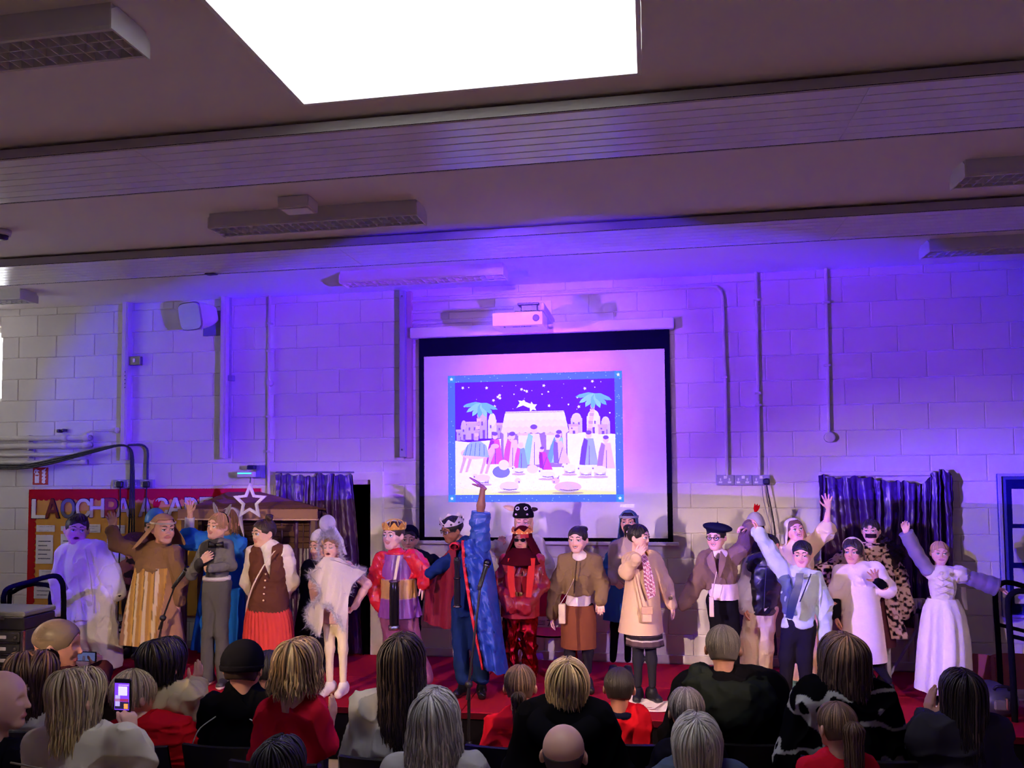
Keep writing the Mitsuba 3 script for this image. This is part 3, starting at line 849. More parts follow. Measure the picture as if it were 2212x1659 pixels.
# projection screen
t = thing('projection_screen', 'pull-down projection screen showing a nativity picture', 'projection screen')
c0, c1 = W(893, 725), W(1455, 702)
zc = W(1170, 721)[2]
obj('casing', cbox([c0[0], YW - .12, zc - .015], [c1[0], YW - .02, zc + .085], .008), 'paint', t, rgb(228, 222, 230), False)
sx0, sx1, sz1, sz0 = W(910, 950)[0], W(1449.5, 950)[0], zc - .01, W(1180, 1168)[2]
obj('black_border', cbox([sx0, YW - .072, sz0], [sx1, YW - .069, sz1], .0005), 'matt', t, rgb(13, 12, 16), False)
wx0, wx1, wz1, wz0 = W(921, 950)[0], W(1438.5, 950)[0], W(1170, 764.5)[2], W(1180, 1160)[2]
obj('fabric', cbox([wx0, YW - .0735, wz0], [wx1, YW - .072, wz1], .0003), 'matt', t, rgb(226, 224, 226), False)
obj('bottom_bar', cbox([sx0 - .02, YW - .085, sz0 - .03], [sx1 + .05, YW - .055, sz0 + .002], .006), 'paint', t, rgb(220, 214, 222), False)

# ---------------------------------------------------------------- the two lighting stands beside the audience, with an added flap cutting the light under each blue beam
for nm, src, tgt in (('left', LB, LT_), ('right', RB, RT_)):
    t = thing('lighting_stand', f'black lighting stand with a lamp at the {nm} of the audience', 'lighting stand')
    ax = unit(tgt - src); sd = unit(np.cross(ax, [0, 0, 1])); up = np.cross(sd, ax)
    obj('pole', tube([[src[0], src[1], .06], src - ax * .16 - [0, 0, .12]], .018, 10), 'paint', t, rgb(22, 22, 24))
    for k in range(3):
        a = k * 2 * math.pi / 3 + .4
        obj('leg', tube([[src[0], src[1], .62], [src[0] + .42 * math.cos(a), src[1] + .42 * math.sin(a), .012]], .012, 8), 'paint', t, rgb(22, 22, 24))
    obj('can', tube([src - ax * .30, src - ax * .05], np.array([.07, .10]), 18), 'paint', t, rgb(18, 18, 20))
    q = src + ax * .30 - up * .30 * math.tan(math.radians(4.2))
    P = np.array([[q + sd * u * .26 * (1 - .12 * w) - up * .11 * w - ax * .24 * w for u in (-1, 0, 1)] for w in (0, .5, 1)])
    obj('barn_door', sheet(P, .003), 'paint', t, rgb(16, 16, 18))  # unseen flap, added to block the lower part of the blue beam

# ---------------------------------------------------------------- the picture on the projection screen: a nativity scene, as light thrown on the fabric
PA, PB = W(973, 1084), W(1344, 803)
PW, PH = PB[0] - PA[0], PB[2] - PA[2]
lay = []                                            # (polygon in 0..1 x 0..0.75 units, colour)
pr = random.Random(11)


def ell_(x, y, a, b, rot=0): return affinity.rotate(affinity.scale(Point(x, y).buffer(1, 10), a, b), rot)
def star_(x, y, R, n=5, k=.42, rot=0): return affinity.rotate(Polygon([(x + (R if i % 2 == 0 else R * k) * math.sin(i * math.pi / n), y + (R if i % 2 == 0 else R * k) * math.cos(i * math.pi / n)) for i in range(2 * n)]), rot)
def poly(*p): return Polygon(p)


H_ = .745
VIO, CRM, YEL, INK, LBL, FRM = (96, 40, 214), (246, 248, 160), (226, 228, 92), (120, 84, 130), (150, 190, 236), (84, 120, 232)
lay.append((sbox(0, 0, 1, H_), FRM))
for _ in range(520):
    x, y = pr.random(), pr.random() * H_
    if x < .045 or x > .955 or y < .045 or y > H_ - .045: lay.append((Point(x, y).buffer(.0032, 3), (150, 200, 255)))
for x in (0, .958):
    for y in (0, H_ - .042): lay.append((sbox(x, y, x + .042, y + .042), (70, 150, 240))); lay.append((star_(x + .021, y + .021, .013), (230, 250, 250)))
lay.append((sbox(.042, .042, .958, H_ - .042), VIO))
lay.append((poly((.042, .042), (.958, .042), (.958, .385), (.85, .395), (.72, .40), (.6, .385), (.4, .38), (.25, .36), (.12, .35), (.042, .36)), CRM))
for _ in range(46):
    x, y = pr.uniform(.06, .94), pr.uniform(.50, .69)
    if not (.28 < x < .72 and y < .53): lay.append((star_(x, y, .011, 5, .45, pr.uniform(0, 70)) if pr.random() < .35 else Point(x, y).buffer(pr.uniform(.002, .0055), 5), (238, 246, 236)))
lay.append((poly((.40, .545), (.42, .575), (.41, .59), (.44, .585), (.48, .57), (.50, .55), (.47, .545), (.44, .56)), (216, 250, 220))); lay.append((star_(.492, .55, .032, 5, .5, 10), (216, 250, 220)))


def house(x, y, w, h, c, dome=False):
    lay.append((sbox(x, y, x + w, y + h), c))
    if dome: lay.append((ell_(x + w / 2, y + h, w * .42, h * .35), tuple(min(255, q + 14) for q in c)))
    else: lay.append((sbox(x - .004, y + h - .008, x + w + .004, y + h + .006), (196, 176, 220)))
    for k in range(int(w / .03)): lay.append((sbox(x + .012 + k * .03, y + h * .55, x + .02 + k * .03, y + h * .72), INK))
    lay.append((sbox(x + w * .42, y, x + w * .42 + .013, y + h * .36), INK))


for a in ((.05, .36, .05, .06, (176, 160, 226)), (.075, .365, .035, .085, (186, 170, 230), True), (.11, .365, .065, .10, (190, 176, 230)), (.185, .37, .045, .14, (180, 170, 236), True), (.235, .37, .05, .11, (206, 214, 190), True), (.285, .37, .05, .085, (170, 160, 230)),
          (.71, .395, .065, .085, (190, 196, 240), True), (.70, .39, .05, .05, (214, 208, 240)), (.80, .39, .075, .10, (222, 226, 190), True), (.88, .385, .05, .075, (190, 190, 236), True), (.865, .385, .045, .05, (190, 176, 224))): house(*a)
for x0, y0, s in ((.165, .36, .9), (.815, .40, 1.0)):
    for k in range(9):
        lay.append((poly((x0 - .010 + k * .003, y0 + k * .022), (x0 + .012 + k * .003, y0 + k * .022), (x0 + .015 + k * .003, y0 + .02 + k * .022), (x0 - .012 + k * .003, y0 + .02 + k * .022)), (214, 196, 214) if k % 2 else (190, 168, 200)))
    tx, ty = x0 + .03, y0 + .20
    for a in (-78, -52, -28, -6, 16, 38, 62):
        lf_ = affinity.rotate(poly((0, 0), (.016, -.03), (.013, -.085), (0, -.11), (-.013, -.085), (-.016, -.03)), a, origin=(0, 0))
        lay.append((affinity.translate(affinity.scale(lf_, 1.0, .8, origin=(0, 0)), tx, ty + .02), (110, 190, 206) if a % 4 else (136, 214, 200)))
# stable
lay.append((poly((.31, .20), (.69, .20), (.69, .41), (.31, .41)), (150, 122, 160)))
for x in (.41, .57): lay.append((sbox(x, .30, x + .06, .39), (226, 236, 170))); lay.append((sbox(x - .006, .385, x + .066, .40), (206, 196, 190)))
for x in (.325, .66): lay.append((sbox(x, .20, x + .022, .43), (226, 226, 140)))
lay.append((poly((.345, .37), (.36, .36), (.405, .415), (.385, .418)), (216, 214, 130))); lay.append((poly((.64, .36), (.655, .37), (.615, .418), (.595, .415)), (216, 214, 130)))
for k in range(3):
    y, w = .405 + k * .037, .195 - k * .008
    pts = [(.505 - w, y)] + [(.505 - w + 2 * w * i / 22, y - (.009 if i % 2 else 0) - pr.uniform(0, .004)) for i in range(1, 22)] + [(.505 + w, y), (.505 + w - .012, y + .046), (.505 - w + .012, y + .046)]
    lay.append((poly(*pts).buffer(0), [(214, 220, 104), (226, 232, 120), (236, 240, 140)][k])); lay.append((sbox(.505 - w + .01, y + .038, .505 + w - .01, y + .042), (160, 146, 90)))


def figure(x, y, h, robe, cloak, lean=0.0, hood=None):
    """A small robed figure standing at (x, y)."""
    w = h * .26
    lay.append((affinity.skew(poly((x - w, y), (x + w, y), (x + w * .62, y + h * .58), (x + w * .5, y + h * .76), (x - w * .5, y + h * .76), (x - w * .62, y + h * .58)), lean, 0, origin=(x, y)), robe))
    lay.append((affinity.skew(poly((x - w * 1.05, y + .004), (x - w * .45, y), (x - w * .1, y + h * .7), (x - w * .5, y + h * .78), (x - w * .8, y + h * .5)), lean, 0, origin=(x, y)), cloak))
    hx = x + math.tan(math.radians(lean)) * h * .85
    if hood: lay.append((ell_(hx, y + h * .86, h * .115, h * .13), hood))
    lay.append((ell_(hx, y + h * .86, h * .08, h * .1), (236, 206, 190)))
    if not hood: lay.append((ell_(hx, y + h * .93, h * .085, h * .06), INK))
    lay.append((poly((hx - .001, y), (hx + .003, y), (x + .004, y + h * .55), (x + .001, y + h * .55)), INK))


for a in ((.275, .22, .19, (206, 96, 110), (150, 60, 110)), (.375, .20, .21, (240, 206, 170), (196, 96, 96)), (.50, .215, .235, (222, 226, 160), (140, 214, 190)), (.62, .225, .19, (150, 214, 170), (110, 170, 150), 8), (.66, .22, .17, (206, 200, 180), (130, 110, 140), -10),
          (.81, .21, .20, (150, 180, 226), (110, 80, 130)), (.905, .19, .19, (222, 200, 170), (160, 130, 120))): figure(*a)
figure(.425, .195, .155, (130, 170, 236), (206, 100, 140), 0, (206, 226, 240)); figure(.57, .185, .135, (196, 80, 110), (150, 60, 96), -12)
lay.append((ell_(.31, .175, .05, .035), (120, 130, 226))); lay.append((ell_(.325, .215, .03, .03), (226, 232, 160))); lay.append((ell_(.49, .19, .032, .025), (226, 220, 170)))


def beast(x, y, w, h, c, lying=False, horns=False, legs=True, flip=1):
    if legs and not lying:
        for q in (-.36, -.22, .22, .36): lay.append((sbox(x + q * w - .005, y, x + q * w + .006, y + h * .5), tuple(int(k * .86) for k in c)))
    lay.append((ell_(x, y - .004, w * .6, .007), (190, 176, 150)))
    lay.append((ell_(x, y + h * (.36 if lying else .6), w * .5, h * (.36 if lying else .32)), c))
    lay.append((ell_(x - flip * w * .46, y + h * .78, w * .15, h * .22, 15 * flip), c)); lay.append((ell_(x - flip * w * .52, y + h * .70, .004, .005), INK))
    if horns:
        for q in (-1, 1): lay.append((poly((x - flip * w * .46 + q * .008, y + h * .95), (x - flip * w * .46 + q * .022, y + h * 1.16), (x - flip * w * .46 + q * .016, y + h * .92)), INK))
    lay.append((LineString([(x - w * .3, y + h * .2), (x, y + h * .12), (x + w * .38, y + h * .18)]).buffer(.0022), INK))


for a in ((.70, .16, .07, .06, (232, 240, 226)), (.79, .145, .075, .065, (232, 240, 230)), (.87, .145, .075, .065, (226, 236, 230)), (.41, .165, .065, .045, (226, 236, 220), True), (.575, .135, .085, .06, (226, 236, 216), True), (.20, .105, .09, .06, (220, 216, 226)),
          (.355, .06, .11, .08, (214, 214, 240), True, False, True, -1), (.69, .055, .15, .085, (206, 190, 216), True, True)): beast(*a)
for q in ((.065, .17), (.10, .175), (.185, .165), (.215, .165)): lay.append((poly((q[0], q[1]), (q[0] + .014, q[1]), (q[0] + .045, q[1] + .09), (q[0] + .062, q[1] + .13), (q[0] + .026, q[1] + .12), (q[0] + .02, q[1] + .07)), (206, 176, 190)))
lay.append((ell_(.16, .285, .085, .035), (226, 206, 186))); lay.append((poly((.22, .29), (.25, .26), (.275, .30), (.265, .34), (.245, .315)), (216, 190, 190))); lay.append((ell_(.275, .325, .025, .014), (216, 190, 190)))
lay.append((poly((.085, .275), (.24, .26), (.225, .33), (.19, .355), (.13, .35), (.105, .32)), LBL))
for k in range(5): lay.append((LineString([(.115 + k * .024, .345 - abs(k - 2) * .006), (.10 + k * .028, .272)]).buffer(.002), (96, 130, 206)))
for _ in range(130): lay.append((Point(pr.uniform(.05, .95), pr.uniform(.05, .16)).buffer(.0016, 2), (214, 206, 150)))
Vp, Fp, Cp, nn_ = [], [], [], 0
frame_ = sbox(0, 0, 1, H_)
for i, (g, c) in enumerate(lay):
    g = g.intersection(frame_).buffer(0)
    for p_ in getattr(g, 'geoms', [g]):
        if p_.is_empty or p_.geom_type != 'Polygon' or p_.area < 1e-7: continue
        v_, f_ = trimesh.creation.triangulate_polygon(p_, engine='earcut')
        Vp.append(np.c_[PA[0] + v_[:, 0] * PW, np.full(len(v_), YW - .0737 - i * 2.5e-6), PA[2] + v_[:, 1] / H_ * PH]); Fp.append(np.asarray(f_)[:, ::-1] + nn_); nn_ += len(v_)
        Cp.append(np.tile(rgb(*c), (len(v_), 1)))
Vp, Fp, Cp = np.vstack(Vp), np.vstack(Fp), np.vstack(Cp)
nrm_ = np.cross(Vp[Fp[:, 1]] - Vp[Fp[:, 0]], Vp[Fp[:, 2]] - Vp[Fp[:, 0]])
Fp[nrm_[:, 1] > 0] = Fp[nrm_[:, 1] > 0][:, ::-1]
k = obj('projected_picture', (Vp, Fp), 'matt', 'projection_screen', Cp * .9, False, label='projected nativity picture in a starry blue border')
GLOW = .52
cc_ = Cp[Fp.ravel()]
scene[k] = mikit.ply((Vp[Fp.ravel()], np.arange(Fp.size).reshape(-1, 3)), 'cloth', color=cc_ * GLOW, emitter={'type': 'area', 'radiance': VC})
m = text_poly('FREEZE', .045, True)
q0, q1 = W(1340, 1095), W(1371, 1086)
s_ = (q1[0] - q0[0]) / m[0][:, 0].max()
k = obj('freeze_text', (np.c_[m[0][:, 0] * s_ + q0[0], YW - .0737 - m[0][:, 2] * .1, m[0][:, 1] * s_ + q0[2]], m[1]), 'matt', 'projection_screen', rgb(236, 232, 240), False, label='the word FREEZE projected in white')
scene[k]['emitter'] = {'type': 'area', 'radiance': {'type': 'rgb', 'value': [.5, .45, .6]}}

# ---------------------------------------------------------------- drapes, the stable, boards, furniture of the stage
def dense(rows, n, m):
    A = np.array([spline(r, m) for r in rows])
    return np.stack([spline(A[:, j], n) for j in range(m)], 1)


def crush(P, amp, f, seed):
    q = meshkit.noise(P * f, seed) - .5 + .5 * (meshkit.noise(P * f * 2.4, seed + 1) - .5)
    return P + np.stack([q * amp * .5, -q * amp * 2, 0 * q], -1)


VEL = rgb(58, 24, 66)


def curtain(name, label, top, bottom, nfold, seed, depth=.05, th=.006, n=70, m=190, off=.10, gather=.5):
    """A gathered velvet cloth between a top and a bottom edge given as wall pixels."""
    r = np.random.default_rng(seed)
    P = np.empty((n, m, 3))
    tx = spline([[*W(*q)] for q in top], m); bx = spline([[*W(*q)] for q in bottom], m)
    q = np.linspace(0, 1, n)[:, None, None]
    P = tx[None] * (1 - q) + bx[None] * q
    u = np.linspace(0, 1, m)[None]
    qq = np.linspace(0, 1, n)[:, None]
    ph = nfold * 2 * np.pi * (u + .012 * np.sin(qq * 5 + u * 9) + .02 * np.sin(u * 17))
    w = np.cos(ph) + .45 * np.cos(2.3 * ph + 1 + qq) + .3 * np.cos(.37 * ph + 2)
    amp = depth * (.55 + .45 * np.sin(u * 11 + seed) ** 2) * (.35 + .65 * np.minimum(qq * 5, 1))
    P[..., 1] = YW - off - amp * w * .6
    P[..., 0] += .014 * np.sin(ph * .5 + qq * 2)
    P[..., 2] -= (.02 * np.cos(nfold * np.pi * u * 1.0) ** 2) * (1 - qq) ** 4
    P = crush(P, .010, 22, seed)
    t = thing(name, label, 'curtain')
    obj('cloth', sheet(P, th), 'satin', t, VEL)
    return t


t = curtain('velvet_drape', 'dark purple velvet drape hung across the left of the doorway', [(606, 1021), (640, 1023), (680, 1027), (700, 1021), (740, 1024), (768, 1022)], [(608, 1400), (660, 1402), (720, 1404), (798, 1408)], 9, 3)
t = curtain('velvet_drape', 'dark purple velvet drape on the wall behind the girl in the leopard coat', [(1762, 1022), (1800, 1030), (1850, 1027), (1905, 1036), (1950, 1037), (1978, 1045), (2006, 1022), (2026, 1012), (2045, 1024)], [(1768, 1330), (1850, 1345), (1950, 1350), (2000, 1348), (2052, 1335)], 15, 8)
obj('rail', vbox(1768, 1018, 2012, 1028, .0, .06, .006), 'paint', t, rgb(210, 204, 210), False)
obj('hanging_rail', tube([W(605, 1020) - [0, .09, 0], W(772, 1020) - [0, .09, 0]], .008, 8), 'paint', 'velvet_drape', rgb(120, 110, 124))

# right notice board
t = thing('notice_board', 'blue notice board with three pale pictures at the right edge of the photo', 'notice board')
bl, bt, bb = W(2156, 1150)[0], W(2180, 1023)[2], W(2180, 1332)[2]
obj('backing', cbox([bl, YW - .035, bb], [bl + 1.25, YW - .001, bt], .004), 'matt', t, rgb(70, 74, 120), False)
obj('frame', plate(sbox(bl, bb, bl + 1.25, bt).difference(sbox(bl + .022, bb + .022, bl + 1.23, bt - .022)), .02, YW - .03), 'paint', t, rgb(170, 164, 196), False)
sc = union_all([Point(bl + .14, bt - .14 - k * .055).buffer(.03) for k in range(int((bt - bb - .2) / .055))] + [sbox(bl + .06, bb + .03, bl + .14, bt - .06)] + [Point(bl + .17 + k * .055, bt - .12).buffer(.03) for k in range(18)] + [sbox(bl + .06, bt - .12, bl + 1.2, bt - .05)])
obj('border', plate(sc, .006, YW - .034), 'matt', t, rgb(18, 20, 60), False)
obj('dark_paper', plate(sbox(bl + .15, bb + .04, bl + 1.2, bt - .12), .004, YW - .034), 'matt', t, rgb(24, 28, 90), False)
for k, (y0, y1) in enumerate(((1056, 1131), (1140, 1214), (1226, 1302))):
    kk = thing('picture', ['pale picture at the top of the blue board', 'pale picture in the middle of the blue board', 'pale picture at the foot of the blue board'][k], 'picture', 'pictures on the blue board')
    a, b = W(2180 + k * 2, y0), W(2180 + k * 2, y1)
    obj('sheet', cbox([a[0], YW - .046, b[2]], [a[0] + .42, YW - .041, a[2]], .001), 'matt', kk, rgb(206, 200, 226), False)
    cx, cz = a[0] + .2, (a[2] + b[2]) / 2 - .02
    obj('face', plate(Point(cx, cz).buffer(.11), .002, YW - .046), 'matt', kk, rgb(236, 230, 236), False)
    obj('hat', plate(Polygon([(cx - .11, cz + .04), (cx + .11, cz + .04), (cx + .05, cz + .14), (cx - .06, cz + .13)]), .003, YW - .0465), 'matt', kk, rgb(180, 50, 70), False)
    obj('eye', plate(union_all([affinity.scale(Point(cx - .04, cz - .01).buffer(.022), 1, .5), affinity.scale(Point(cx + .05, cz - .01).buffer(.022), 1, .5)]), .002, YW - .048), 'matt', kk, rgb(20, 18, 40), False)

# stable: low hipped roof of boards on posts, plank wall behind
t = thing('stable', 'brown wooden stable with a low boarded roof behind the girl with donkey ears', 'stable')
WD = rgb(104, 70, 52)
YF, YB = 6.95, 7.2
e0, e1 = at(386, 1112, YF), at(687, 1112, YF)
zf, zr = at(600, 1110, YF)[2], at(540, 1058, YB)[2] - .02
r0, r1 = at(492, 1063, YB)[0], at(562, 1061, YB)[0]
fr_, nb = .028, 6


def board(q, th=.016):
    q = np.asarray(q, float)
    n = unit(np.cross(q[1] - q[0], q[3] - q[0]))
    if n[2] < 0: n = -n
    return hull(np.vstack([q, q - n * th]))


for k in range(5):                                           # front slope
    a, b = k / 5 + .004, (k + 1) / 5 - .004
    L, R_ = np.array([e0[0], YF, zf + .02]), np.array([e1[0], YF, zf + .06])
    A, B = np.array([r0, YB, zr]), np.array([r1, YB, zr])
    obj('roof_board', board([L + (A - L) * a, R_ + (B - R_) * a, R_ + (B - R_) * b, L + (A - L) * b]), 'matt', t, WD * rr.uniform(.8, 1.15), False)
for sg, (E_, rg) in ((-1, (e0, r0)), (1, (e1, r1))):
    for k in range(3):
        a, b = k / 3 + .004, (k + 1) / 3 - .004
        F0, B0 = np.array([E_[0], YF, zf + (.02 if sg < 0 else .06)]), np.array([E_[0], YB, zf + .03])
        Tp = np.array([rg, YB, zr])
        obj('roof_board', board([F0 + (Tp - F0) * a, B0 + (Tp - B0) * a, B0 + (Tp - B0) * b, F0 + (Tp - F0) * b]), 'matt', t, WD * rr.uniform(.8, 1.1), False)
obj('fascia', cbox([e0[0], YF - .02, zf - .045], [e1[0], YF, zf + .045], .004), 'matt', t, rgb(150, 112, 92), False)
obj('fascia_edge', cbox([e0[0], YF - .026, zf - .06], [e1[0], YF + .02, zf - .045], .003), 'matt', t, rgb(206, 172, 150), False)
for k in range(5):
    z1 = zf - .07 - k * .055
    obj('rail_board', cbox([e0[0] + .1, YB - .04, z1 - .051], [e1[0] - .06, YB - .02, z1], .003), 'matt', t, rgb(84, 60, 52) * rr.uniform(.75, 1.1), False)
x = e0[0] + .12
zt_ = zf - .35
while x < e1[0] - .12:
    w = rr.uniform(.07, .10)
    obj('plank', cbox([x, YB - .03 + rr.uniform(-.006, .006), STAGE], [x + w - .008, YB - .01, zt_ + rr.uniform(-.01, .02)], .004), 'matt', t, rgb(150, 140, 158) * rr.uniform(.8, 1.1), False)
    x += w
for x, yy, w in ((e1[0] - .05, YF, .045), (e0[0] + .05, YF, .05), (e1[0] - .02, YB - .06, .04), (e0[0] + .16, YF + .1, .04)):
    obj('post', cbox([x - w / 2, yy, STAGE], [x + w / 2, yy + .045, zf], .005), 'matt', t, rgb(120, 96, 84) * rr.uniform(.7, 1), False)
for x in (e1[0] - .19, e1[0] - .28):
    for k in range(5):
        obj('nail', xf(lathe([(.006, 0), (.005, .004)], 8), rx(math.pi / 2), (x, YB - .035, STAGE + .2 + k * .15)), 'foil', t, rgb(60, 54, 60))


# microphone stands
def mic_stand(label, base, top, boom, mic, legs=3, floor=STAGE, rod=.009, clutch=None, leg_r=.28, mic_dir=None):
    t = thing('microphone_stand', label, 'microphone stand')
    base, top, boom = (np.asarray(q, float) for q in (base, top, boom))
    obj('pole', tube([base + [0, 0, .10], top], rod, 10), 'gloss', t, rgb(22, 20, 22))
    obj('upper_pole', tube([base + (top - base) * .45, top], rod * .72, 10), 'foil', t, rgb(160, 150, 140))
    obj('clutch', tube([base + (top - base) * .43, base + (top - base) * .48], rod * 1.9, 12), 'plastic', t, rgb(16, 15, 17))
    obj('joint', (np.asarray(trimesh.creation.icosphere(2, .026).vertices) + top, np.asarray(trimesh.creation.icosphere(2, .026).faces)), 'plastic', t, rgb(18, 17, 19))
    bd = unit(boom - top)
    obj('boom', tube([top - bd * .10, boom], rod * .75, 10), 'gloss', t, rgb(30, 28, 30))
    md = unit(mic_dir if mic_dir is not None else bd)
    obj('clip', tube([boom - md * .02, boom + md * .05], .016, 12), 'plastic', t, rgb(20, 18, 20))
    for k in range(legs):
        a = 2 * math.pi * k / legs + .5
        q = base + np.array([math.cos(a) * leg_r, math.sin(a) * leg_r, .012])
        lg = obj('leg', tube([base + [0, 0, .13], q], .008, 8), 'gloss', t, rgb(20, 18, 20))
        obj('foot', tube([q - [0, 0, .0], q + (base - q) * .08 + [0, 0, .008]], .011, 8), 'plastic', lg, rgb(12, 12, 12))
    obj('hub', lathe([(.012, .09), (.024, .10), (.024, .15), (.013, .16)], 16, base), 'plastic', t, rgb(18, 17, 19))
    u = thing('microphone', mic, 'microphone')
    p0, p1 = boom + md * .0, boom + md * .13
    obj('handle', tube([p0 - md * .04, p1], np.array([.011, .019]), 14), 'gloss', u, rgb(26, 25, 28))
    obj('collar', tube([p1 - md * .002, p1 + md * .012], .023, 16), 'foil', u, rgb(150, 146, 146))
    g = trimesh.creation.icosphere(2, .027)
    obj('grille', (np.asarray(g.vertices) + p1 + md * .028, np.asarray(g.faces)), 'foil', u, rgb(50, 48, 52))


b = on(1012, 1640, 0.0)
b = np.array([at(1012, 1600, 5.2)[0], 5.2, 0.0])
mic_stand('tall microphone stand before the stage, in front of the king in the blue cape', b, at(1013, 1478, 5.2), at(1038, 1262, 5.32), 'microphone on the tall stand before the king in the blue cape', floor=0, leg_r=.24, rod=.011, mic_dir=(.25, .5, 1))
b = on(1746, 1496, STAGE)
mic_stand('microphone stand in front of the boy with the tie', b, at(1734, 1360, b[1]), at(1729, 1300, b[1] - .02), 'microphone before the chest of the boy with the tie', leg_r=.2, mic_dir=(-.12, .1, 1))
b = np.array([at(332, 1420, 6.0)[0], 6.0, STAGE])
mic_stand('microphone stand leaning across the robe of the shepherd', b, at(352, 1335, 6.0), at(379, 1262, 6.02), 'microphone pointing up before the robe of the shepherd', leg_r=.22, mic_dir=(.7, .1, .9))


# handrails of the steps at both ends of the stage
def rail(label, path, r=.02, bars=()):
    t = thing('handrail', label, 'handrail')
    obj('hoop', tube(spline(path, 60), r, 12), 'paint', t, rgb(20, 19, 24))
    for a, b in bars: obj('crossbar', tube([a, b], r * .75, 10), 'paint', t, rgb(20, 19, 24))


def dropz(p, z=0.0):
    q = np.array(p, float); q[2] = z
    return q


def hoop(pts, Y, dirx, len_, zend):
    P = [at(*p, Y) for p in pts]
    return [dropz(P[0], zend)] + P


Y1, Y2 = 5.75, 6.5
P = [at(137, 1340, Y1), at(137, 1285, Y1), at(133, 1256, Y1), at(115, 1244, Y1 - .02), at(60, 1258, Y1 - .10), at(22, 1269, Y1 - .16), at(9, 1285, Y1 - .18), at(7, 1330, Y1 - .18)]
rail('black handrail hoop at the left end of the stage, nearer the hall', [dropz(P[0])] + P + [dropz(P[-1])])
P = [at(109, 1340, Y2), at(109, 1290, Y2), at(112, 1268, Y2), at(124, 1256, Y2), at(150, 1262, Y2 + .05), at(160, 1290, Y2 + .06), at(162, 1340, Y2 + .06)]
rail('black handrail hoop at the left end of the stage, nearer the wall', [dropz(P[0])] + P[:3] + [at(70, 1262, Y2), at(30, 1278, Y2), at(20, 1300, Y2), dropz(at(19, 1340, Y2))])
P = [at(2161, 1470, 6.75), at(2156, 1380, 6.75), at(2150, 1290, 6.75), at(2155, 1268, 6.75), at(2174, 1258, 6.75), at(2215, 1268, 6.8), at(2290, 1300, 6.9), at(2310, 1330, 6.9)]
rail('black handrail hoop at the right end of the stage, nearer the wall', [dropz(P[0])] + P + [dropz(P[-1])], bars=[(at(2156, 1349, 6.75), at(2300, 1385, 6.9))])
P = [at(2190, 1500, 5.95), at(2184, 1400, 5.95), at(2178, 1310, 5.95), at(2182, 1288, 5.95), at(2200, 1277, 5.95), at(2240, 1284, 6.0), at(2330, 1320, 6.1), at(2345, 1350, 6.1)]
rail('black handrail hoop at the right end of the stage, nearer the hall', [dropz(P[0])] + P + [dropz(P[-1])], bars=[(at(2184, 1374, 5.95), at(2335, 1410, 6.1))])

# rack of equipment with a black case on top at the left edge
t = thing('equipment_rack', 'rack of dark units with white labels at the left edge of the photo', 'rack')
YR_ = 4.75
xr = at(50, 1400, YR_)[0]; xl = xr - .62; zt_ = at(30, 1362, YR_)[2]
obj('cabinet', cat_([cbox([xl, YR_ + .02, .05], [xr, YR_ + .27, zt_], .004)]), 'paint', t, rgb(58, 54, 56), False)
for x in (xl, xr - .022):
    obj('rail', cbox([x, YR_ - .005, .05], [x + .022, YR_ + .02, zt_], .003), 'foil', t, rgb(170, 166, 162), False)
zz = zt_ - .012
for k in range(9):
    hgt = .066
    z1 = zz - k * .078 - (.05 if k > 2 else 0)
    u = obj('drawer', cbox([xl + .026, YR_ - .012, z1 - hgt], [xr - .026, YR_ + .02, z1], .006), 'plastic', t, rgb(44, 42, 46), False)
    obj('label_plate', cbox([xr - .20, YR_ - .016, z1 - hgt * .66], [xr - .12, YR_ - .012, z1 - hgt * .30], .002), 'plastic', u, rgb(226, 220, 236), False)
    obj('knob', xf(lathe([(.014, 0), (.012, .012)], 12), rx(math.pi / 2), (xr - .05, YR_ - .012, z1 - hgt / 2)), 'gloss', u, rgb(70, 64, 66))
    obj('lip', cbox([xl + .03, YR_ - .02, z1 - hgt - .006], [xr - .03, YR_ - .012, z1 - hgt + .002], .001), 'foil', u, rgb(130, 126, 122), False)
for x in (xl + .04, xr - .04):
    for y in (YR_ + .06, YR_ + .22):
        obj('castor', cbox([x - .02, y - .02, 0], [x + .02, y + .02, .05], .008), 'plastic', t, rgb(20, 20, 20), False)
t = thing('black_case', 'black case with a grey lid on top of the equipment rack', 'case')
a, b = at(50, 1356, YR_), at(50, 1330, YR_)
obj('body', cbox([xl - .1, YR_ + .0, zt_ + .001], [xr + .0, YR_ + .29, zt_ + .085], .006), 'plastic', t, rgb(24, 23, 26), False); obj('lid', cbox([xl - .1, YR_ - .004, zt_ + .089], [xr + .004, YR_ + .295, zt_ + .125], .008), 'plastic', t, rgb(92, 92, 96), False)
obj('edge_trim', cbox([xl - .1, YR_ - .008, zt_ + .082], [xr + .004, YR_, zt_ + .09], .002), 'foil', t, rgb(196, 190, 182), False); obj('latch', cbox([xr - .2, YR_ - .014, zt_ + .068], [xr - .14, YR_ - .004, zt_ + .1], .003), 'foil', t, rgb(150, 146, 140), False)
t = thing('cardboard_box', 'small pinkish box of papers right of the equipment rack', 'box')
a = at(64, 1372, YR_ + .3); b = at(82, 1414, YR_ + .3)
obj('carton', cbox([xr + .02, YR_ + .06, 0], [xr + .085, YR_ + .22, a[2] - .09], .004), 'matt', t, rgb(150, 110, 108), False); obj('papers', cbox([xr + .025, YR_ + .07, a[2] - .0899], [xr + .08, YR_ + .2, a[2] - .02], .003), 'matt', t, rgb(210, 170, 170), False)

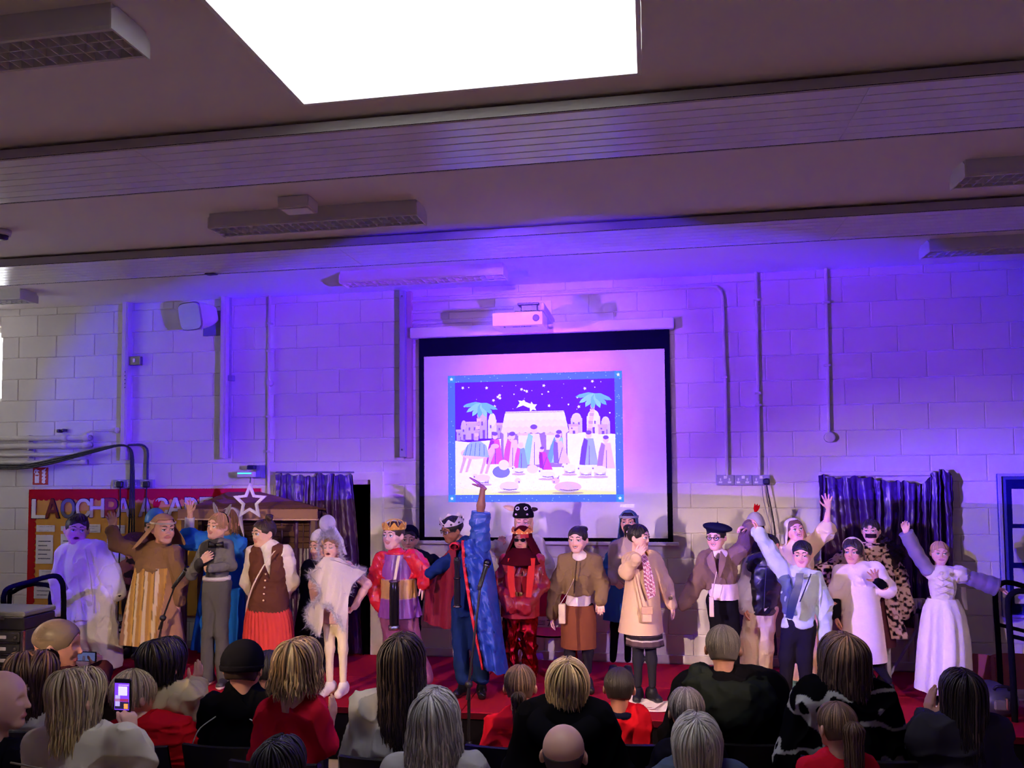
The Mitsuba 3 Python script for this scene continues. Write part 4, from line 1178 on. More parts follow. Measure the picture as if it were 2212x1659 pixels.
# keyboard stand in the dark left corner of the stage
t = thing('keyboard_stand', 'black folding stand with a keyboard behind the boy in the white suit', 'keyboard')
a, b = at(243, 1352, 6.95), at(300, 1352, 6.95)
obj('keyboard', cbox([a[0], 6.85, a[2] - .03], [b[0] + .2, 7.10, a[2] + .025], .006), 'plastic', t, rgb(18, 17, 22), False); obj('keys', cbox([a[0] + .02, 6.846, a[2] - .028], [b[0] + .18, 6.86, a[2] - .005], .002), 'plastic', t, rgb(206, 200, 214), False)
for s0, s1 in ((a[0] + .02, b[0] + .16), (b[0] + .16, a[0] + .02)):
    obj('strut', tube([[s0, 6.98, a[2] - .04], [s1, 6.98, STAGE + .012]], .013, 8), 'paint', t, rgb(22, 21, 26))

# chairs beside and on the stage
def plastic_chair(label, x, y, z, rot, col, seat=.38, leg_col=(60, 56, 62), group=None, sc=1.0):
    t = thing('chair', label, 'chair', group)
    Rm = rz(rot)
    def put(n, m, mt, c, sm=True): obj(n, xf((m[0] * sc, m[1]), Rm, (x, y, z)), mt, t, c, sm)
    u, v = np.linspace(-1, 1, 13), np.linspace(0, 1, 9)
    P = np.array([[[.20 * a * (1 - .08 * b * b), .17 + .03 * a * a * -1 + .05 * b, seat + .10 + .27 * b - .02 * (a ** 4) * b] for a in u] for b in v])
    put('backrest', sheet(P, .014), 'plastic', col)
    P = np.array([[[.20 * a, -.20 + .38 * b, seat + .02 * a * a - .012 * (1 - (2 * b - 1) ** 2)] for a in u] for b in v])
    put('seat', sheet(P, .014), 'plastic', col)
    for sx in (-1, 1):
        put('leg', tube([[sx * .17, -.17, seat - .01], [sx * .19, -.20, .0]], .012, 8), 'foil', rgb(*leg_col))
        put('leg', tube([[sx * .17, .15, seat - .01], [sx * .19, .21, .0]], .012, 8), 'foil', rgb(*leg_col))
        put('back_post', tube([[sx * .15, .16, seat - .005], [sx * .16, .19, seat + .12]], .011, 8), 'foil', rgb(*leg_col))
    return t


c = at(1177, 1300, 6.72)
plastic_chair('red plastic chair behind the king in red, a card leaning on it', c[0] + .06, 6.72, STAGE, 0, rgb(186, 22, 40), seat=.36, leg_col=(150, 30, 40))
t = thing('number_card', 'white card with a dark 7 lying on the red chair', 'card')
a, b = at(1158, 1337, 6.55), at(1200, 1356, 6.55)
obj('card', cbox([a[0], 6.55, b[2]], [b[0], 6.556, a[2]], .001), 'matt', t, rgb(226, 220, 236), False)
m = text_poly('7', .05, True); obj('numeral', (np.c_[m[0][:, 0] + a[0] + .085, 6.55 - m[0][:, 2] * .6, m[0][:, 1] + b[2] + .012], m[1]), 'matt', t, rgb(96, 84, 120), False)
obj('print', cat_([pbox([a[0] + .012, 6.548, a[2] - .02 - k * .014], [a[0] + .075, 6.5495, a[2] - .014 - k * .014]) for k in range(3)]), 'matt', t, rgb(120, 108, 150), False)
for px, lab in ((2122, 'brown wooden chair right of the angel, its back to the wall'), (2222, 'brown wooden chair cut off by the right edge of the photo')):
    c = at(px, 1450, 6.75)
    plastic_chair(lab, c[0], 6.78, 0.0, 0, rgb(150, 84, 52), seat=c[2] - .29, leg_col=(190, 186, 186), group=None)

# table with white cups behind the angel
t = thing('side_table', 'dark draped side table between the leopard coat and the angel', 'table')
a, b = at(1902, 1322, 6.95), at(1996, 1322, 6.95)
zt2 = at(1980, 1313, 6.95)[2]
obj('top', cbox([a[0], 6.85, zt2 - .03], [b[0] + .02, 7.15, zt2], .004), 'matt', t, rgb(40, 34, 44), False)
for x in (a[0] + .03, b[0] - .01):
    for y in (6.88, 7.12): obj('leg', cbox([x - .015, y - .015, STAGE], [x + .015, y + .015, zt2 - .03], .003), 'paint', t, rgb(170, 166, 180), False)
obj('brace', tube([[a[0] + .04, 6.88, STAGE + .06], [b[0] - .02, 6.88, zt2 - .06]], .012, 8), 'paint', t, rgb(150, 146, 190))
k = 0
for i in range(5):
    for j in range(2):
        p = [b[0] - .15 + i * .036, 6.90 + j * .05, zt2]
        m = lathe([(.012, 0), (.016, .05), (.0175, .075), (.0165, .076), (.014, .05)], 14)
        obj('cup', xf(m, None, p), 'plastic', None, rgb(232, 226, 236), label='white cup in the ' + ('front', 'rear')[j] + ' row on the dark side table, ' + ('leftmost', 'second from the left', 'third from the left', 'second from the right', 'rightmost')[i], cat='cup', group='cups on the side table')

# things lying at the front of the stage
t = thing('script_papers', 'loose white pages lying on the front edge of the stage', 'papers')
c = on(1398, 1534, STAGE)
for k, (dx, dy, a) in enumerate(((0, 0, .1), (.05, .03, .32), (-.05, .05, -.2))):
    u, v = np.meshgrid(np.linspace(-.105, .105, 8), np.linspace(-.148, .148, 9), indexing='ij')
    z = .004 + k * .004 + .018 * (np.abs(u) / .105) ** 3 * (v > 0) + .01 * (v / .148) ** 4
    P = np.stack([u, v, z], -1) @ rz(a + 1.4).T + [c[0] + dx, c[1] + dy + .06, STAGE]
    obj('sheet', sheet(P, .001), 'matt', t, rgb(240, 222, 226))
t = thing('carry_case', 'rounded dark carry case with a metal clasp at the right end of the stage front', 'case')
c = on(2164, 1549, STAGE)
F = Field(c - [.2, .2, .05], c + [.25, .4, .35], .010)
F.etube(c + [0, .04, .10], c + [0, .20, .10], (.125, .105), (.12, .10), [1, 0, 0], k=.05); F.clip(c + [0, 0, .004], [0, 0, -1])
obj('shell', F.mesh(), 'plastic', t, rgb(62, 58, 62)); obj('handle', tube(spline([c + [-.05, -.02, .19], c + [-.035, -.035, .215], c + [.03, -.035, .215], c + [.045, -.02, .19]], 14), .010, 8), 'plastic', t, rgb(20, 18, 20)); obj('clasp', cbox(c + [.0, -.085, .07], c + [.014, -.06, .15], .004), 'foil', t, rgb(220, 200, 150), False); obj('front_panel', cbox(c + [-.07, -.075, .06], c + [.03, -.05, .13], .01), 'plastic', t, rgb(110, 102, 96), False)

# small props: boxes and bags in the far left corner
t = thing('red_cushions', 'row of dark red cushions below the left end of the notice board', 'cushions')
for px in (35, 62, 92): 
    c = at(px, 1322, 6.9); F = Field(c - .2, c + .2, .012); F.ell(c - [0, 0, .03], [.10, .09, .06]); F.wrinkle(.008, 14, px); obj('cushion', F.mesh(), 'cloth', t, rgb(96, 30, 34))
obj('shelf', cbox([at(10, 1330, 6.9)[0], 6.75, STAGE], [at(118, 1330, 6.9)[0], 7.1, at(60, 1339, 6.9)[2]], .004), 'matt', t, rgb(40, 32, 36), False)

# ---------------------------------------------------------------- people: heads, hands and hair in a head's or hand's own frame
C0, R0 = np.array([0, 0.05, 0.12]), np.array([0.365, 0.43, 0.385])          # skull; the chin is at z = -0.5, the crown at +0.5, the face towards -y
HEADS, HANDS = {}, {}


def head_mesh(mouth, h=0.021):
    if (mouth, h) in HEADS: return HEADS[mouth, h]
    F = Field([-.5, -.6, -.72], [.5, .56, .56], h)
    F.ell(C0, R0)
    F.ell([0, -.10, -.13], [.28, .29, .35], k=.16)
    F.cap([-.04, -.285, -.425], [.04, -.285, -.425], .075, k=.12)
    for s in (-1, 1):
        F.cap([s * .24, -.02, -.20], [s * .10, -.25, -.40], .085, .08, k=.14)
        F.ell([s * .165, -.235, -.17], [.12, .10, .11], k=.12)
        F.ell([s * .145, -.395, .02], [.088, .085, .062], k=.07, sub=True)
        F.cap([s * .24, -.30, .115], [s * .07, -.37, .10], .032, k=.06)
        F.ell([s * .375, .03, -.05], [.035, .085, .125], R=rz(-s * .5), k=.03)
        F.ell([s * .41, .0, -.045], [.03, .05, .08], R=rz(-s * .5), k=.02, sub=True)
        F.cap([s * .05, -.395, -.155], [s * .052, -.40, -.155], .034, k=.03)
    F.cap([0, -.36, .05], [0, -.432, -.13], .024, .038, k=.05)
    F.cap([0, .07, -.30], [0, .10, -.72], .195, .20, k=.10)
    up = .035 if mouth in ('smile', 'grin') else 0.0
    xs = np.linspace(-.115, .115, 7)
    yy = lambda x: -.378 + 1.9 * x * x
    zz = lambda x: -.275 + up * (x / .115) ** 2 * 1.4 - (0 if up else .0)
    for a, b in zip(xs[:-1], xs[1:]):
        op = .022 if mouth in ('grin', 'open') else .0
        F.cap([a, yy(a), zz(a) + .014 + op * .6], [b, yy(b), zz(b) + .014 + op * .6], .017, k=.02)
        F.cap([a * .9, yy(a) + .002, zz(a) - .018 - op], [b * .9, yy(b) + .002, zz(b) - .018 - op], .021, k=.02)
    if mouth in ('grin', 'open'):
        F.ell([0, -.385, -.272 + up * .4], [.085, .07, .024 if mouth == 'grin' else .04], k=.012, sub=True)
    else:
        for a, b in zip(xs[1:-2], xs[2:-1]):
            F.cap([a, yy(a) - .02, zz(a)], [b, yy(b) - .02, zz(b)], .007, k=.012, sub=True)
    m = F.mesh()
    v = m[0]
    zc = -.275 + up * (v[:, 0] / .115) ** 2 * 1.4
    lip = np.clip(1.25 - np.sqrt((v[:, 0] / .115) ** 2 + ((v[:, 2] - zc) / .052) ** 2), 0, .3) / .3 * (v[:, 1] < -.3)
    cav = ((np.abs(v[:, 0]) < .09) & (np.abs(v[:, 2] - zc + .005) < .05) & (v[:, 1] > -.372) & (v[:, 1] < -.25)) if mouth in ('grin', 'open') else np.zeros(len(v), bool)
    blush = np.exp(-(((np.abs(v[:, 0]) - .19) / .09) ** 2 + ((v[:, 2] + .15) / .09) ** 2)) * (v[:, 1] < -.1)
    HEADS[mouth, h] = (m, lip, cav, blush)
    return HEADS[mouth, h]


def head_back(h=0.026):
    """A simpler head for people seen from behind."""
    if 'back' in HEADS: return HEADS['back']
    F = Field([-.5, -.6, -.75], [.5, .56, .56], h)
    F.ell(C0, R0)
    F.ell([0, -.10, -.13], [.285, .29, .35], k=.16)
    F.cap([-.05, -.28, -.42], [.05, -.28, -.42], .085, k=.12)
    F.cap([0, -.36, .06], [0, -.445, -.13], .03, .045, k=.05)
    F.cap([-.06, -.37, -.285], [.06, -.37, -.285], .03, k=.04)
    for s in (-1, 1):
        F.ell([s * .145, -.40, .02], [.085, .08, .06], k=.06, sub=True)
        F.ell([s * .375, .03, -.05], [.04, .09, .125], R=rz(-s * .55), k=.03)
        F.ell([s * .42, -.005, -.045], [.03, .055, .085], R=rz(-s * .55), k=.02, sub=True)
    F.cap([0, .09, -.28], [0, .13, -.75], .215, .23, k=.10)
    m = F.mesh()
    v = m[0]
    lip = np.clip(1.2 - np.sqrt((v[:, 0] / .1) ** 2 + ((v[:, 2] + .285) / .045) ** 2), 0, .3) / .3 * (v[:, 1] < -.33)
    HEADS['back'] = (m, lip, np.zeros(len(v), bool), lip * 0)
    return HEADS['back']


def hand_mesh(pose):
    """Wrist at the origin, fingers along +x, palm towards -z, thumb on the +y side; one unit long."""
    if pose in HANDS: return HANDS[pose]
    curl, spread, tc = {'open': (4, 9, 0), 'spread': (2, 15, 10), 'relaxed': (22, 3, -18), 'fist': (72, 0, -34), 'hold': (50, 2, -26), 'flat': (6, 4, -14), 'droop': (30, 6, 0)}[pose]
    F = Field([-.25, -.5, -.62], [1.1, .62, .3], .027)
    F.etube([-.18, 0, 0], [.06, 0, 0], (.13, .10), (.15, .095), [0, 1, 0], k=.05)
    F.etube([.04, 0, 0], [.44, 0, 0], (.17, .085), (.215, .075), [0, 1, 0], k=.08)
    for i, (y, L) in enumerate(zip((.155, .055, -.05, -.15), (.40, .45, .42, .33))):
        a = math.radians(spread * (1.5 - i))
        p = np.array([.47 - .03 * abs(i - 1.2), y, 0.0])
        c = 0.0
        for sgm, (fr, r) in enumerate(((.45, .058), (.31, .052), (.24, .046))):
            c += math.radians(curl * (.85 if sgm == 0 else 1.0) + i * (2 if curl < 15 else 0))
            q = p + L * fr * np.array([math.cos(c) * math.cos(a), math.cos(c) * math.sin(a), -math.sin(c)])
            F.cap(p, q, r, r - .005, k=.022 if sgm else .04)
            p = q
    t = math.radians(48 + tc)
    p = np.array([.12, .12, -.03])
    for L, r, up in ((.2, .075, 0), (.19, .06, -.12), (.15, .052, -.2)):
        q = p + L * np.array([math.cos(t), math.sin(t), -.25 + up * (1 if curl > 15 else .2)])
        F.cap(p, q, r, r - .008, k=.05)
        p = q
        t -= math.radians(14)
    HANDS[pose] = F.mesh()
    return HANDS[pose]


def ribbons(P, w, t, nrm, cols):
    """Locks of hair: paths P (n, m, 3), half widths w and half thicknesses t (n, m), outward normals nrm (n, m, 3), one colour each."""
    n, m = P.shape[:2]
    tg = np.gradient(P, axis=1)
    tg /= np.maximum(np.linalg.norm(tg, axis=2, keepdims=True), 1e-9)
    b = np.cross(tg, nrm)
    b /= np.maximum(np.linalg.norm(b, axis=2, keepdims=True), 1e-9)
    nn = np.cross(b, tg)
    V = np.stack([P + b * w[..., None], P + nn * t[..., None], P - b * w[..., None], P - nn * t[..., None]], 2)      # n, m, 4, 3
    base = (np.arange(n)[:, None, None] * m + np.arange(m - 1)[None, :, None]) * 4
    j = np.arange(4)[None, None, :]
    a0, a1 = base + j, base + (j + 1) % 4
    f = np.concatenate([np.stack([a0, a1, a1 + 4], -1).reshape(-1, 3), np.stack([a0, a1 + 4, a0 + 4], -1).reshape(-1, 3)])
    return V.reshape(-1, 3), f[:, ::-1], np.repeat(cols, m * 4, axis=0)


def strands(n, phi, th0, th1, drop, w=.022, t=.011, seed=0, out=1.05, wave=.0, flare=0.0, m=11, crown=(0, 0), spread=0.0, hang=None, hug=0.0, thj=10, part=None):
    """Locks that leave the crown, follow the skull down to the polar angle th1 (degrees) and then hang for the length drop.
    phi: range of directions, 0 = face, 90 = the viewer's right of a face towards us."""
    r = np.random.default_rng(seed)
    ph = np.radians(np.sort(r.uniform(phi[0], phi[1], n)))
    q = np.linspace(0, 1, m)[None, :]
    e = np.radians(np.clip((th1(np.degrees(ph)) if callable(th1) else np.full(n, th1)) + r.uniform(-thj, thj, n), 5, 150))[:, None]
    s0 = np.radians(th0 + r.uniform(0, 14, n))[:, None]
    dr_ = drop if np.ndim(drop) else np.full(n, drop)
    dr_ = dr_ * r.uniform(.82, 1.05, n)
    arc = .42 * np.maximum(e - s0, 0.01)
    tot = arc + dr_[:, None]
    L = q * tot
    th = np.minimum(s0 + L / .42, e)
    hangL = np.maximum(L - arc, 0)
    layer = out + r.uniform(-.05, .035, n)[:, None]
    phx = ph[:, None] + (r.normal(0, .05, n)[:, None] + spread * r.normal(0, 1, n)[:, None]) * q
    d = np.stack([np.sin(th) * np.sin(phx), -np.sin(th) * np.cos(phx), np.cos(th)], -1)
    P = C0 + d * R0 * layer[..., None]
    if part is not None:                                                # a parting: the roots spread out along a line
        P[..., 1] += (1 - q) ** 2 * r.uniform(-.25, .25, n)[:, None]
    nrm = d / R0
    nrm /= np.linalg.norm(nrm, axis=-1, keepdims=True)
    P = P + np.array([crown[0], crown[1], 0]) * ((1 - q) ** 2)[..., None]
    hz = np.stack([np.sin(phx), -np.cos(phx), np.zeros_like(phx)], -1)
    fl = flare * hangL + wave * np.sin(hangL * 16 + r.uniform(0, 6, n)[:, None]) * np.minimum(hangL * 3, 1) - hug * np.minimum(hangL, .35)
    P = P + hz * fl[..., None]
    P[..., 2] -= hangL
    if wave:
        P[..., 0] += wave * .7 * np.cos(hangL * 13 + r.uniform(0, 6, n)[:, None]) * np.minimum(hangL * 3, 1)
    taper = np.clip(1.15 - q ** 3, .12, 1) * np.clip(q * 6 + .35, 0, 1)
    ww = w * r.uniform(.7, 1.3, n)[:, None] * taper
    return P, ww, ww * (t / w), nrm, r


def smooth_cols(base, r, n, jit=.16, streak=None):
    """A colour per lock; some locks take the streak colour."""
    c = np.asarray(base)[None] * np.exp(r.normal(0, jit, n))[:, None]
    if streak is not None:
        k = r.random(n) < streak[1]
        c[k] = rgb(*streak[0])[None] * np.exp(r.normal(0, jit, k.sum()))[:, None]
    return np.clip(c, 0, 1)


class Person:
    def __init__(s, label, Y, hc, hh, yaw=0, pitch=0, roll=0, sh=None, hip=None, skin=(222, 170, 148), back=False, wide=1.0, group=None, floor=STAGE):
        s.key = thing('person', label, 'person', group)
        s.Y, s.back, s.floor = Y, back, floor
        s.px = np.linalg.norm(at(hc[0] + 1, hc[1], Y) - at(hc[0], hc[1], Y))          # metres per pixel there
        s.h = hh * s.px * (1.0 if back else .86)
        s.R = rz(math.radians(yaw)) @ rx(math.radians(pitch)) @ ry(math.radians(roll))
        s.C = at(*hc, Y)
        s.wide = wide
        s.skin = rgb(*skin)
        s.sl, s.sr = (s.P(*q) for q in sh)
        s.hip = s.P(*hip)
        s.side = unit(s.sr - s.sl)
        s.sw = np.linalg.norm(s.sr - s.sl) / 2
        s.neck = (s.sl + s.sr) / 2 + [0, .0, .10 * s.h + .04 * s.sw]
        s.arms, s.parts = {}, []
        s.bodyms, s.bodycol = [], []

    def P(s, x, y, dy=0.0):
        return at(x, y, s.Y + dy)

    def hl(s, mesh):
        """From the head's frame into the hall."""
        v = np.asarray(mesh[0]) * [s.wide, 1, 1]
        return (v * s.h) @ s.R.T + s.C, mesh[1]

    def hp(s, p):
        return (np.asarray(p, float) * [s.wide, 1, 1] * s.h) @ s.R.T + s.C

    def put(s, name, mesh, m, col, label=None, smooth=True, under=None):
        return obj(name, mesh, m, under or s.key, col, smooth, label=label)

    def arm(s, side, elbow, wrist, pose='relaxed', d=None, palm=None, thumb=None, size=None, sleeve=1.0, hand=True):
        S = s.sl if side == 'l' else s.sr
        E, Wr = s.P(*elbow), s.P(*wrist)
        s.arms[side] = (S, E, Wr)
        fa = unit(Wr - E)
        if hand:
            d = fa if d is None else unit(d)
            palm = np.array([0, 1.0, 0]) if palm is None else np.asarray(palm, float)
            palm = unit(palm - d * (palm @ d))
            L = size or .70 * s.h
            y = np.cross(-palm, d)
            th = np.asarray(thumb if thumb is not None else [1 if side == 'l' else -1, 0, 0.3], float)
            mir = -1 if y @ th < 0 else 1
            m = hand_mesh(pose)
            v = m[0] * [1, mir, 1] * L
            Rm = np.stack([d, y, -palm], 1)
            s.bodyms.append((v @ Rm.T + Wr, m[1] if mir > 0 else m[1][:, ::-1]))
            s.bodycol.append(np.tile(s.skin, (len(v), 1)))
        F = Field(np.minimum(E, Wr) - .08, np.maximum(E, Wr) + .08, .012)
        F.cap(E, E + (Wr - E) * .35, .165 * s.h, .17 * s.h)
        F.cap(E + (Wr - E) * .35, Wr, .165 * s.h, .098 * s.h)
        m = F.mesh()
        s.bodyms.append(m)
        s.bodycol.append(np.tile(s.skin, (len(m[0]), 1)))
        return s

    def body(s, mouth='neutral', lips=(190, 96, 92), core=True, lipmix=.75):
        """The figure itself: one skin over head, neck, trunk, arms and hands."""
        m, lip, cav, blush = head_back() if s.back else head_mesh(mouth)
        c = np.tile(s.skin, (len(m[0]), 1))
        c = c * (1 - blush[:, None] * .3) + rgb(224, 120, 108) * np.clip(s.skin.max() * 1.4, .2, 1) * blush[:, None] * .3
        c = c * (1 - lip[:, None] * lipmix) + rgb(*lips) * lip[:, None] * lipmix
        c[cav] = rgb(70, 22, 24)
        s.bodyms.append(s.hl(m)); s.bodycol.append(c)
        nb = s.neck - [0, 0, .12 * s.h]
        pts = [s.hp([0, .09, -.3]), nb, s.hip, s.sl, s.sr] + [q for a in s.arms.values() for q in a]
        F = Field(np.min(pts, 0) - .15, np.max(pts, 0) + .15, .02)
        F.cap(s.hp([0, .08, -.3]), nb, .19 * s.h, .22 * s.h)
        s.trunk(F, -.03)
        for S, E, Wr in s.arms.values():
            F.cap(S, E, .15 * s.h, .13 * s.h, k=.03)
        m = F.mesh()
        s.bodyms.append(m); s.bodycol.append(np.tile(s.skin, (len(m[0]), 1)))
        s.put('body', cat_(s.bodyms), 'skin', np.vstack(s.bodycol))
        return s

    def trunk(s, F, g, depth=1.0, k=.05):
        h = s.h
        ch = s.neck * .62 + s.hip * .38
        F.etube(s.hip, ch, (s.sw * .74 + g, .36 * h * depth + g), (s.sw * .82 + g, .40 * h * depth + g), s.side, k=k)
        F.etube(ch, s.neck - [0, 0, .16 * h], (s.sw * .82 + g, .39 * h * depth + g), (s.sw * .60 + g, .28 * h * depth + g), s.side, k=k)
        for S in (s.sl, s.sr):
            F.cap(s.neck - [0, 0, .12 * h], S - s.side * np.sign((S - s.neck) @ s.side) * .06 * h, .17 * h + g, .165 * h + g, k=k)

    def face(s, eye=(70, 48, 34), brow=(70, 50, 38), lid=.20, look=(0, 0), lash=True, brows=True):
        c = s.skin * .93
        for k in (-1, 1):
            ctr = np.array([k * .145, -.338, .005])
            th, ph = np.meshgrid(np.linspace(.02, np.pi, 11), np.linspace(0, 2 * np.pi, 17)[:-1], indexing='ij')
            v = np.stack([np.sin(th) * np.cos(ph), -np.cos(th), np.sin(th) * np.sin(ph)], -1)
            g = grid_mesh(np.concatenate([v, v[:, :1]], 1))
            ang = np.arccos(np.clip(-g[0][:, 1], -1, 1))
            col = np.where((ang < .30)[:, None], rgb(12, 9, 9), np.where((ang < .62)[:, None], rgb(*eye), rgb(236, 232, 230)))
            Rl = rz(look[0]) @ rx(look[1])
            e = (g[0] @ Rl.T * .069 + ctr, g[1])
            s.put('eye', s.hl(e), 'gloss', col)
            a = np.linspace(-1.15, 1.15, 9)
            zl = lambda x: .062 * (1 - 2 * lid) * np.cos(x * .9)
            edge = np.stack([ctr[0] + .078 * np.sin(a) * .98, ctr[1] - .076 * np.cos(a) * .95, ctr[2] + zl(a) - .004], 1)
            top = edge + np.array([0, .02, .05 + .05 * lid]) + np.stack([0 * a, .02 * np.cos(a), 0 * a], 1)
            mid = (edge + top) / 2 + [0, -.012, .008]
            s.put('eyelid', s.hl(sheet(np.stack([edge, mid, top]), .008)), 'skin', c)
            if lash: s.put('eyelash', s.hl(tube(edge + [0, -.006, 0], .0085, 5)), 'skin', rgb(30, 20, 18))
            if brows:
                b = np.array([[k * .055, -.405, .115], [k * .11, -.40, .138], [k * .17, -.37, .135], [k * .225, -.315, .108]])
                s.put('eyebrow', s.hl(tube(spline(b, 9), np.array([.012, .017, .018, .018, .017, .015, .013, .010, .006]), 6)), 'skin', rgb(*brow))
        return s

    def teeth(s):
        x = np.linspace(-.075, .075, 9)
        P = np.stack([np.stack([x, -.358 + 1.9 * x * x, -.258 + .012 * (x / .08) ** 2 * 1.6 + 0 * x], 1), np.stack([x, -.358 + 1.9 * x * x, -.284 + .02 * (x / .08) ** 2 + 0 * x], 1)])
        s.put('teeth', s.hl(sheet(P, .01)), 'gloss', rgb(236, 230, 222))
        return s

    def hair(s, col, ms, streak=None, jit=.16, name='hair', label=None):
        """ms: strand sets; and the close cap of hair under them."""
        V, Cc, vs = [], [], 0
        for st in ms:
            if isinstance(st, tuple) and len(st) == 5:
                P, ww, tt, nrm, r = st
                v, f, c = ribbons(P, ww, tt, nrm, smooth_cols(rgb(*col), r, len(P), jit, streak))
                V.append((v, f)); Cc.append(c)
            else:
                V.append(st); Cc.append(np.tile(rgb(*col) * .72, (len(st[0]), 1)))
        s.put(name, s.hl(cat_(V)), 'hair', np.vstack(Cc), label)
        return s

    def top(s, col, m='cloth', g=.012, sleeve=1.0, hem=None, depth=1.0, name='top', fold=(.006, 17), seed=1, h=.0075, label=None, sl_r=1.0, arms='lr', collar=0.0, neck=True, cuff=None, fn=None, low=None, open_neck=0.0, dirs=(1, 1, .6)):
        """A garment over the trunk and the sleeves. hem: the pixel row of its lower edge."""
        pts = [s.neck + [0, 0, .1], s.hip - [0, 0, .12], s.sl, s.sr]
        for a in arms:
            if a in s.arms: pts += list(s.arms[a])
        zl = s.P(s_px(s, s.hip)[0], hem)[2] if hem else (s.hip[2] - .02)
        pts.append(np.array([s.hip[0], s.hip[1], zl]))
        F = Field(np.min(pts, 0) - .16, np.max(pts, 0) + .16, h)
        s.trunk(F, g, depth)
        if zl < s.hip[2]:
            F.etube(s.hip, np.array([s.hip[0], s.hip[1], zl - .1]), (s.sw * .74 + g, .36 * s.h * depth + g), (s.sw * .84 + g, .42 * s.h * depth + g), s.side, k=.05)
        if neck: F.cap(s.neck - [0, 0, .1 * s.h], s.neck + [0, 0, collar * s.h], .25 * s.h + g * .5, .235 * s.h + g * .5, k=.05)
        F.clip([0, 0, zl], [0, 0, -1])
        for a in arms:
            if a not in s.arms: continue
            S, E, Wr = s.arms[a]
            sv = sleeve.get(a, 1.0) if isinstance(sleeve, dict) else sleeve
            L1, L2 = np.linalg.norm(E - S), np.linalg.norm(Wr - E)
            Lt = sv * (L1 + L2)
            e1 = S + (E - S) * min(1, Lt / L1)
            F.cap(S - s.side * np.sign((S - s.neck) @ s.side) * .06 * s.h, e1, (.18 * s.h + g) * sl_r, (.165 * s.h + g) * sl_r, k=.04)
            if Lt > L1:
                e2 = E + (Wr - E) * min(1.0, (Lt - L1) / L2)
                F.cap(E, e2, (.165 * s.h + g) * sl_r, (cuff or (.125 * s.h + g)) * sl_r, k=.02)
        if fold[0]: F.wrinkle(fold[0] * 1.25, fold[1], seed, dirs)
        if open_neck: F.cap(s.neck + [0, -.4 * s.h, .3 * s.h], s.neck + [0, .05 * s.h, -.0], open_neck * s.h, open_neck * s.h, k=.01, sub=True)
        mm = F.mesh()
        c = fn(mm[0]) if fn else rgb(*col)
        return s.put(name, mm, m, c, label)

    def legs(s, col, ankles, knees=None, m='cloth', r=(.26, .20, .15), g=.0, name='trousers', to=None, fold=(.005, 16), seed=2, sep=.42, top=None, label=None, h=.0115, fn=None):
        """Trousers or tights: ankles and knees as pixels; to: fraction of the lower leg covered."""
        A = [s.P(*a) for a in ankles]
        A = [np.array([a[0], a[1], max(a[2], s.floor + .05)]) for a in A]
        s.ank = A
        Hs = [s.hip + s.side * q * s.sw * sep for q in (-1, 1)]
        K = [s.P(*k) for k in knees] if knees else [(a + b) / 2 + [0, -.02, 0] for a, b in zip(Hs, A)]
        pts = Hs + A + K + [s.hip + [0, 0, .1]]
        F = Field(np.min(pts, 0) - .15, np.max(pts, 0) + .13, h)
        hk = .66 if name in ('tights', 'leggings') else .82
        F.etube(s.hip + [0, 0, .02 if hk > .7 else -.05], s.hip - [0, 0, .06], (s.sw * hk + g, .46 * hk * s.h + g), (s.sw * (hk + .02) + g, .48 * hk * s.h + g), s.side, k=.04)
        for a, k, b in zip(Hs, K, A):
            F.cap(a, k, r[0] * 1.25 * s.h + g, r[1] * s.h + g, k=.03)
            F.cap(k, b, r[1] * s.h + g, r[2] * s.h + g, k=.03)
        if fold[0]: F.wrinkle(fold[0], fold[1], seed, (1, 1, .5))
        F.clip([0, 0, s.floor + .035], [0, 0, -1])
        mm = F.mesh()
        return s.put(name, mm, m, fn(mm[0]) if fn else rgb(*col), label)

    def shoes(s, col, toes=None, L=None, label=None, m='plastic', sole=None):
        for i, a in enumerate(s.ank):
            d = unit(np.array([(-.25, .25)[i] if toes is None else toes[i], -1, 0]))
            L_ = L or 1.0 * s.h
            w = .165 * s.h
            heel = np.array([a[0], a[1], s.floor + .03]) - d * .28 * L_
            toe = heel + d * L_ * .82
            F = Field(np.minimum(heel, toe) - .1, np.maximum(heel, toe) + [.1, .1, .14], .0105)
            F.etube(heel + [0, 0, .012], toe, (w, .05), (w * 1.05, .034), np.cross(d, [0, 0, 1]), k=.03)
            F.cap(heel + d * .22 * L_ + [0, 0, .01], np.array([a[0], a[1], s.floor + .09]), w * .95, w * .8, k=.05)
            F.clip([0, 0, s.floor + .002], [0, 0, -1])
            F.clip([0, 0, s.floor + .10], [0, 0, 1])
            mm = F.mesh()
            c = np.tile(rgb(*col), (len(mm[0]), 1))
            if sole is not None: c[mm[0][:, 2] < s.floor + .022] = rgb(*sole)
            s.put('shoe', mm, m, c, label)
        return s


def s_px(s, p):
    """Pixel of a point of the hall."""
    q = np.asarray(p, float) - [0, 0, CZ]
    z = q @ FW
    return 1106 + FOC * (q @ CR) / z, 829.5 + PPY - FOC * (q @ CU) / z


def cap_hair(front=.0, grow=1.06, low=-.25, h=.032, face=True, side=.0, seed=None):
    """A close cap of hair over the skull, cut away over the face, in the head's frame."""
    F = Field([-.52, -.56, -.6], [.52, .62, .62], h)
    F.ell(C0, R0 * grow)
    F.ell([0, .14, -.12], [.30, .30, .36], k=.1)
    if face: F.ell([0, -.46 - front, -.11 - .0], [.31 + side, .34, .37], k=.05, sub=True)
    F.clip([0, 0, low], unit([0, .35, -1]))
    if seed is not None: F.wrinkle(.012, 9, seed)
    return F.mesh()


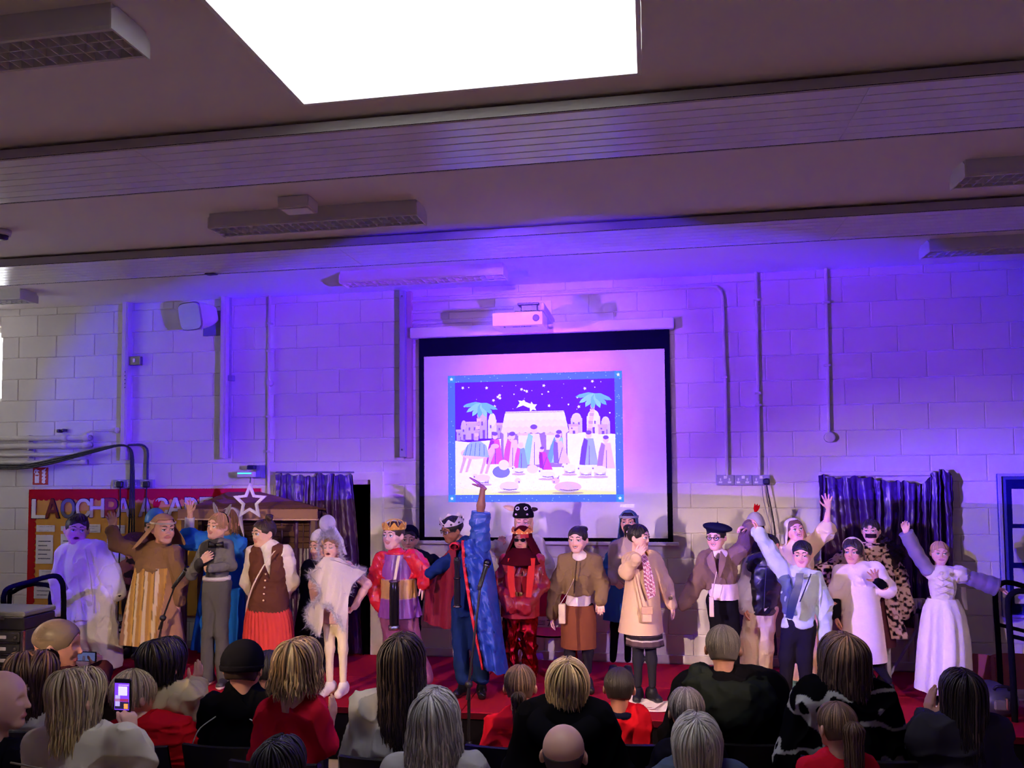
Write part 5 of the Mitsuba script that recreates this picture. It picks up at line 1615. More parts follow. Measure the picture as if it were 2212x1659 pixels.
def drape(s, rings, folds=9, amp=.10, seed=0, n=120, m=26, th=.006, grow=1.4, sharp=1.0, open_=None, ring0=0):
    """A skirt, robe or cloak hanging round the body: rings of (px x, px y, half width in px, half depth in m[, dy]); folds deepen downwards."""
    r = np.random.default_rng(seed)
    Rr = np.array([[*s.P(x, y, dy), w * s.px, d] for x, y, w, d, dy in [(*q, 0.0)[:5] for q in rings]])
    S = spline(Rr, m)
    a0, a1 = (0, 2 * np.pi) if open_ is None else (math.radians(open_[0]), math.radians(open_[1]))
    a = np.linspace(a0, a1, n, endpoint=open_ is not None)
    f = sum(r.uniform(.5, 1) / (1 + k * .35) * np.cos((folds + k * 2.0 - 2) * a + r.uniform(0, 6)) for k in range(3))
    f = np.sign(f) * np.abs(f) ** sharp / 1.6
    q = np.linspace(0, 1, m)[:, None]
    drift = np.sin(q * 2.2 + r.uniform(0, 6)) * .12
    fa = np.interp((a[None, :] + drift - a0) % (2 * np.pi) if open_ is None else a[None, :] - a0, a - a0, f, period=2 * np.pi if open_ is None else None)
    k = 1 + amp * np.clip(q * grow + ring0, 0, 1) * fa
    X = S[:, None, 0] + S[:, None, 3] * k * np.sin(a)[None] * s.side[0] + 0 * k
    Yy = S[:, None, 1] - S[:, None, 4] * k * np.cos(a)[None] + S[:, None, 3] * k * np.sin(a)[None] * s.side[1]
    Z = S[:, None, 2] + 0 * k
    P = np.stack([X, Yy, Z], -1)
    return sheet(P[:, ::-1], th, closed=open_ is None), P

# ---------------------------------------------------------------- hats, scarves, crowns, small things worn
def scarf(drop=.9, flare=.35, opening=70, fore=52, grow=1.13, folds=7, amp=.06, n=96, m=26, th=.02, soft=26, seed=0, back=1.0, thj=96):
    """A cloth laid over the head: over the face it ends at the forehead, elsewhere it hangs down; in the head's frame."""
    a = np.linspace(0, 2 * np.pi, n, endpoint=False)
    deg = np.degrees(np.minimum(a, 2 * np.pi - a))
    t = np.clip((deg - (opening - soft)) / (2 * soft), 0, 1)
    t = t * t * (3 - 2 * t)
    lf = .42 * grow * math.radians(fore)
    L = lf * (1 - t) + (.42 * grow * math.radians(thj) + drop * (1 + (back - 1) * np.clip((deg - 90) / 90, 0, 1))) * t
    l = np.linspace(0.002, 1, m)[:, None] * L[None]
    arc = .42 * grow * math.radians(thj)
    thh = np.minimum(l, arc) / (.42 * grow)
    hang = np.maximum(l - arc, 0)
    r = np.random.default_rng(seed)
    w = sum(np.cos((folds + k) * a + r.uniform(0, 6)) for k in (0, 2, 3))[None] / 2
    k = 1 + amp * np.minimum(hang * 2.5, 1) * w + amp * .25 * np.minimum(l, .4) * w
    d = np.stack([np.sin(thh) * np.sin(a)[None], -np.sin(thh) * np.cos(a)[None], np.cos(thh)], -1)
    P = C0 + d * R0 * grow
    P[..., 0] = (P[..., 0]) * k + flare * hang * np.sin(a)[None]
    P[..., 1] = (P[..., 1] - C0[1]) * k + C0[1] - flare * .55 * hang * np.cos(a)[None]
    P[..., 2] -= hang
    return sheet(P[:, ::-1], th, closed=True)


def crown(z=.30, hgt=.20, pts=8, r=1.08, spike=.14, flare=.06, n=96, th=.02, tilt=0.0):
    a = np.linspace(0, 2 * np.pi, n, endpoint=False)
    saw = np.abs(((a * pts / (2 * np.pi)) % 1) - .5) * 2
    rows = []
    for q in (0, .35, .7, 1):
        zz = z + q * (hgt + spike * saw)
        k = r + flare * q
        rows.append(np.stack([R0[0] * k * np.sin(a), C0[1] - R0[1] * k * np.cos(a), zz + tilt * np.cos(a)], 1))
    return sheet(np.array(rows)[:, ::-1], th, closed=True)


def beads(n, z, r, size, tilt=0.0):
    ms = []
    for k in range(n):
        a = 2 * np.pi * (k + .5) / n
        s = trimesh.creation.icosphere(1, size)
        ms.append((np.asarray(s.vertices) + [R0[0] * r * math.sin(a), C0[1] - R0[1] * r * math.cos(a), z + tilt * math.cos(a)], np.asarray(s.faces)))
    return cat_(ms)


def hat_dome(z0=.18, r=1.12, top=.62, h=.022, sq=1.0):
    F = Field([-.6, -.65, -.1], [.6, .7, .85], h)
    F.ell([0, C0[1], z0], [R0[0] * r, R0[1] * r, top - z0], k=.02)
    F.clip([0, 0, z0], [0, 0, -1])
    return F.mesh()


def feathers(p, n, L, seed=0, lean=.3):
    r = np.random.default_rng(seed)
    ms = []
    for k in range(n):
        a = (k - (n - 1) / 2) * .28 + lean * .5
        q = np.linspace(0, 1, 9)
        w = .06 * np.sin(np.pi * np.clip(q * .92 + .06, 0, 1)) * L / .4 + .004
        c = np.stack([p[0] + math.sin(a) * q * L, p[1] + .03 * k + 0 * q, p[2] + math.cos(a) * q * L], 1)
        side = np.array([math.cos(a), 0, -math.sin(a)])
        P = np.stack([c - side * w[:, None], c + [0, -.012, 0], c + side * w[:, None]], 1)
        ms.append(sheet(P, .008))
    return cat_(ms)


def ear(base, tip, w, th=.03):
    base, tip = np.asarray(base, float), np.asarray(tip, float)
    q = np.linspace(0, 1, 10)
    c = base + (tip - base) * q[:, None]
    ax = unit(tip - base)
    side = unit(np.cross(ax, [0, 1, 0]))
    ww = w * np.sin(np.pi * (.18 + .82 * q)) ** .8 + .006
    u = np.linspace(-1, 1, 7)
    P = c[:, None] + side * (ww[:, None, None] * u[None, :, None]) + np.array([0, -1, 0]) * ((1 - np.abs(u)) * -.05)[None, :, None]
    return sheet(P, th)


def spectacles(s, round_=True, col=(18, 16, 18), dark=False):
    for k in (-1, 1):
        c = np.array([k * .15, -.455, .015])
        a = np.linspace(0, 2 * np.pi, 25)
        rr_ = .098 if round_ else .1
        P = np.stack([c[0] + rr_ * np.cos(a), c[1] + .045 * np.abs(np.cos(a)) * (np.cos(a) * k > 0), c[2] + rr_ * (.92 if round_ else .72) * np.sin(a)], 1)
        f = s.put('spectacle_rim', s.hl(tube(P, .012, 6)), 'plastic', rgb(*col))
        if dark: s.put('lens', s.hl(hull(np.vstack([P[:-1] + [0, -.004, 0], P[:-1] + [0, .004, 0]]))), 'gloss', rgb(10, 9, 10))  # dark disc painting the shade over the eyes
        s.put('spectacle_arm', s.hl(tube([[k * .25, -.43, .03], [k * .375, -.2, .03], [k * .375, .02, .0]], .011, 6)), 'plastic', rgb(*col))
    s.put('spectacle_bridge', s.hl(tube([[-.055, -.462, .03], [0, -.475, .045], [.055, -.462, .03]], .011, 6)), 'plastic', rgb(*col))


def tinsel(paths, per_m=900, L=.030, seed=0):
    """A fuzzy garland of thin foil strips along world paths."""
    r = np.random.default_rng(seed)
    P0, D = [], []
    for p in paths:
        p = np.asarray(p, float)
        q = spline(p, 80)
        seg = np.linalg.norm(np.diff(q, axis=0), axis=1)
        n = int(seg.sum() * per_m)
        t = np.sort(r.uniform(0, 1, n)) * seg.sum()
        cs = np.r_[0, np.cumsum(seg)]
        P0.append(np.stack([np.interp(t, cs, q[:, k]) for k in range(3)], 1))
        D.append(r.normal(size=(n, 3)))
    P0, D = np.vstack(P0), np.vstack(D)
    D /= np.linalg.norm(D, axis=1, keepdims=True)
    Ls = L * r.uniform(.6, 1.15, len(P0))[:, None]
    S = np.cross(D, r.normal(size=D.shape))
    S /= np.linalg.norm(S, axis=1, keepdims=True)
    w = .0016
    bend = r.normal(0, .008, D.shape)
    V = np.stack([P0 - S * w, P0 + S * w, P0 + D * Ls * .55 + bend - S * w, P0 + D * Ls * .55 + bend + S * w, P0 + D * Ls + bend * 2.4], 1)
    n = len(P0)
    b = np.arange(n)[:, None] * 5
    f = np.concatenate([b + k for k in ([0, 1, 3], [0, 3, 2], [2, 3, 4])])
    return V.reshape(-1, 3), f


def speckle(v, f, dark, light, mid=None, thr=.57, seed=0):
    q = meshkit.noise(v * f, seed)
    c = np.where((q > thr)[:, None], dark, light)
    if mid is not None: c = np.where(((q > thr - .10) & (q <= thr))[:, None], mid, c)
    return c


def tie(s, pts, widths, col, fn=None, th=.01, off=-.02, name='necktie'):
    c = np.array([s.P(*p) for p in pts])
    c = spline(c, 24)
    w = np.interp(np.linspace(0, 1, 24), np.linspace(0, 1, len(widths)), widths) * s.px
    P = np.stack([c - s.side * w[:, None], c + [0, off * .4, 0], c + s.side * w[:, None]], 1)
    m = sheet(P, th)
    s.put(name, m, 'cloth', fn(m[0]) if fn else rgb(*col))

# ---------------------------------------------------------------- the children on the stage
UP, DN, TO, AW = (0, 0, 1), (0, 0, -1), (0, -1, 0), (0, 1, 0)
LT, RT = (-1, 0, 0), (1, 0, 0)
DKB, BRN, BLD = (34, 24, 22), (84, 56, 38), (196, 150, 96)

# boy in the white fluffy suit
s = Person('boy in a white fluffy all-in-one suit beside the left handrail', 6.32, (166, 1144), 62, yaw=42, pitch=2, roll=6, sh=((141, 1196), (214, 1190)), hip=(196, 1290), skin=(226, 178, 160))
s.arm('l', (130, 1255), (131, 1318), 'relaxed', palm=RT, thumb=TO, hand=False).arm('r', (238, 1236, .02), (254, 1282), 'fist', palm=LT, thumb=TO, hand=False)
s.body('open').face(look=(.25, 0))
s.hair((58, 40, 30), [cap_hair(low=-.12, grow=1.05), strands(150, (100, 260), 15, 88, .04, seed=2), strands(110, (-70, 70), 0, 40, .10, w=.03, t=.016, out=1.16, seed=3, crown=(.05, .05), flare=.5)])
WHT = (236, 230, 222)
s.top(WHT, 'fleece', g=.03, hem=1332, depth=1.15, fold=(.014, 11), seed=4, name='suit_top', cuff=.052, dirs=(1, 1, .35), sl_r=1.12)
s.legs(WHT, ((176, 1418), (236, 1428)), ((188, 1370), (222, 1370)), 'fleece', r=(.42, .40, .34), g=.02, name='suit_legs', fold=(.016, 12), seed=5, sep=.40)
s.put('hood', cat_([tube(spline([s.neck + [-.12, -.02, .0], s.neck + [-.09, .07, .03], s.neck + [0, .11, .04], s.neck + [.10, .07, .04], s.neck + [.13, -.02, .0]], 16), .035, 10)]), 'fleece', rgb(*WHT))
q = s.P(254, 1283)
s.put('cuff', cbox(q - [.045, .04, .025], q + [.05, .04, .005], .015), 'cloth', rgb(40, 36, 44), 'dark cuff')
zipp = [s.P(184, 1186, -.155), s.P(192, 1230, -.19), s.P(199, 1280, -.18), s.P(203, 1325, -.17)]
s.put('zip', tube(spline(zipp, 20), .006, 6), 'fleece', rgb(216, 210, 204))
s.shoes((40, 38, 44))


def stripes(v, cx, w=.022):
    q = ((v[:, 0] - cx) / w + .25 * meshkit.noise(v * 9)) % 4
    c = np.where((q < 1)[:, None], rgb(206, 160, 84), np.where((q < 1.35)[:, None], rgb(120, 84, 44), np.where((q < 2.6)[:, None], rgb(226, 206, 176), rgb(186, 140, 78))))
    return c


# shepherd
s = Person('shepherd in a brown headscarf and gold striped robe waving one hand', 6.22, (353, 1142), 62, yaw=58, pitch=4, sh=((297, 1190), (378, 1196)), hip=(334, 1290))
s.arm('l', (252, 1176, -.06), (243, 1143, -.08), 'open', d=(-.15, 0, 1), palm=TO, thumb=RT).arm('r', (391, 1256), (386, 1303), 'relaxed', palm=LT, thumb=TO)
s.body().face()
s.top((112, 84, 64), g=.016, hem=1262, sleeve=.97, sl_r=1.15, name='coat', fold=(.008, 15))
m, P = drape(s, [(336, 1225, 40, .12), (333, 1262, 45, .13), (330, 1320, 55, .15), (329, 1388, 66, .17)], folds=8, amp=.09, seed=5, m=40, n=150)
x0, x1 = s.P(306, 1300)[0], s.P(352, 1300)[0]
front = m[0][:, 1] < s.Y - .02
tt = (s.P(0, 1388)[2] - m[0][:, 2]) / (s.P(0, 1388)[2] - s.P(0, 1225)[2])
xx = m[0][:, 0] + .06 * (1 + tt)
c = np.where((front & (m[0][:, 0] > x0 - .05 * (1 + tt)) & (m[0][:, 0] < x1 + .04 * (1 + tt)))[:, None], stripes(m[0], x0), rgb(136, 100, 84))
s.put('robe', m, 'cloth', c, 'robe with a gold and cream striped front')
sc = scarf(drop=.78, flare=.75, opening=78, fore=56, folds=6, amp=.08, seed=3)
v, f = s.hl(sc)
s.put('headscarf', (v, f), 'cloth', rgb(156, 120, 92))
s.put('headband', s.hl(crown(z=.20, hgt=.06, spike=0, r=1.17, flare=0)), 'cloth', rgb(214, 200, 176))
s.legs((34, 30, 34), ((312, 1440), (348, 1440)), name='leggings', r=(.25, .19, .14))
s.shoes((60, 44, 36))

# children half hidden behind the shepherd
s = Person('child in a puffed brown velvet hat behind the waving shepherd', 6.86, (292, 1182), 56, yaw=10, pitch=20, sh=((266, 1222), (318, 1222)), hip=(292, 1300), skin=(214, 164, 140))
s.body(core=True).face()
s.hair(BRN, [cap_hair(), strands(60, (60, 300), 10, 96, .1, seed=3)])
F = Field([-.6, -.65, .0], [.6, .75, .6], .022); F.ell([0, .05, .33], [.52, .55, .19]); F.wrinkle(.045, 6, 3, (1, 1, .4))
s.put('hat', s.hl(F.mesh()), 'cloth', rgb(84, 52, 48)); s.put('hat_band', s.hl(crown(z=.16, hgt=.08, spike=0, r=1.12, flare=0)), 'cloth', rgb(190, 160, 140))
s.top((50, 40, 44), hem=1300, g=.016, fn=lambda v: speckle(v, 16, rgb(52, 40, 40), rgb(150, 90, 84)), label='patterned top')
s.legs((40, 34, 42), ((280, 1412), (304, 1412))); s.shoes((50, 40, 36))

s = Person('child in a round blue hat with red feathers behind the head of the shepherd', 6.92, (335, 1138), 56, yaw=20, sh=((310, 1180), (362, 1180)), hip=(336, 1262))
s.body().face()
s.hair(DKB, [cap_hair(), strands(60, (60, 300), 10, 96, .1, seed=5)])
s.put('hat', s.hl(hat_dome(.2, 1.12, .78)), 'satin', rgb(70, 150, 220)); s.put('feathers', s.hl(feathers((-.02, .0, .70), 3, .42, lean=.5)), 'cloth', rgb(176, 20, 30))
s.top((60, 66, 84), hem=1290, g=.014); m, P = drape(s, [(336, 1255, 32, .10), (336, 1330, 40, .13), (336, 1405, 46, .14)], seed=2); s.put('skirt', m, 'cloth', rgb(60, 66, 90))
s.legs((150, 110, 96), ((326, 1412), (346, 1412)), name='tights', r=(.2, .16, .12)); s.shoes((40, 36, 40))

# Mary figure behind the donkey girl
s = Person('girl in a blue robe and pale veil behind the girl with donkey ears', 6.72, (496, 1127), 60, yaw=-8, sh=((466, 1172), (524, 1172)), hip=(490, 1262))
s.arm('l', (409, 1166, -.02), (411, 1110, -.05), 'spread', d=(-.1, 0, 1), palm=TO, thumb=RT, size=.15)
s.body('smile').face()
s.hair((112, 74, 44), [cap_hair(), strands(150, (40, 320), 5, 98, .55, seed=7)])
s.put('veil', s.hl(scarf(drop=.75, flare=.12, opening=88, fore=30, seed=4)), 'cloth', rgb(206, 198, 196))
s.put('sleeve', cat_([tube([s.P(408, 1160, -.02), s.P(410, 1118, -.045)], .043, 14)]), 'cloth', rgb(214, 206, 214))
s.top((40, 96, 190), hem=1285, sleeve=.55, g=.02, sl_r=1.5, name='robe_top', fold=(.01, 13), cuff=.07)
m, P = drape(s, [(486, 1205, 38, .11), (480, 1290, 46, .14), (474, 1400, 56, .17)], folds=9, amp=.10, seed=6); s.put('robe', m, 'cloth', rgb(30, 92, 196))
s.legs((40, 60, 130), ((466, 1412), (498, 1412)), name='leggings'); s.shoes((50, 40, 40))

# donkey girl
s = Person('girl in grey with donkey ears and a black bow, one hand on her chest', 6.03, (472, 1136), 58, yaw=-16, pitch=-3, roll=7, sh=((443, 1182), (493, 1180)), hip=(469, 1262), skin=(228, 178, 156))
s.arm('l', (414, 1240), (433, 1214, -.13), 'flat', d=(.85, -.1, .5), palm=AW, thumb=UP).arm('r', (499, 1222, -.03), (455, 1228, -.15), 'fist', d=(-1, 0, -.12), palm=AW, thumb=UP, size=.11)
s.body('smile').face(lid=.42, brow=(120, 86, 50))
s.put('nose_paint', s.hl(hull(np.array([[.0, -.475, -.1], [.045, -.44, -.13], [-.045, -.44, -.13], [0, -.45, -.165], [.03, -.43, -.165], [-.03, -.43, -.165], [0, -.44, -.08]]))), 'cloth', rgb(20, 16, 18), 'black painted nose')
s.hair((190, 142, 96), [cap_hair(), strands(120, (28, 150), 3, 92, .16, seed=8, flare=.1), strands(120, (210, 332), 3, 92, .16, seed=9, flare=.1), strands(60, (-40, 24), 0, 46, .02, seed=10)])
s.put('ear', s.hl(ear((-.26, .1, .40), (-.52, .05, .88), .10)), 'cloth', rgb(150, 142, 150)); s.put('ear', s.hl(ear((.20, .1, .42), (.44, .05, .92), .11)), 'cloth', rgb(150, 142, 150))
s.put('headband', s.hl(tube([[R0[0] * 1.1 * math.sin(a), .1, C0[2] + .42 * math.cos(a)] for a in np.linspace(-1.4, 1.4, 16)], .03, 6)), 'cloth', rgb(20, 18, 20))
s.top((88, 86, 88), hem=1247, g=.010, fold=(.006, 20), name='top', fn=lambda v: np.where(((v[:, 0] > s.P(452, 0)[0]) & (v[:, 0] < s.P(489, 0)[0]) & (v[:, 1] < s.Y - .03))[:, None], rgb(50, 48, 52), rgb(92, 90, 94)))
b = s.P(465, 1177, -.13)
s.put('bow', cat_([hull([b + [0, 0, .012], b + [0, 0, -.012], b + [-.065, .01, .03], b + [-.07, .01, -.025], b + [-.03, -.02, 0], b + [-.03, .02, 0]]), hull([b + [0, 0, .012], b + [0, 0, -.012], b + [.065, .01, .03], b + [.07, .01, -.025], b + [.03, -.02, 0], b + [.03, .02, 0]])]), 'satin', rgb(16, 14, 16))
s.legs((74, 72, 76), ((446, 1466), (484, 1470)), ((450, 1367), (478, 1368)), r=(.30, .24, .27), fold=(.008, 14), seed=3, sep=.40)
s.put('waistband', xf(lathe([(.115, -.018), (.118, 0), (.115, .018)], 28), np.diag([1.0, .78, 1]), s.P(468, 1249)), 'cloth', rgb(206, 200, 204))
s.shoes((44, 42, 52), sole=(226, 222, 220))

# waistcoat girl
s = Person('girl in a brown waistcoat and red pleated skirt with her hands behind her back', 6.06, (570, 1151), 62, yaw=-32, pitch=4, sh=((546, 1196), (618, 1194)), hip=(581, 1300), skin=(232, 186, 160))
s.arm('l', (535, 1256, .03), (560, 1305, .12), 'relaxed', palm=AW, hand=False).arm('r', (631, 1255, .04), (604, 1305, .13), 'relaxed', palm=AW, hand=False)
s.body('neutral').face(look=(-.2, .1), brow=(50, 34, 28))
F = Field([-.3, -.3, -.3], [.3, .3, .3], .03); F.ell([0, 0, 0], [.17, .15, .13]); F.wrinkle(.03, 9, 2)
bun = xf(F.mesh(), None, (.16, .16, .56))
s.hair((52, 34, 28), [cap_hair(grow=1.05), strands(150, (25, 335), 10, 78, .02, w=.016, t=.01, out=1.04, seed=11), bun, xf(strands_m := ribbons(*(lambda st: (st[0], st[1], st[2], st[3], np.zeros((len(st[0]), 3))))(strands(40, (0, 360), 0, 60, .02, w=.02, seed=12)))[:2], None, (.16, .2, .46), .38)])
s.put('hair_tie', s.hl(xf(lathe([(.10, -.02), (.12, 0), (.10, .02)], 16), None, (.14, .14, .49))), 'cloth', rgb(230, 190, 200))
s.top((236, 222, 206), hem=1300, g=.012, sl_r=1.2, fold=(.008, 16), name='blouse', collar=.12, cuff=.04)
LEA = (84, 50, 44)
F = Field(s.hip - [.26, .25, .2], s.neck + [.26, .25, .08], .007); s.trunk(F, .034, 1.08); F.etube(s.hip + [0, 0, .03], s.hip - [0, 0, .16], (s.sw * .86 + .03, .44 * s.h + .03), (s.sw * .98 + .03, .48 * s.h + .03), s.side, k=.05)
F.wrinkle(.006, 14, 3)
for sg in (-1, 1): F.clip(s.P(582 + sg * 42, 1250), [sg, 0, .10], k=.02); F.clip(s.P(577, 1336), unit([sg * .22, 0, -1]))
F.etube(s.neck + [0, -.16, .10], s.P(576, 1252, -.16), (.085, .14), (.006, .06), s.side, k=.006, sub=True); F.cap(s.neck + [0, -.02, .1], s.neck - [0, .0, .02], .085, .07, k=.01, sub=True)
s.put('waistcoat', F.mesh(), 'cloth', rgb(*LEA), 'brown waistcoat')
for k, py in enumerate((1240, 1254, 1269, 1283, 1297)):
    q = s.P(574 - k * 1.3, py, -.158)
    s.put('button', (np.asarray(trimesh.creation.icosphere(1, .008).vertices) + q, np.asarray(trimesh.creation.icosphere(1, .008).faces)), 'gloss', rgb(220, 200, 170))
st_ = spline([s.P(594, 1190, -.135), s.P(570, 1222, -.175), s.P(548, 1262, -.165), s.P(535, 1300, -.09), s.P(531, 1328, 0)], 24)
s.put('strap', sheet(np.stack([st_ - [.008, 0, .004], st_ + [0, -.004, 0], st_ + [.008, 0, .004]], 1), .004), 'cloth', rgb(230, 214, 190), 'cream strap')
m, P = drape(s, [(580, 1312, 40, .12), (580, 1330, 46, .14), (580, 1370, 50, .15), (579, 1430, 53, .16)], folds=34, amp=.05, seed=3, n=260, m=16, ring0=.5)
s.put('skirt', m, 'cloth', rgb(206, 70, 66), 'red pleated skirt')
s.legs((50, 40, 44), ((565, 1468), (596, 1468)), name='tights', r=(.2, .17, .12)); s.shoes((30, 26, 28))

# child in a gold hood behind the tinsel star
s = Person('child in a dull gold hood and black cloak left behind the tinsel star', 6.62, (692, 1180), 58, yaw=-25, pitch=8, sh=((667, 1226), (716, 1226)), hip=(690, 1300))
s.body().face()
s.hair((150, 110, 70), [cap_hair(), strands(60, (60, 300), 10, 96, .3, seed=3)])
s.put('hood', s.hl(scarf(drop=.22, flare=.45, opening=60, fore=52, seed=8, amp=.05)), 'cloth', rgb(214, 176, 96)); s.put('cap', s.hl(hat_dome(.30, 1.0, .72)), 'cloth', rgb(222, 214, 226))
s.arm('l', (664, 1262), (663, 1288, -.04), 'relaxed', palm=RT, thumb=TO)
obj('hand', cat_(s.bodyms[-2:]), 'skin', s.key, np.vstack(s.bodycol[-2:]))
s.top((22, 20, 26), g=.02, hem=1290, sl_r=1.2)
m, P = drape(s, [(688, 1240, 28, .11), (684, 1320, 36, .14), (680, 1408, 44, .16)], seed=4, folds=6); s.put('cloak', m, 'cloth', rgb(20, 18, 24))
s.legs((24, 22, 26), ((676, 1420), (700, 1420))); s.shoes((24, 22, 26))

# tinsel star
s = Person('child dressed as a star, edged in silver tinsel, in cream leggings', 5.93, (719, 1181), 56, yaw=-10, pitch=0, sh=((692, 1226), (752, 1224)), hip=(724, 1330), skin=(232, 186, 164))
s.arm('r', (793, 1262, .02), (765, 1312, .0), 'fist', d=(-.6, .3, -.6), palm=LT, thumb=UP, size=.12).arm('l', (676, 1262, .02), (680, 1310, .04), 'relaxed', palm=RT, hand=False)
s.body('open').face(lid=.6, brow=(130, 90, 60), lash=True)
s.hair((170, 120, 76), [cap_hair(), strands(60, (30, 330), 10, 92, .12, seed=3)])
s.put('hood', s.hl(scarf(drop=.42, flare=.35, opening=72, fore=46, seed=2, amp=.05)), 'satin', rgb(232, 226, 222))
F = Field([-.5, -.5, .2], [.5, .6, 1.4], .025); F.cap([0, .06, .3], [-.16, .06, .95], .36, .13, k=.05); s.put('cone', s.hl(F.mesh()), 'satin', rgb(230, 226, 226), 'white cone hat')
q = at(707, 1131, 5.9)
s.put('dome', xf(lathe([(.001, -.03), (.05, -.022), (.072, 0), (.06, .02), (.03, .032), (.001, .036)], 24), rx(math.pi / 2), q), 'satin', rgb(228, 214, 232), 'shiny round pale disc')
s.top((224, 176, 164), g=.004, hem=1345, name='pink_top', fold=(.004, 18))
star_px = [(700, 1204), (671, 1240), (688, 1262), (690, 1292), (668, 1312), (664, 1338), (676, 1352), (690, 1376), (697, 1345), (698, 1308), (716, 1318), (734, 1352), (744, 1364), (750, 1330), (752, 1290), (760, 1262), (788, 1236), (756, 1222), (734, 1206)]
po = Polygon([(x, y) for x, y in star_px]).buffer(3).buffer(-2)
a, b = s.P(716, 1280), s.P(717, 1280)
ey, V = extr(po, .5), None
gx = np.array(trimesh.Trimesh(*extr(po, .02)).subdivide_to_size(14).vertices)
tm = trimesh.Trimesh(*extr(po, .02)).subdivide_to_size(14)
gx = np.asarray(tm.vertices)
W3 = np.array([s.P(x, y, -.165 + .09 * min(1, abs(x - 722) / 60) ** 2 + (.012 if z > .01 else 0) + .012 * math.sin(x * .21 + y * .05)) for x, y, z in gx])
tf = np.asarray(tm.faces)
# only the trunk is covered by the front plate, a satin tabard
s.put('star_front', (W3, tf), 'satin', rgb(206, 192, 184), 'white satin star front')
tin = [[s.hp((-.08, -.12, 1.05)), s.hp((-.40, -.28, .40)), s.hp((-.52, -.26, .0)), s.hp((-.52, -.28, -.40)), s.P(692, 1226, -.14), s.P(668, 1242, -.06), s.P(686, 1262, -.12), s.P(690, 1290, -.15), s.P(668, 1312, -.10), s.P(664, 1340, -.09), s.P(676, 1356, -.12), s.P(690, 1376, -.15)],
       [s.hp((-.05, -.12, 1.05)), s.hp((.16, -.30, .62)), s.hp((.42, -.28, .32)), s.hp((.55, -.26, .0)), s.hp((.60, -.28, -.40)), s.P(752, 1222, -.13), s.P(788, 1234, -.05), s.P(762, 1258, -.10), s.P(752, 1285, -.12)],
       [s.P(696, 1310, -.17), s.P(708, 1306, -.175), s.P(722, 1326, -.175), s.P(734, 1345, -.165), s.P(744, 1364, -.15)], [s.hp((-.38, -.30, .42)), s.hp((0, -.44, .52)), s.hp((.40, -.30, .40))], [s.hp((-.30, -.2, .62)), s.hp((0, -.32, .72)), s.hp((.22, -.2, .66))]]
tv, tfc = tinsel(tin, 2000, .023, 4)
s.put('tinsel', (tv, tfc), 'cloth', rgb(240, 234, 240) * (.45 + .55 * np.repeat(np.random.default_rng(1).random(len(tv) // 5), 5))[:, None], 'silver tinsel', smooth=False)
s.legs((240, 222, 190), ((712, 1472), (741, 1472)), ((712, 1402), (741, 1402)), name='leggings', r=(.25, .19, .145), fold=(.003, 22), sep=.42, label='cream leggings')
s.shoes((238, 228, 220), toes=(-.12, .05), L=.205)

# king with the gold crown
s = Person('boy king with a gold crown in a red and purple satin costume', 6.08, (850, 1156), 62, yaw=-18, sh=((822, 1212), (895, 1206)), hip=(862, 1320), skin=(232, 186, 166))
s.arm('l', (807, 1264), (820, 1310, -.04), 'relaxed', d=(.35, -.1, -1), palm=RT, thumb=TO, size=.13).arm('r', (921, 1240), (912, 1262, -.09), 'flat', d=(.1, 0, -1), palm=LT, thumb=TO, size=.13)
s.body('smile').face(brow=(70, 46, 34))
s.hair((70, 46, 34), [cap_hair(low=-.1), strands(110, (50, 310), 15, 80, .03, seed=3), strands(60, (-50, 50), 0, 38, .03, seed=5)])
s.put('crown', s.hl(crown(z=.22, hgt=.10, pts=9, spike=.2, r=1.1, flare=.1)), 'satin', rgb(220, 160, 60)); s.put('crown_jewels', s.hl(beads(14, .28, 1.14, .035)), 'satin', rgb(236, 200, 110))
for a in range(4):
    t_ = a * math.pi / 4 + .3
    pts = [[math.cos(t_) * R0[0] * 1.12 * u, C0[1] + math.sin(t_) * R0[1] * 1.12 * u, .38 + .24 * math.sqrt(max(0, 1 - u * u))] for u in np.linspace(-1, 1, 13)]
    s.put('crown_arch', s.hl(tube(pts, .018, 6)), 'satin', rgb(222, 176, 90))
s.top((176, 20, 34), 'satin', g=.018, hem=1246, sl_r=1.28, fold=(.014, 15), seed=6, name='sleeves', cuff=.038, label='red satin sleeves')
m, P = drape(s, [(860, 1196, 27, .10), (860, 1225, 33, .125), (861, 1262, 34, .13), (862, 1290, 36, .135), (864, 1330, 43, .15)], folds=13, amp=.07, seed=4, n=150, m=34)
z1, z2 = s.P(860, 1248)[2], s.P(860, 1290)[2]
s.put('tunic', m, 'satin', np.where(((m[0][:, 2] < z1) & (m[0][:, 2] > z2))[:, None], rgb(206, 160, 80), rgb(112, 52, 128)), 'purple satin tunic with a gold waist')
s.put('collar', xf(lathe([(.06, 0), (.075, .02), (.07, .05)], 24), None, s.neck - [0, .01, .0]), 'satin', rgb(190, 24, 40))
for k in (0,):
    q1, q2 = s.P(811, 1276), s.P(820, 1308, -.04)
    s.put('cuff', tube([q1, q2], np.array([.045, .038]), 14), 'foil', rgb(220, 180, 110))
tie(s, [(862, 1200, -.14), (858, 1222, -.155), (853, 1252, -.16)], (2.2, 2.2, 2.2), (226, 210, 170), name='ribbon')
s.legs((120, 62, 96), ((842, 1455), (918, 1462)), ((846, 1390), (894, 1390)), 'satin', r=(.30, .26, .27), g=.01, fold=(.010, 13), seed=8)
s.shoes((34, 30, 32))
t = thing('gift_box', 'tall black gift box with a pale base held by the king with the gold crown', 'gift')
a, b = at(838, 1258, 5.88), at(862, 1352, 5.88)
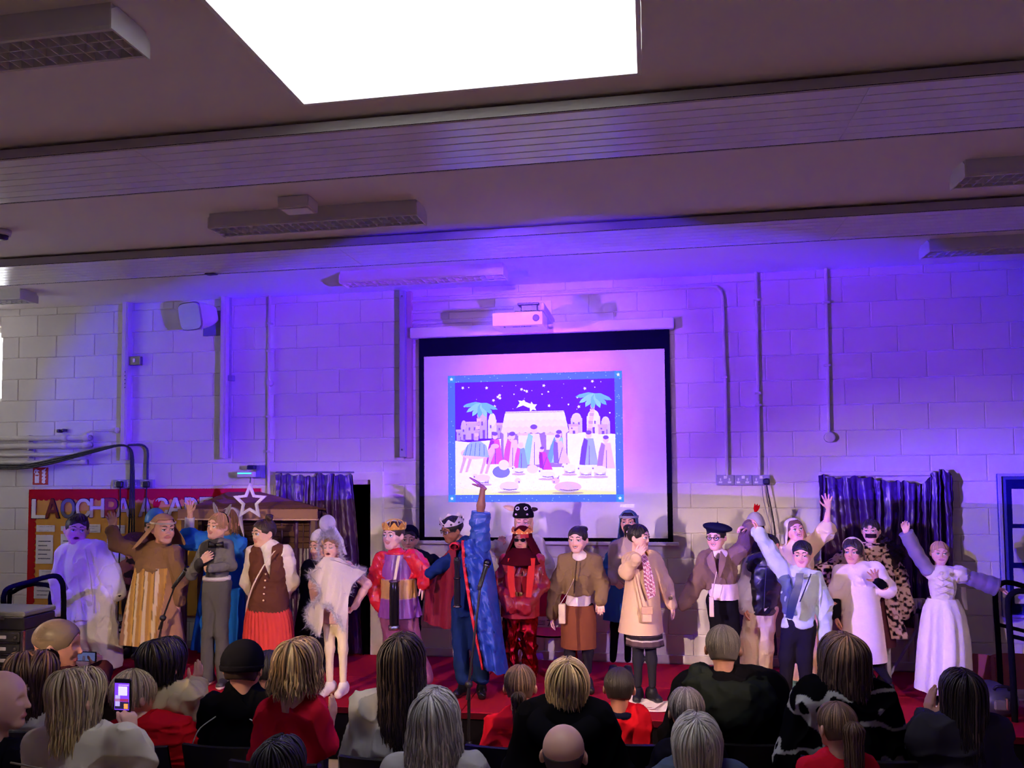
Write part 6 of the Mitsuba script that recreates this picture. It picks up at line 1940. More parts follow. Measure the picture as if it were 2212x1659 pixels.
obj('box', lathe([(.036, 0), (.038, .12), (.038, .26), (.033, a[2] - b[2])], 20, ((a[0] + b[0]) / 2, 5.9, b[2])), 'gloss', t, rgb(16, 13, 16))
obj('base', lathe([(.043, -.035), (.045, 0)], 20, ((a[0] + b[0]) / 2, 5.9, b[2])), 'foil', t, rgb(206, 206, 214)); obj('lid', lathe([(.04, 0), (.041, .012)], 20, ((a[0] + b[0]) / 2, 5.9, a[2])), 'foil', t, rgb(210, 205, 200))

# hidden child behind the two kings
s = Person('child in a black hooded jacket hidden behind the king with the gold crown', 6.75, (884, 1162), 56, yaw=10, pitch=10, sh=((858, 1204), (912, 1204)), hip=(886, 1290), skin=(206, 160, 140))
s.arm('r', (938, 1215), (925, 1262, -.06), 'relaxed', palm=LT, hand=False)
s.body().face(); s.hair(DKB, [cap_hair()])
s.put('hood', s.hl(scarf(drop=.1, flare=.3, opening=60, fore=50)), 'cloth', rgb(20, 20, 26))
s.top((20, 22, 30), g=.02, hem=1300, fold=(.01, 13)); s.legs((24, 24, 30), ((872, 1420), (902, 1420))); s.shoes((24, 22, 24))

# king with the blue cape
s = Person('tall boy king with a silver crown, glasses and a blue cape raising one arm', 6.05, (977, 1143), 60, yaw=-48, pitch=16, roll=8, sh=((985, 1192), (1036, 1172)), hip=(1006, 1300), skin=(122, 78, 60))
s.arm('r', (1037, 1112, -.02), (1043, 1052, -.03), 'spread', d=(-.75, 0, .62), palm=DN, thumb=LT, size=.135).arm('l', (962, 1216, -.02), (928, 1240, -.04), 'fist', palm=DN, thumb=TO, size=.12)
s.body('neutral', lips=(120, 66, 60)).face(brow=(20, 14, 12), eye=(30, 18, 12), look=(-.2, .2)); spectacles(s, round_=False)
s.hair((18, 14, 13), [cap_hair(low=-.14), strands(140, (45, 315), 8, 84, .02, w=.02, seed=3)])
s.put('crown', s.hl(crown(z=.24, hgt=.12, pts=7, spike=.20, r=1.1, flare=.10)), 'satin', rgb(226, 214, 206)); s.put('crown_jewels', s.hl(beads(9, .33, 1.16, .045)), 'gloss', rgb(40, 30, 34))
s.top((24, 40, 92), g=.016, hem=1330, sl_r=1.1, fold=(.008, 14), name='tunic', sleeve={'l': .98, 'r': .45})
F = Field(np.minimum(s.sr, s.arms['r'][1]) - .15, np.maximum(s.sr, s.arms['r'][1]) + .15, .008)
F.cap(s.sr + [0, 0, -.03], s.arms['r'][1] + (s.arms['r'][2] - s.arms['r'][1]) * .10, .082, .075); F.wrinkle(.012, 15, 3); F.clip(s.arms['r'][1] + (s.arms['r'][2] - s.arms['r'][1]) * .12, s.arms['r'][2] - s.arms['r'][1])
s.put('sleeve', F.mesh(), 'satin', rgb(34, 66, 150), 'blue satin sleeve')
s.legs((26, 42, 84), ((1000, 1462), (1040, 1462)), ((994, 1390), (1034, 1390)), r=(.33, .31, .33), fold=(.008, 14), seed=5); s.shoes((16, 14, 16), m='gloss')
BLU = (30, 62, 150)
cape = [[s.P(1002, 1168, -.14), s.P(1020, 1164, -.10), s.P(1038, 1163, .0), s.P(1049, 1166, .06), s.P(1052, 1180, .10)],
        [s.P(1004, 1215, -.19), s.P(1024, 1213, -.17), s.P(1048, 1213, -.08), s.P(1062, 1215, .04), s.P(1062, 1222, .14)],
        [s.P(1014, 1285, -.23), s.P(1034, 1284, -.22), s.P(1060, 1284, -.14), s.P(1074, 1287, .02), s.P(1072, 1290, .16)],
        [s.P(1028, 1365, -.25), s.P(1047, 1365, -.24), s.P(1070, 1366, -.17), s.P(1084, 1370, .0), s.P(1082, 1376, .18)],
        [s.P(1046, 1448, -.26), s.P(1060, 1451, -.26), s.P(1080, 1458, -.18), s.P(1097, 1452, .0), s.P(1094, 1448, .2)]]




P = dense(cape, 60, 44)
u = np.linspace(0, 1, 44)[None, :]
P[..., 1] += .022 * np.sin(u * 24 + .6) * np.linspace(.2, 1, 60)[:, None]
s.put('cape', sheet(crush(P, .022, 26, 3), .006), 'satin', rgb(*BLU), 'blue satin cape')
tr = crush(P, .022, 26, 3)[:, :5] + [0, -.008, 0]
tr[..., 0] -= .018
s.put('cape_trim', sheet(tr, .006), 'satin', rgb(190, 34, 44), 'red trim of the cape')
P = dense([[s.P(986, 1172, -.10), s.P(972, 1186, -.06), s.P(955, 1204, -.03), s.P(936, 1225, -.02)], [s.P(984, 1230, -.09), s.P(965, 1240, -.02), s.P(945, 1246, .02), s.P(920, 1255, .0)],
           [s.P(986, 1300, -.06), s.P(964, 1304, .03), s.P(942, 1304, .07), s.P(917, 1300, .05)], [s.P(984, 1358, -.05), s.P(962, 1358, .05), s.P(940, 1352, .09), s.P(914, 1342, .08)]], 36, 30)
P[..., 1] += .02 * np.sin(np.linspace(0, 15, 30))[None] * np.linspace(.1, 1, 36)[:, None]
s.put('cape_lining', sheet(P, .006), 'satin', rgb(110, 20, 38), 'dark red lining of the cape held out to the side')
F = Field(s.sl - .12, s.sl + .12, .008); F.ell(s.P(984, 1180, -.07), [.05, .06, .035]); s.put('clasp', F.mesh(), 'satin', rgb(206, 40, 56))
t = thing('gift_bottle', 'dark slender gift with a pale foot hanging before the king in the blue cape', 'gift')
a = at(985, 1310, 5.80)
obj('body', lathe([(.022, 0), (.026, .03), (.024, .16), (.018, .26), (.026, .33), (.022, .36)], 20, (a[0], 5.84, a[2])), 'gloss', t, rgb(24, 22, 30)); obj('foot', lathe([(.034, -.012), (.03, 0)], 20, (a[0], 5.84, a[2])), 'foil', t, rgb(230, 226, 220)); obj('collar', lathe([(.027, 0), (.027, .01)], 20, (a[0], 5.84, a[2] + .2)), 'foil', t, rgb(150, 140, 130))

# child with the black-faced sheep hat
s = Person('laughing child in a black-faced sheep hat behind the king in red', 6.72, (1131, 1128), 58, yaw=0, sh=((1104, 1174), (1160, 1174)), hip=(1132, 1268), skin=(232, 176, 166))
s.arm('l', (1086, 1204, -.02), (1074, 1182, -.08), 'relaxed', d=(.55, 0, .9), palm=TO, thumb=RT).arm('r', (1183, 1222), (1176, 1252, -.08), 'fist', d=(-.5, 0, -.5), palm=LT, thumb=UP, size=.11)
s.body('grin').face(lid=.5, brow=(150, 110, 80)).teeth()
s.hair((206, 166, 120), [cap_hair(), strands(90, (40, 110), 5, 96, .45, seed=3), strands(90, (250, 320), 5, 96, .45, seed=4)])
F = Field([-.6, -.7, .1], [.6, .7, 1.0], .022); F.ell([0, .02, .28], [.44, .49, .44], k=.05); F.etube([0, -.2, .62], [0, -.43, .30], (.36, .20), (.40, .14), [1, 0, 0], k=.06); F.clip([0, 0, .20], [0, 0, -1])
hv, hf = s.hl(F.mesh()); fr = (hv - s.C) @ s.R
s.put('hat', (hv, hf), 'fleece', np.where((fr[:, 1] < .12 * s.h)[:, None], rgb(22, 20, 24), rgb(226, 216, 212)), 'black-faced sheep hat')
s.put('hat_ear', s.hl(ear((-.36, -.1, .56), (-.86, -.05, .68), .11)), 'fleece', rgb(214, 186, 160)); s.put('hat_ear', s.hl(ear((.36, -.1, .56), (.62, -.05, .55), .08)), 'fleece', rgb(60, 46, 52))
for k in (-1, 1):
    s.put('hat_eye', s.hl(xf(lathe([(.085, 0), (.09, .015), (.07, .03)], 18), rx(math.pi / 2 - .5), (k * .18, -.47, .60))), 'plastic', rgb(228, 222, 226)); s.put('hat_pupil', s.hl(xf(lathe([(.05, 0), (.045, .012)], 16), rx(math.pi / 2 - .5), (k * .18, -.495, .612))), 'gloss', rgb(14, 12, 16))
    s.put('hat_nostril', s.hl(xf(lathe([(.05, 0), (.04, .02)], 14), rx(math.pi / 2 - .2), (k * .24, -.53, .36))), 'plastic', rgb(226, 200, 206))
s.top((228, 218, 214), 'fleece', g=.022, hem=1300, sl_r=1.1, fold=(.010, 15))
F = Field(s.P(1066, 1200, -.1) - .12, s.P(1088, 1160, -.1) + .12, .007); F.cap(s.arms['l'][1], s.arms['l'][2], .055, .06); F.wrinkle(.014, 30, 5); s.put('fluffy_cuff', F.mesh(), 'fleece', rgb(232, 222, 220)); s.put('wristband', tube([s.P(1072, 1184, -.08), s.P(1077, 1176, -.08)], .05, 14), 'cloth', rgb(20, 18, 22))
s.legs((220, 210, 206), ((1118, 1418), (1146, 1418)), m='fleece', r=(.3, .26, .2)); s.shoes((40, 36, 40))

# king in red
s = Person('king in a dark red hood and shiny red robe with hands clasped', 6.2, (1128, 1164), 56, yaw=-6, pitch=4, sh=((1094, 1212), (1160, 1212)), hip=(1124, 1296), skin=(196, 140, 110))
s.arm('l', (1084, 1262), (1108, 1304, -.14), 'fist', d=(.8, -.2, -.4), palm=AW, thumb=UP, size=.12).arm('r', (1170, 1262), (1131, 1306, -.14), 'fist', d=(-.9, -.2, -.2), palm=AW, thumb=UP, size=.12)
s.body('neutral').face(brow=(30, 20, 18)); spectacles(s, round_=False, dark=True)  # dark glasses are made up: they paint the shadow over his eyes
s.hair(DKB, [cap_hair()])
s.put('hood', s.hl(scarf(drop=.78, flare=.50, opening=40, fore=50, grow=1.18, amp=.04, seed=3, soft=14)), 'cloth', rgb(60, 10, 20))
s.put('hood_peak', s.hl(sheet(np.array([[[R0[0] * 1.2 * math.sin(a), C0[1] - R0[1] * 1.2 * math.cos(a), .28 - .12 * q + .02 * math.cos(a)] for a in np.linspace(.1, .95, 10)] for q in np.linspace(0, 1.6, 8)]), .02)), 'satin', rgb(150, 22, 34))
s.put('crown', s.hl(crown(z=.27, hgt=.10, pts=7, spike=.16, r=1.2, flare=.08)), 'satin', rgb(206, 120, 60)); s.put('crown_jewels', s.hl(beads(12, .31, 1.25, .04)), 'satin', rgb(250, 214, 130))
m, P = drape(s, [(1128, 1182, 19, .10), (1128, 1196, 33, .155), (1127, 1216, 44, .20)], folds=5, amp=.05, seed=5, m=14); s.put('hood_cape', m, 'cloth', rgb(60, 10, 20), 'dark cape of the hood over the shoulders')
s.top((128, 18, 30), 'satin', g=.020, hem=1330, sl_r=1.22, fold=(.014, 13), name='robe_top', cuff=.06, seed=3)
m, P = drape(s, [(1126, 1240, 38, .13), (1124, 1290, 40, .14), (1123, 1330, 40, .14)], folds=7, amp=.06, seed=2); s.put('robe', m, 'satin', rgb(132, 16, 30))
for sg, x in ((-1, 1102), (1, 1148)):
    tie(s, [(x + 2, 1206, -.13), (x - sg * 2, 1250, -.20), (x - sg * 6, 1290, -.21)], (6, 7, 5), (176, 44, 44), name='satin_stripe')
s.put('belt', xf(lathe([(.150, -.016), (.153, 0), (.150, .016)], 30), np.diag([1, .95, 1]), s.P(1122, 1283)), 'satin', rgb(70, 24, 22)); q = s.P(1119, 1284, -.155); s.put('buckle', cat_([cbox(q - [.03, .006, .018], q + [-.002, .004, .018], .004), cbox(q - [-.006, .006, .018], q + [.034, .004, .018], .004)]), 'foil', rgb(232, 190, 110))
mm = s.legs((150, 20, 30), ((1104, 1466), (1144, 1466)), ((1102, 1395), (1142, 1395)), 'foil', r=(.34, .32, .30), fold=(.016, 19), seed=7, label='shiny red foil trousers', name='trousers', h=.007); s.shoes((90, 14, 22))

# girl in the short brown jacket
s = Person('girl in a short olive brown jacket and brown skirt and a cream box', 6.3, (1248, 1165), 62, yaw=-12, pitch=2, sh=((1219, 1212), (1286, 1212)), hip=(1250, 1312), skin=(236, 186, 164))
s.arm('l', (1199, 1270), (1193, 1328), 'relaxed', palm=RT, thumb=TO).arm('r', (1302, 1262), (1297, 1296, -.06), 'relaxed', d=(.05, -.25, -1), palm=AW, thumb=LT)
s.body('grin').face(brow=(30, 22, 20), eye=(50, 32, 24)).teeth()
s.hair(DKB, [cap_hair(grow=1.07), strands(170, (30, 330), 4, 92, .05, w=.018, seed=13)]); F = Field([-.4, -.3, -.3], [.4, .4, .3], .03); F.ell([0, 0, 0], [.24, .22, .14]); s.put('bun', s.hl(xf(F.mesh(), None, (.12, .26, .38))), 'hair', rgb(26, 20, 20))
s.top((232, 214, 200), g=.002, hem=1322, sleeve=.2, name='shirt', fold=(.002, 18), collar=.05)
s.top((122, 98, 70), g=.022, hem=1284, name='jacket', fold=(.007, 15), seed=9, open_neck=.30, label='olive brown jacket')
q = [s.P(1246, 1212, -.125), s.P(1243, 1240, -.145), s.P(1240, 1282, -.145)]; s.put('jacket_opening', tube(spline(q, 14), .005, 5), 'cloth', rgb(70, 54, 40))
m, P = drape(s, [(1250, 1305, 32, .105), (1250, 1330, 37, .12), (1250, 1397, 37, .125)], folds=5, amp=.025, seed=2); s.put('skirt', m, 'cloth', rgb(116, 66, 46))
s.legs((40, 36, 42), ((1230, 1448), (1270, 1448)), ((1231, 1410), (1270, 1410)), name='tights', r=(.26, .20, .16), fold=(.002, 20)); s.shoes((20, 18, 20))
t = thing('luggage_box', 'cream box on a string at the hip of the girl in the short brown jacket', 'box'); a = at(1206, 1306, 6.16); b = at(1221, 1348, 6.16); obj('box', cbox([a[0], 6.16, b[2]], [b[0], 6.22, a[2]], .004), 'cloth', t, rgb(228, 204, 160), False); obj('string', tube(spline([at(1208, 1308, 6.17), at(1226, 1280, 6.14), at(1240, 1250, 6.12)], 12), .003, 5), 'cloth', t, rgb(220, 200, 170))

# child with the blue headscarf
s = Person('child in a blue headscarf and blue tunic behind the girl in the beige coat', 6.72, (1358, 1128), 56, yaw=-8, sh=((1326, 1182), (1384, 1180)), hip=(1346, 1280), skin=(214, 158, 140))
s.arm('l', (1311, 1228), (1326, 1254, -.1), 'relaxed', d=(.6, -.2, -.5), palm=AW, thumb=UP).arm('r', (1392, 1228), (1374, 1256, -.1), 'relaxed', palm=AW, thumb=UP)
s.body().face(brow=(40, 28, 24)); s.hair(DKB, [cap_hair(), strands(50, (-60, 60), 0, 46, .02, seed=2)])
s.put('headscarf', s.hl(scarf(drop=.85, flare=.12, opening=64, fore=42, seed=5)), 'cloth', rgb(86, 110, 150)); s.put('hat_band', s.hl(crown(z=.20, hgt=.10, spike=0, r=1.19, flare=0)), 'cloth', rgb(150, 150, 170))
s.top((52, 92, 170), g=.016, hem=1320, fold=(.008, 15), name='tunic', fn=lambda v: np.where(((np.abs(v[:, 0] - s.hip[0]) < .12) & (v[:, 1] < s.Y))[:, None], rgb(186, 160, 156), rgb(50, 88, 150)))
m, P = drape(s, [(1346, 1262, 32, .11), (1345, 1338, 40, .13)], seed=3, folds=7); s.put('skirt', m, 'cloth', rgb(54, 92, 176)); s.legs((22, 22, 32), ((1324, 1424), (1356, 1424)), name='tights', r=(.26, .2, .15), fold=(.002, 20)); s.shoes((24, 22, 28), sole=(220, 216, 220))

# girl in the beige coat
s = Person('girl in a beige coat with a pink checked tie, one hand raised before her face', 6.1, (1380, 1160), 62, yaw=62, pitch=2, sh=((1358, 1212), (1414, 1206)), hip=(1386, 1310), skin=(232, 182, 160))
s.arm('l', (1352, 1236, -.10), (1374, 1204, -.19), 'relaxed', d=(.55, -.1, .7), palm=AW, thumb=UP).arm('r', (1437, 1260), (1451, 1306), 'relaxed', palm=LT, thumb=TO)
s.body('smile').face(brow=(34, 24, 20)); tail = xf(ribbons(*(lambda st: (st[0], st[1], st[2], st[3], np.zeros((len(st[0]), 3))))(strands(70, (0, 360), 0, 70, .8, w=.03, seed=15, hug=.3)))[:2], None, (.06, .50, .20), .52)
s.hair(DKB, [cap_hair(grow=1.06), strands(160, (30, 330), 4, 90, .02, w=.018, seed=14), tail]); s.put('hair_pearl', s.hl((np.asarray(trimesh.creation.icosphere(2, .06).vertices) + [-.16, .43, .18], np.asarray(trimesh.creation.icosphere(2, .06).faces))), 'gloss', rgb(240, 220, 210))
s.top((206, 172, 140), g=.018, hem=1300, fold=(.006, 15), name='coat_top', sl_r=1.08, open_neck=.28)
m, P = drape(s, [(1386, 1225, 31, .118), (1386, 1270, 37, .135), (1385, 1320, 43, .15), (1384, 1364, 49, .165)], folds=4, amp=.05, seed=8); s.put('coat', m, 'cloth', rgb(206, 172, 140), 'beige coat')


def checks(v):
    a, b = (v[:, 0] * .7 + v[:, 2]) / .03, (v[:, 0] * .7 - v[:, 2]) / .03
    k = (np.floor(a) + np.floor(b)) % 2
    ln = (np.abs(a % 1 - .5) > .43) | (np.abs(b % 1 - .5) > .43)
    return np.where(ln[:, None], rgb(226, 196, 200), np.where((k == 0)[:, None], rgb(176, 104, 130), rgb(140, 76, 104)))


P = dense([[s.P(1382, 1198, -.15), s.P(1396, 1198, -.15)], [s.P(1389, 1225, -.175), s.P(1405, 1224, -.17)], [s.P(1392, 1262, -.19), s.P(1414, 1258, -.18)], [s.P(1400, 1296, -.19), s.P(1416, 1286, -.18)]], 40, 14); s.put('necktie', sheet(P, .006), 'cloth', checks(sheet(P, .006)[0]), 'pink checked tie')
for py in (1300,):
    q = s.P(1449, 1292, -.06); s.put('button', xf(lathe([(.013, 0), (.012, .005)], 14), rx(math.pi / 2), q), 'plastic', rgb(70, 54, 36))
m, P = drape(s, [(1390, 1352, 36, .13), (1392, 1376, 39, .14), (1393, 1392, 41, .145)], folds=12, amp=.05, seed=3, ring0=.4); v = m[0]; z = (v[:, 2] / .022) % 3; s.put('skirt', m, 'cloth', np.where((z < .6)[:, None], rgb(190, 176, 170), np.where((z < 1.6)[:, None], rgb(40, 34, 40), rgb(84, 64, 70))), 'plaid skirt hem')
s.legs((40, 38, 46), ((1378, 1478), (1409, 1480)), ((1378, 1425), (1408, 1425)), name='tights', r=(.26, .20, .15), fold=(.002, 20)); s.shoes((18, 16, 20), toes=(-.1, .5), sole=(60, 56, 60))
t = thing('shoulder_bag', 'small beige bag hanging on the front of the girl in the beige coat', 'bag'); a = at(1386, 1311, 5.90); b = at(1410, 1345, 5.90); obj('body', cbox([a[0], 5.885, b[2]], [b[0], 5.925, a[2]], .008), 'cloth', t, rgb(206, 168, 142), False); obj('flap', cbox([a[0] - .003, 5.878, a[2] - .05], [b[0] + .003, 5.886, a[2] + .002], .003), 'cloth', t, rgb(190, 150, 126), False); obj('strap', tube(spline([at(1388, 1312, 5.9), at(1378, 1270, 5.93), at(1372, 1240, 5.95)], 12), .005, 6), 'cloth', t, rgb(160, 120, 96))

# boy with the beret
s = Person('boy in a navy beret and round glasses with a brown jacket, arms spread', 6.35, (1547, 1160), 62, yaw=-24, pitch=4, sh=((1522, 1212), (1586, 1202)), hip=(1560, 1296), skin=(232, 180, 152))
s.arm('l', (1506, 1258, -.02), (1478, 1303, -.04), 'relaxed', palm=DN, thumb=TO, hand=False).arm('r', (1606, 1184, -.03), (1619, 1138, -.07), 'droop', d=(-1, -.15, -.05), palm=DN, thumb=TO)
s.body('grin').face(brow=(30, 22, 20), eye=(40, 26, 20)).teeth(); spectacles(s)
s.hair(DKB, [cap_hair(low=-.1), strands(60, (60, 300), 20, 84, .02, seed=3)])
F = Field([-.8, -.8, .0], [.9, .9, .8], .024); F.ell([.07, .02, .40], [.60, .62, .19], R=ry(.14) @ rx(-.1), k=.05); F.ell([0, .05, .28], [.40, .46, .12], k=.08); F.cap([.08, .02, .56], [.09, .02, .64], .025, k=.03); s.put('beret', s.hl(F.mesh()), 'fleece', rgb(28, 28, 46), 'navy beret')
s.top((234, 212, 202), g=.003, hem=1296, sleeve=.2, name='shirt', fold=(.002, 16), collar=.06); s.top((116, 90, 78), g=.024, hem=1272, name='jacket', fold=(.010, 13), seed=4, open_neck=.33, sl_r=1.08, cuff=.05, label='brown jacket')
for sg, x in ((-1, 1533), (1, 1562)):
    P = dense([[s.P(1548 + sg * 9, 1190, -.11), s.P(x + sg * 6, 1206, -.11)], [s.P(1549 + sg * 4, 1215, -.155), s.P(x + sg * 2, 1224, -.15)], [s.P(1551 + sg, 1245, -.16), s.P(1552 + sg * 3, 1248, -.16)]], 14, 6); s.put('lapel', sheet(P, .010), 'cloth', rgb(132, 102, 88))
m, P = drape(s, [(1562, 1258, 30, .12), (1563, 1292, 33, .125)], folds=11, amp=.06, seed=6, m=12); s.put('shirt_tail', m, 'cloth', rgb(236, 208, 198))
s.legs((22, 20, 26), ((1553, 1432), (1586, 1432)), ((1550, 1360), (1584, 1360)), r=(.32, .27, .22), fold=(.005, 13)); s.shoes((18, 16, 18))
t = thing('luggage_label', 'cream tag hanging at the waist of the boy with the beret', 'tag'); a = at(1532, 1290, 6.16); b = at(1543, 1333, 6.16); obj('card', cbox([a[0], 6.16, b[2]], [b[0], 6.19, a[2]], .003), 'cloth', t, rgb(226, 196, 160), False); obj('string', tube(spline([at(1538, 1291, 6.17), at(1541, 1270, 6.15), at(1548, 1235, 6.16)], 10), .003, 5), 'cloth', t, rgb(226, 206, 180))

# the feathered hat child and the child in the black gilet
s = Person('child in a grey domed hat with red feathers behind the raised hands', 6.85, (1632, 1140), 56, yaw=-6, sh=((1606, 1184), (1660, 1184)), hip=(1634, 1280), skin=(216, 164, 144))
s.body().face(); s.hair(DKB, [cap_hair(), strands(80, (60, 300), 10, 96, .3, seed=6)])
s.put('hat', s.hl(hat_dome(.10, 1.22, .74)), 'cloth', rgb(176, 168, 186)); s.put('feathers', s.hl(feathers((.0, .0, .70), 3, .42, seed=2, lean=.55)), 'cloth', rgb(176, 16, 26))
s.top((60, 52, 64), g=.018, hem=1310); m, P = drape(s, [(1634, 1270, 32, .11), (1634, 1410, 42, .14)], seed=7); s.put('robe', m, 'cloth', rgb(70, 60, 76)); s.legs((30, 28, 34), ((1622, 1422), (1646, 1422))); s.shoes((30, 28, 30))

s = Person('child in a black gilet and cream fleece trousers', 6.55, (1662, 1180), 60, yaw=50, pitch=14, roll=-10, sh=((1626, 1218), (1684, 1218)), hip=(1644, 1312), skin=(232, 164, 140))
s.arm('l', (1611, 1266), (1610, 1310, -.05), 'relaxed', palm=RT, thumb=TO, size=.13)
s.body().face(lid=.5, brow=(26, 20, 18)); s.hair((20, 17, 18), [cap_hair(low=-.2), strands(150, (20, 340), 2, 92, .05, w=.02, seed=8), strands(60, (-45, 45), 0, 52, .03, seed=9)])
s.top((232, 222, 222), 'fleece', g=.022, hem=1318, sl_r=1.2, fold=(.012, 14), cuff=.05, name='fleece_top')
F = Field(s.hip - [.25, .25, .15], s.neck + [.25, .25, .1], .008); s.trunk(F, .042, 1.05); F.wrinkle(.008, 12, 3); F.clip(s.P(1644, 1326), [0, 0, -1]); s.put('gilet', F.mesh(), 'satin', rgb(14, 14, 24), 'black gilet'); q = s.P(1659, 1221, -.19); s.put('zip_tag', cbox(q - [.008, .004, .02], q + [.008, .004, .01], .003), 'foil', rgb(200, 200, 206)); s.put('zip', tube(spline([s.P(1657, 1215, -.165), s.P(1653, 1260, -.20), s.P(1650, 1320, -.19)], 14), .004, 6), 'plastic', rgb(40, 40, 54))
s.legs((236, 212, 184), ((1614, 1452), (1652, 1452)), ((1616, 1385), (1652, 1385)), 'fleece', r=(.36, .34, .36), fold=(.014, 12), seed=4, name='fleece_trousers', label='cream fleece trousers'); s.shoes((30, 24, 26))

# girl with the white headscarf
s = Person('girl in a white headscarf and cream robe waving high behind the boy with the tie', 6.55, (1716, 1146), 60, yaw=14, pitch=-12, roll=-8, sh=((1688, 1192), (1750, 1180)), hip=(1728, 1290), skin=(236, 178, 166))
s.arm('r', (1784, 1150, -.03), (1789, 1098, -.05), 'spread', d=(-.06, 0, 1), palm=TO, thumb=LT)
s.body('grin').face(brow=(110, 76, 56)).teeth(); s.hair((120, 84, 56), [cap_hair()])
s.put('headscarf', s.hl(scarf(drop=.75, flare=.16, opening=66, fore=44, seed=6, amp=.05)), 'cloth', rgb(238, 226, 226))
s.top((232, 206, 168), g=.018, hem=1310, sleeve=.5, sl_r=1.25, cuff=.06, fold=(.010, 14), name='robe_top'); F = Field(s.P(1784, 1160) - .13, s.P(1784, 1160) + .13, .008); F.cap(s.P(1768, 1168), s.P(1786, 1152, -.03), .052, .056); F.wrinkle(.010, 18, 3); F.clip(s.P(1786, 1138, -.03), [.1, 0, 1]); s.put('sleeve', F.mesh(), 'cloth', rgb(238, 228, 226))
m, P = drape(s, [(1732, 1240, 34, .12), (1736, 1330, 42, .15), (1739, 1460, 50, .18)], folds=8, amp=.09, seed=9); s.put('robe', m, 'cloth', rgb(222, 186, 140), 'cream robe'); s.legs((200, 170, 140), ((1714, 1462), (1752, 1462))); s.shoes((110, 150, 150), sole=(230, 190, 90))

# boy with the tie
s = Person('boy in a pale shirt and wide dark tie raising one arm', 6.08, (1733, 1196), 64, yaw=-18, pitch=8, sh=((1694, 1246), (1764, 1250)), hip=(1726, 1350), skin=(228, 172, 140))
s.arm('l', (1663, 1188, -.02), (1637, 1150, -.05), 'relaxed', d=(-.15, 0, 1), palm=LT, thumb=RT).arm('r', (1782, 1305), (1781, 1374), 'relaxed', palm=LT, thumb=TO)
s.body('smile').face(lid=.4, brow=(24, 18, 16), eye=(36, 24, 18), look=(-.1, .2)); s.hair((22, 18, 18), [cap_hair(low=-.12), strands(170, (40, 320), 4, 84, .02, w=.02, seed=5), strands(90, (-55, 55), 0, 42, .05, w=.022, out=1.12, seed=6)])
s.top((206, 220, 232), g=.018, hem=1352, fold=(.010, 15), seed=7, name='shirt', sl_r=1.14, collar=.10, label='pale shirt')
for sg in (-1, 1):
    P = dense([[s.P(1729 + sg * 3, 1236, -.135), s.P(1729 + sg * 20, 1228, -.10)], [s.P(1729 + sg * 6, 1249, -.15), s.P(1729 + sg * 19, 1246, -.13)]], 6, 5); s.put('collar', sheet(P, .010), 'cloth', rgb(214, 226, 238))
P = dense([[s.P(1720, 1238, -.16), s.P(1736, 1238, -.16)], [s.P(1716, 1262, -.18), s.P(1733, 1263, -.18)], [s.P(1703, 1300, -.19), s.P(1722, 1303, -.19)], [s.P(1697, 1334, -.185), s.P(1712, 1338, -.185)]], 20, 8); s.put('necktie', sheet(P, .006), 'satin', rgb(30, 42, 72), 'wide dark tie')
F = Field(s.P(1712, 1300) - [.2, .25, .3], s.P(1712, 1300) + [.12, .1, .26], .008); s.trunk(F, .030, 1.05); F.wrinkle(.008, 13, 3); F.clip(s.P(1712, 1300), [1, 0, .12]); F.clip(s.P(1700, 1325), [0, 0, -1]); s.put('waistcoat', F.mesh(), 'cloth', rgb(96, 108, 120), 'grey waistcoat side')
s.put('strap', sheet(np.stack([spline([s.P(1752, 1240, -.13), s.P(1738, 1275, -.185), s.P(1728, 1300, -.19)], 12) + [d, 0, 0] for d in (-.004, 0, .004)], 1), .004), 'cloth', rgb(40, 40, 50))
s.legs((30, 27, 32), ((1698, 1492), (1741, 1482)), ((1700, 1418), (1738, 1418)), r=(.33, .27, .22), g=.004, fold=(.006, 13)); s.shoes((14, 12, 14), m='gloss')

# sheep tunic
s = Person('dark haired child in a white hooded sheep tunic holding one hand out', 6.32, (1842, 1190), 62, yaw=-26, pitch=6, sh=((1815, 1240), (1896, 1236)), hip=(1858, 1340), skin=(206, 150, 120))
s.arm('l', (1803, 1288), (1806, 1330), 'relaxed', palm=RT, thumb=TO).arm('r', (1916, 1272, -.06), (1893, 1254, -.20), 'spread', d=(-.35, -.5, .8), palm=TO, thumb=LT, size=.13)
s.body('neutral').face(brow=(24, 18, 16), eye=(30, 20, 16), look=(-.15, .1)); s.hair((38, 26, 26), [cap_hair(low=-.3), strands(120, (35, 130), 2, 90, .34, seed=3), strands(120, (230, 325), 2, 90, .34, seed=4), strands(90, (-48, 48), 0, 48, .05, w=.026, seed=5, out=1.1)])
s.put('hood', s.hl(scarf(drop=.55, flare=.10, opening=96, fore=22, grow=1.20, seed=6, amp=.02)), 'fleece', rgb(240, 222, 214)); s.top((18, 17, 22), g=.006, hem=1300, name='black_sleeves', fold=(.003, 20)); s.top((240, 222, 212), 'cloth', g=.026, hem=1330, sleeve=.42, sl_r=1.12, fold=(.009, 12), name='tunic_top')
m, P = drape(s, [(1858, 1262, 34, .13), (1860, 1320, 41, .145), (1862, 1370, 45, .155), (1864, 1424, 49, .16)], folds=3, amp=.04, seed=5); s.put('tunic', m, 'cloth', rgb(240, 222, 212), 'white tunic')
s.legs((26, 24, 30), ((1876, 1466), (1920, 1470)), ((1858, 1430), (1890, 1430)), name='leggings', r=(.24, .2, .15)); s.shoes((236, 206, 190), toes=(-.2, .1), sole=(240, 220, 216))

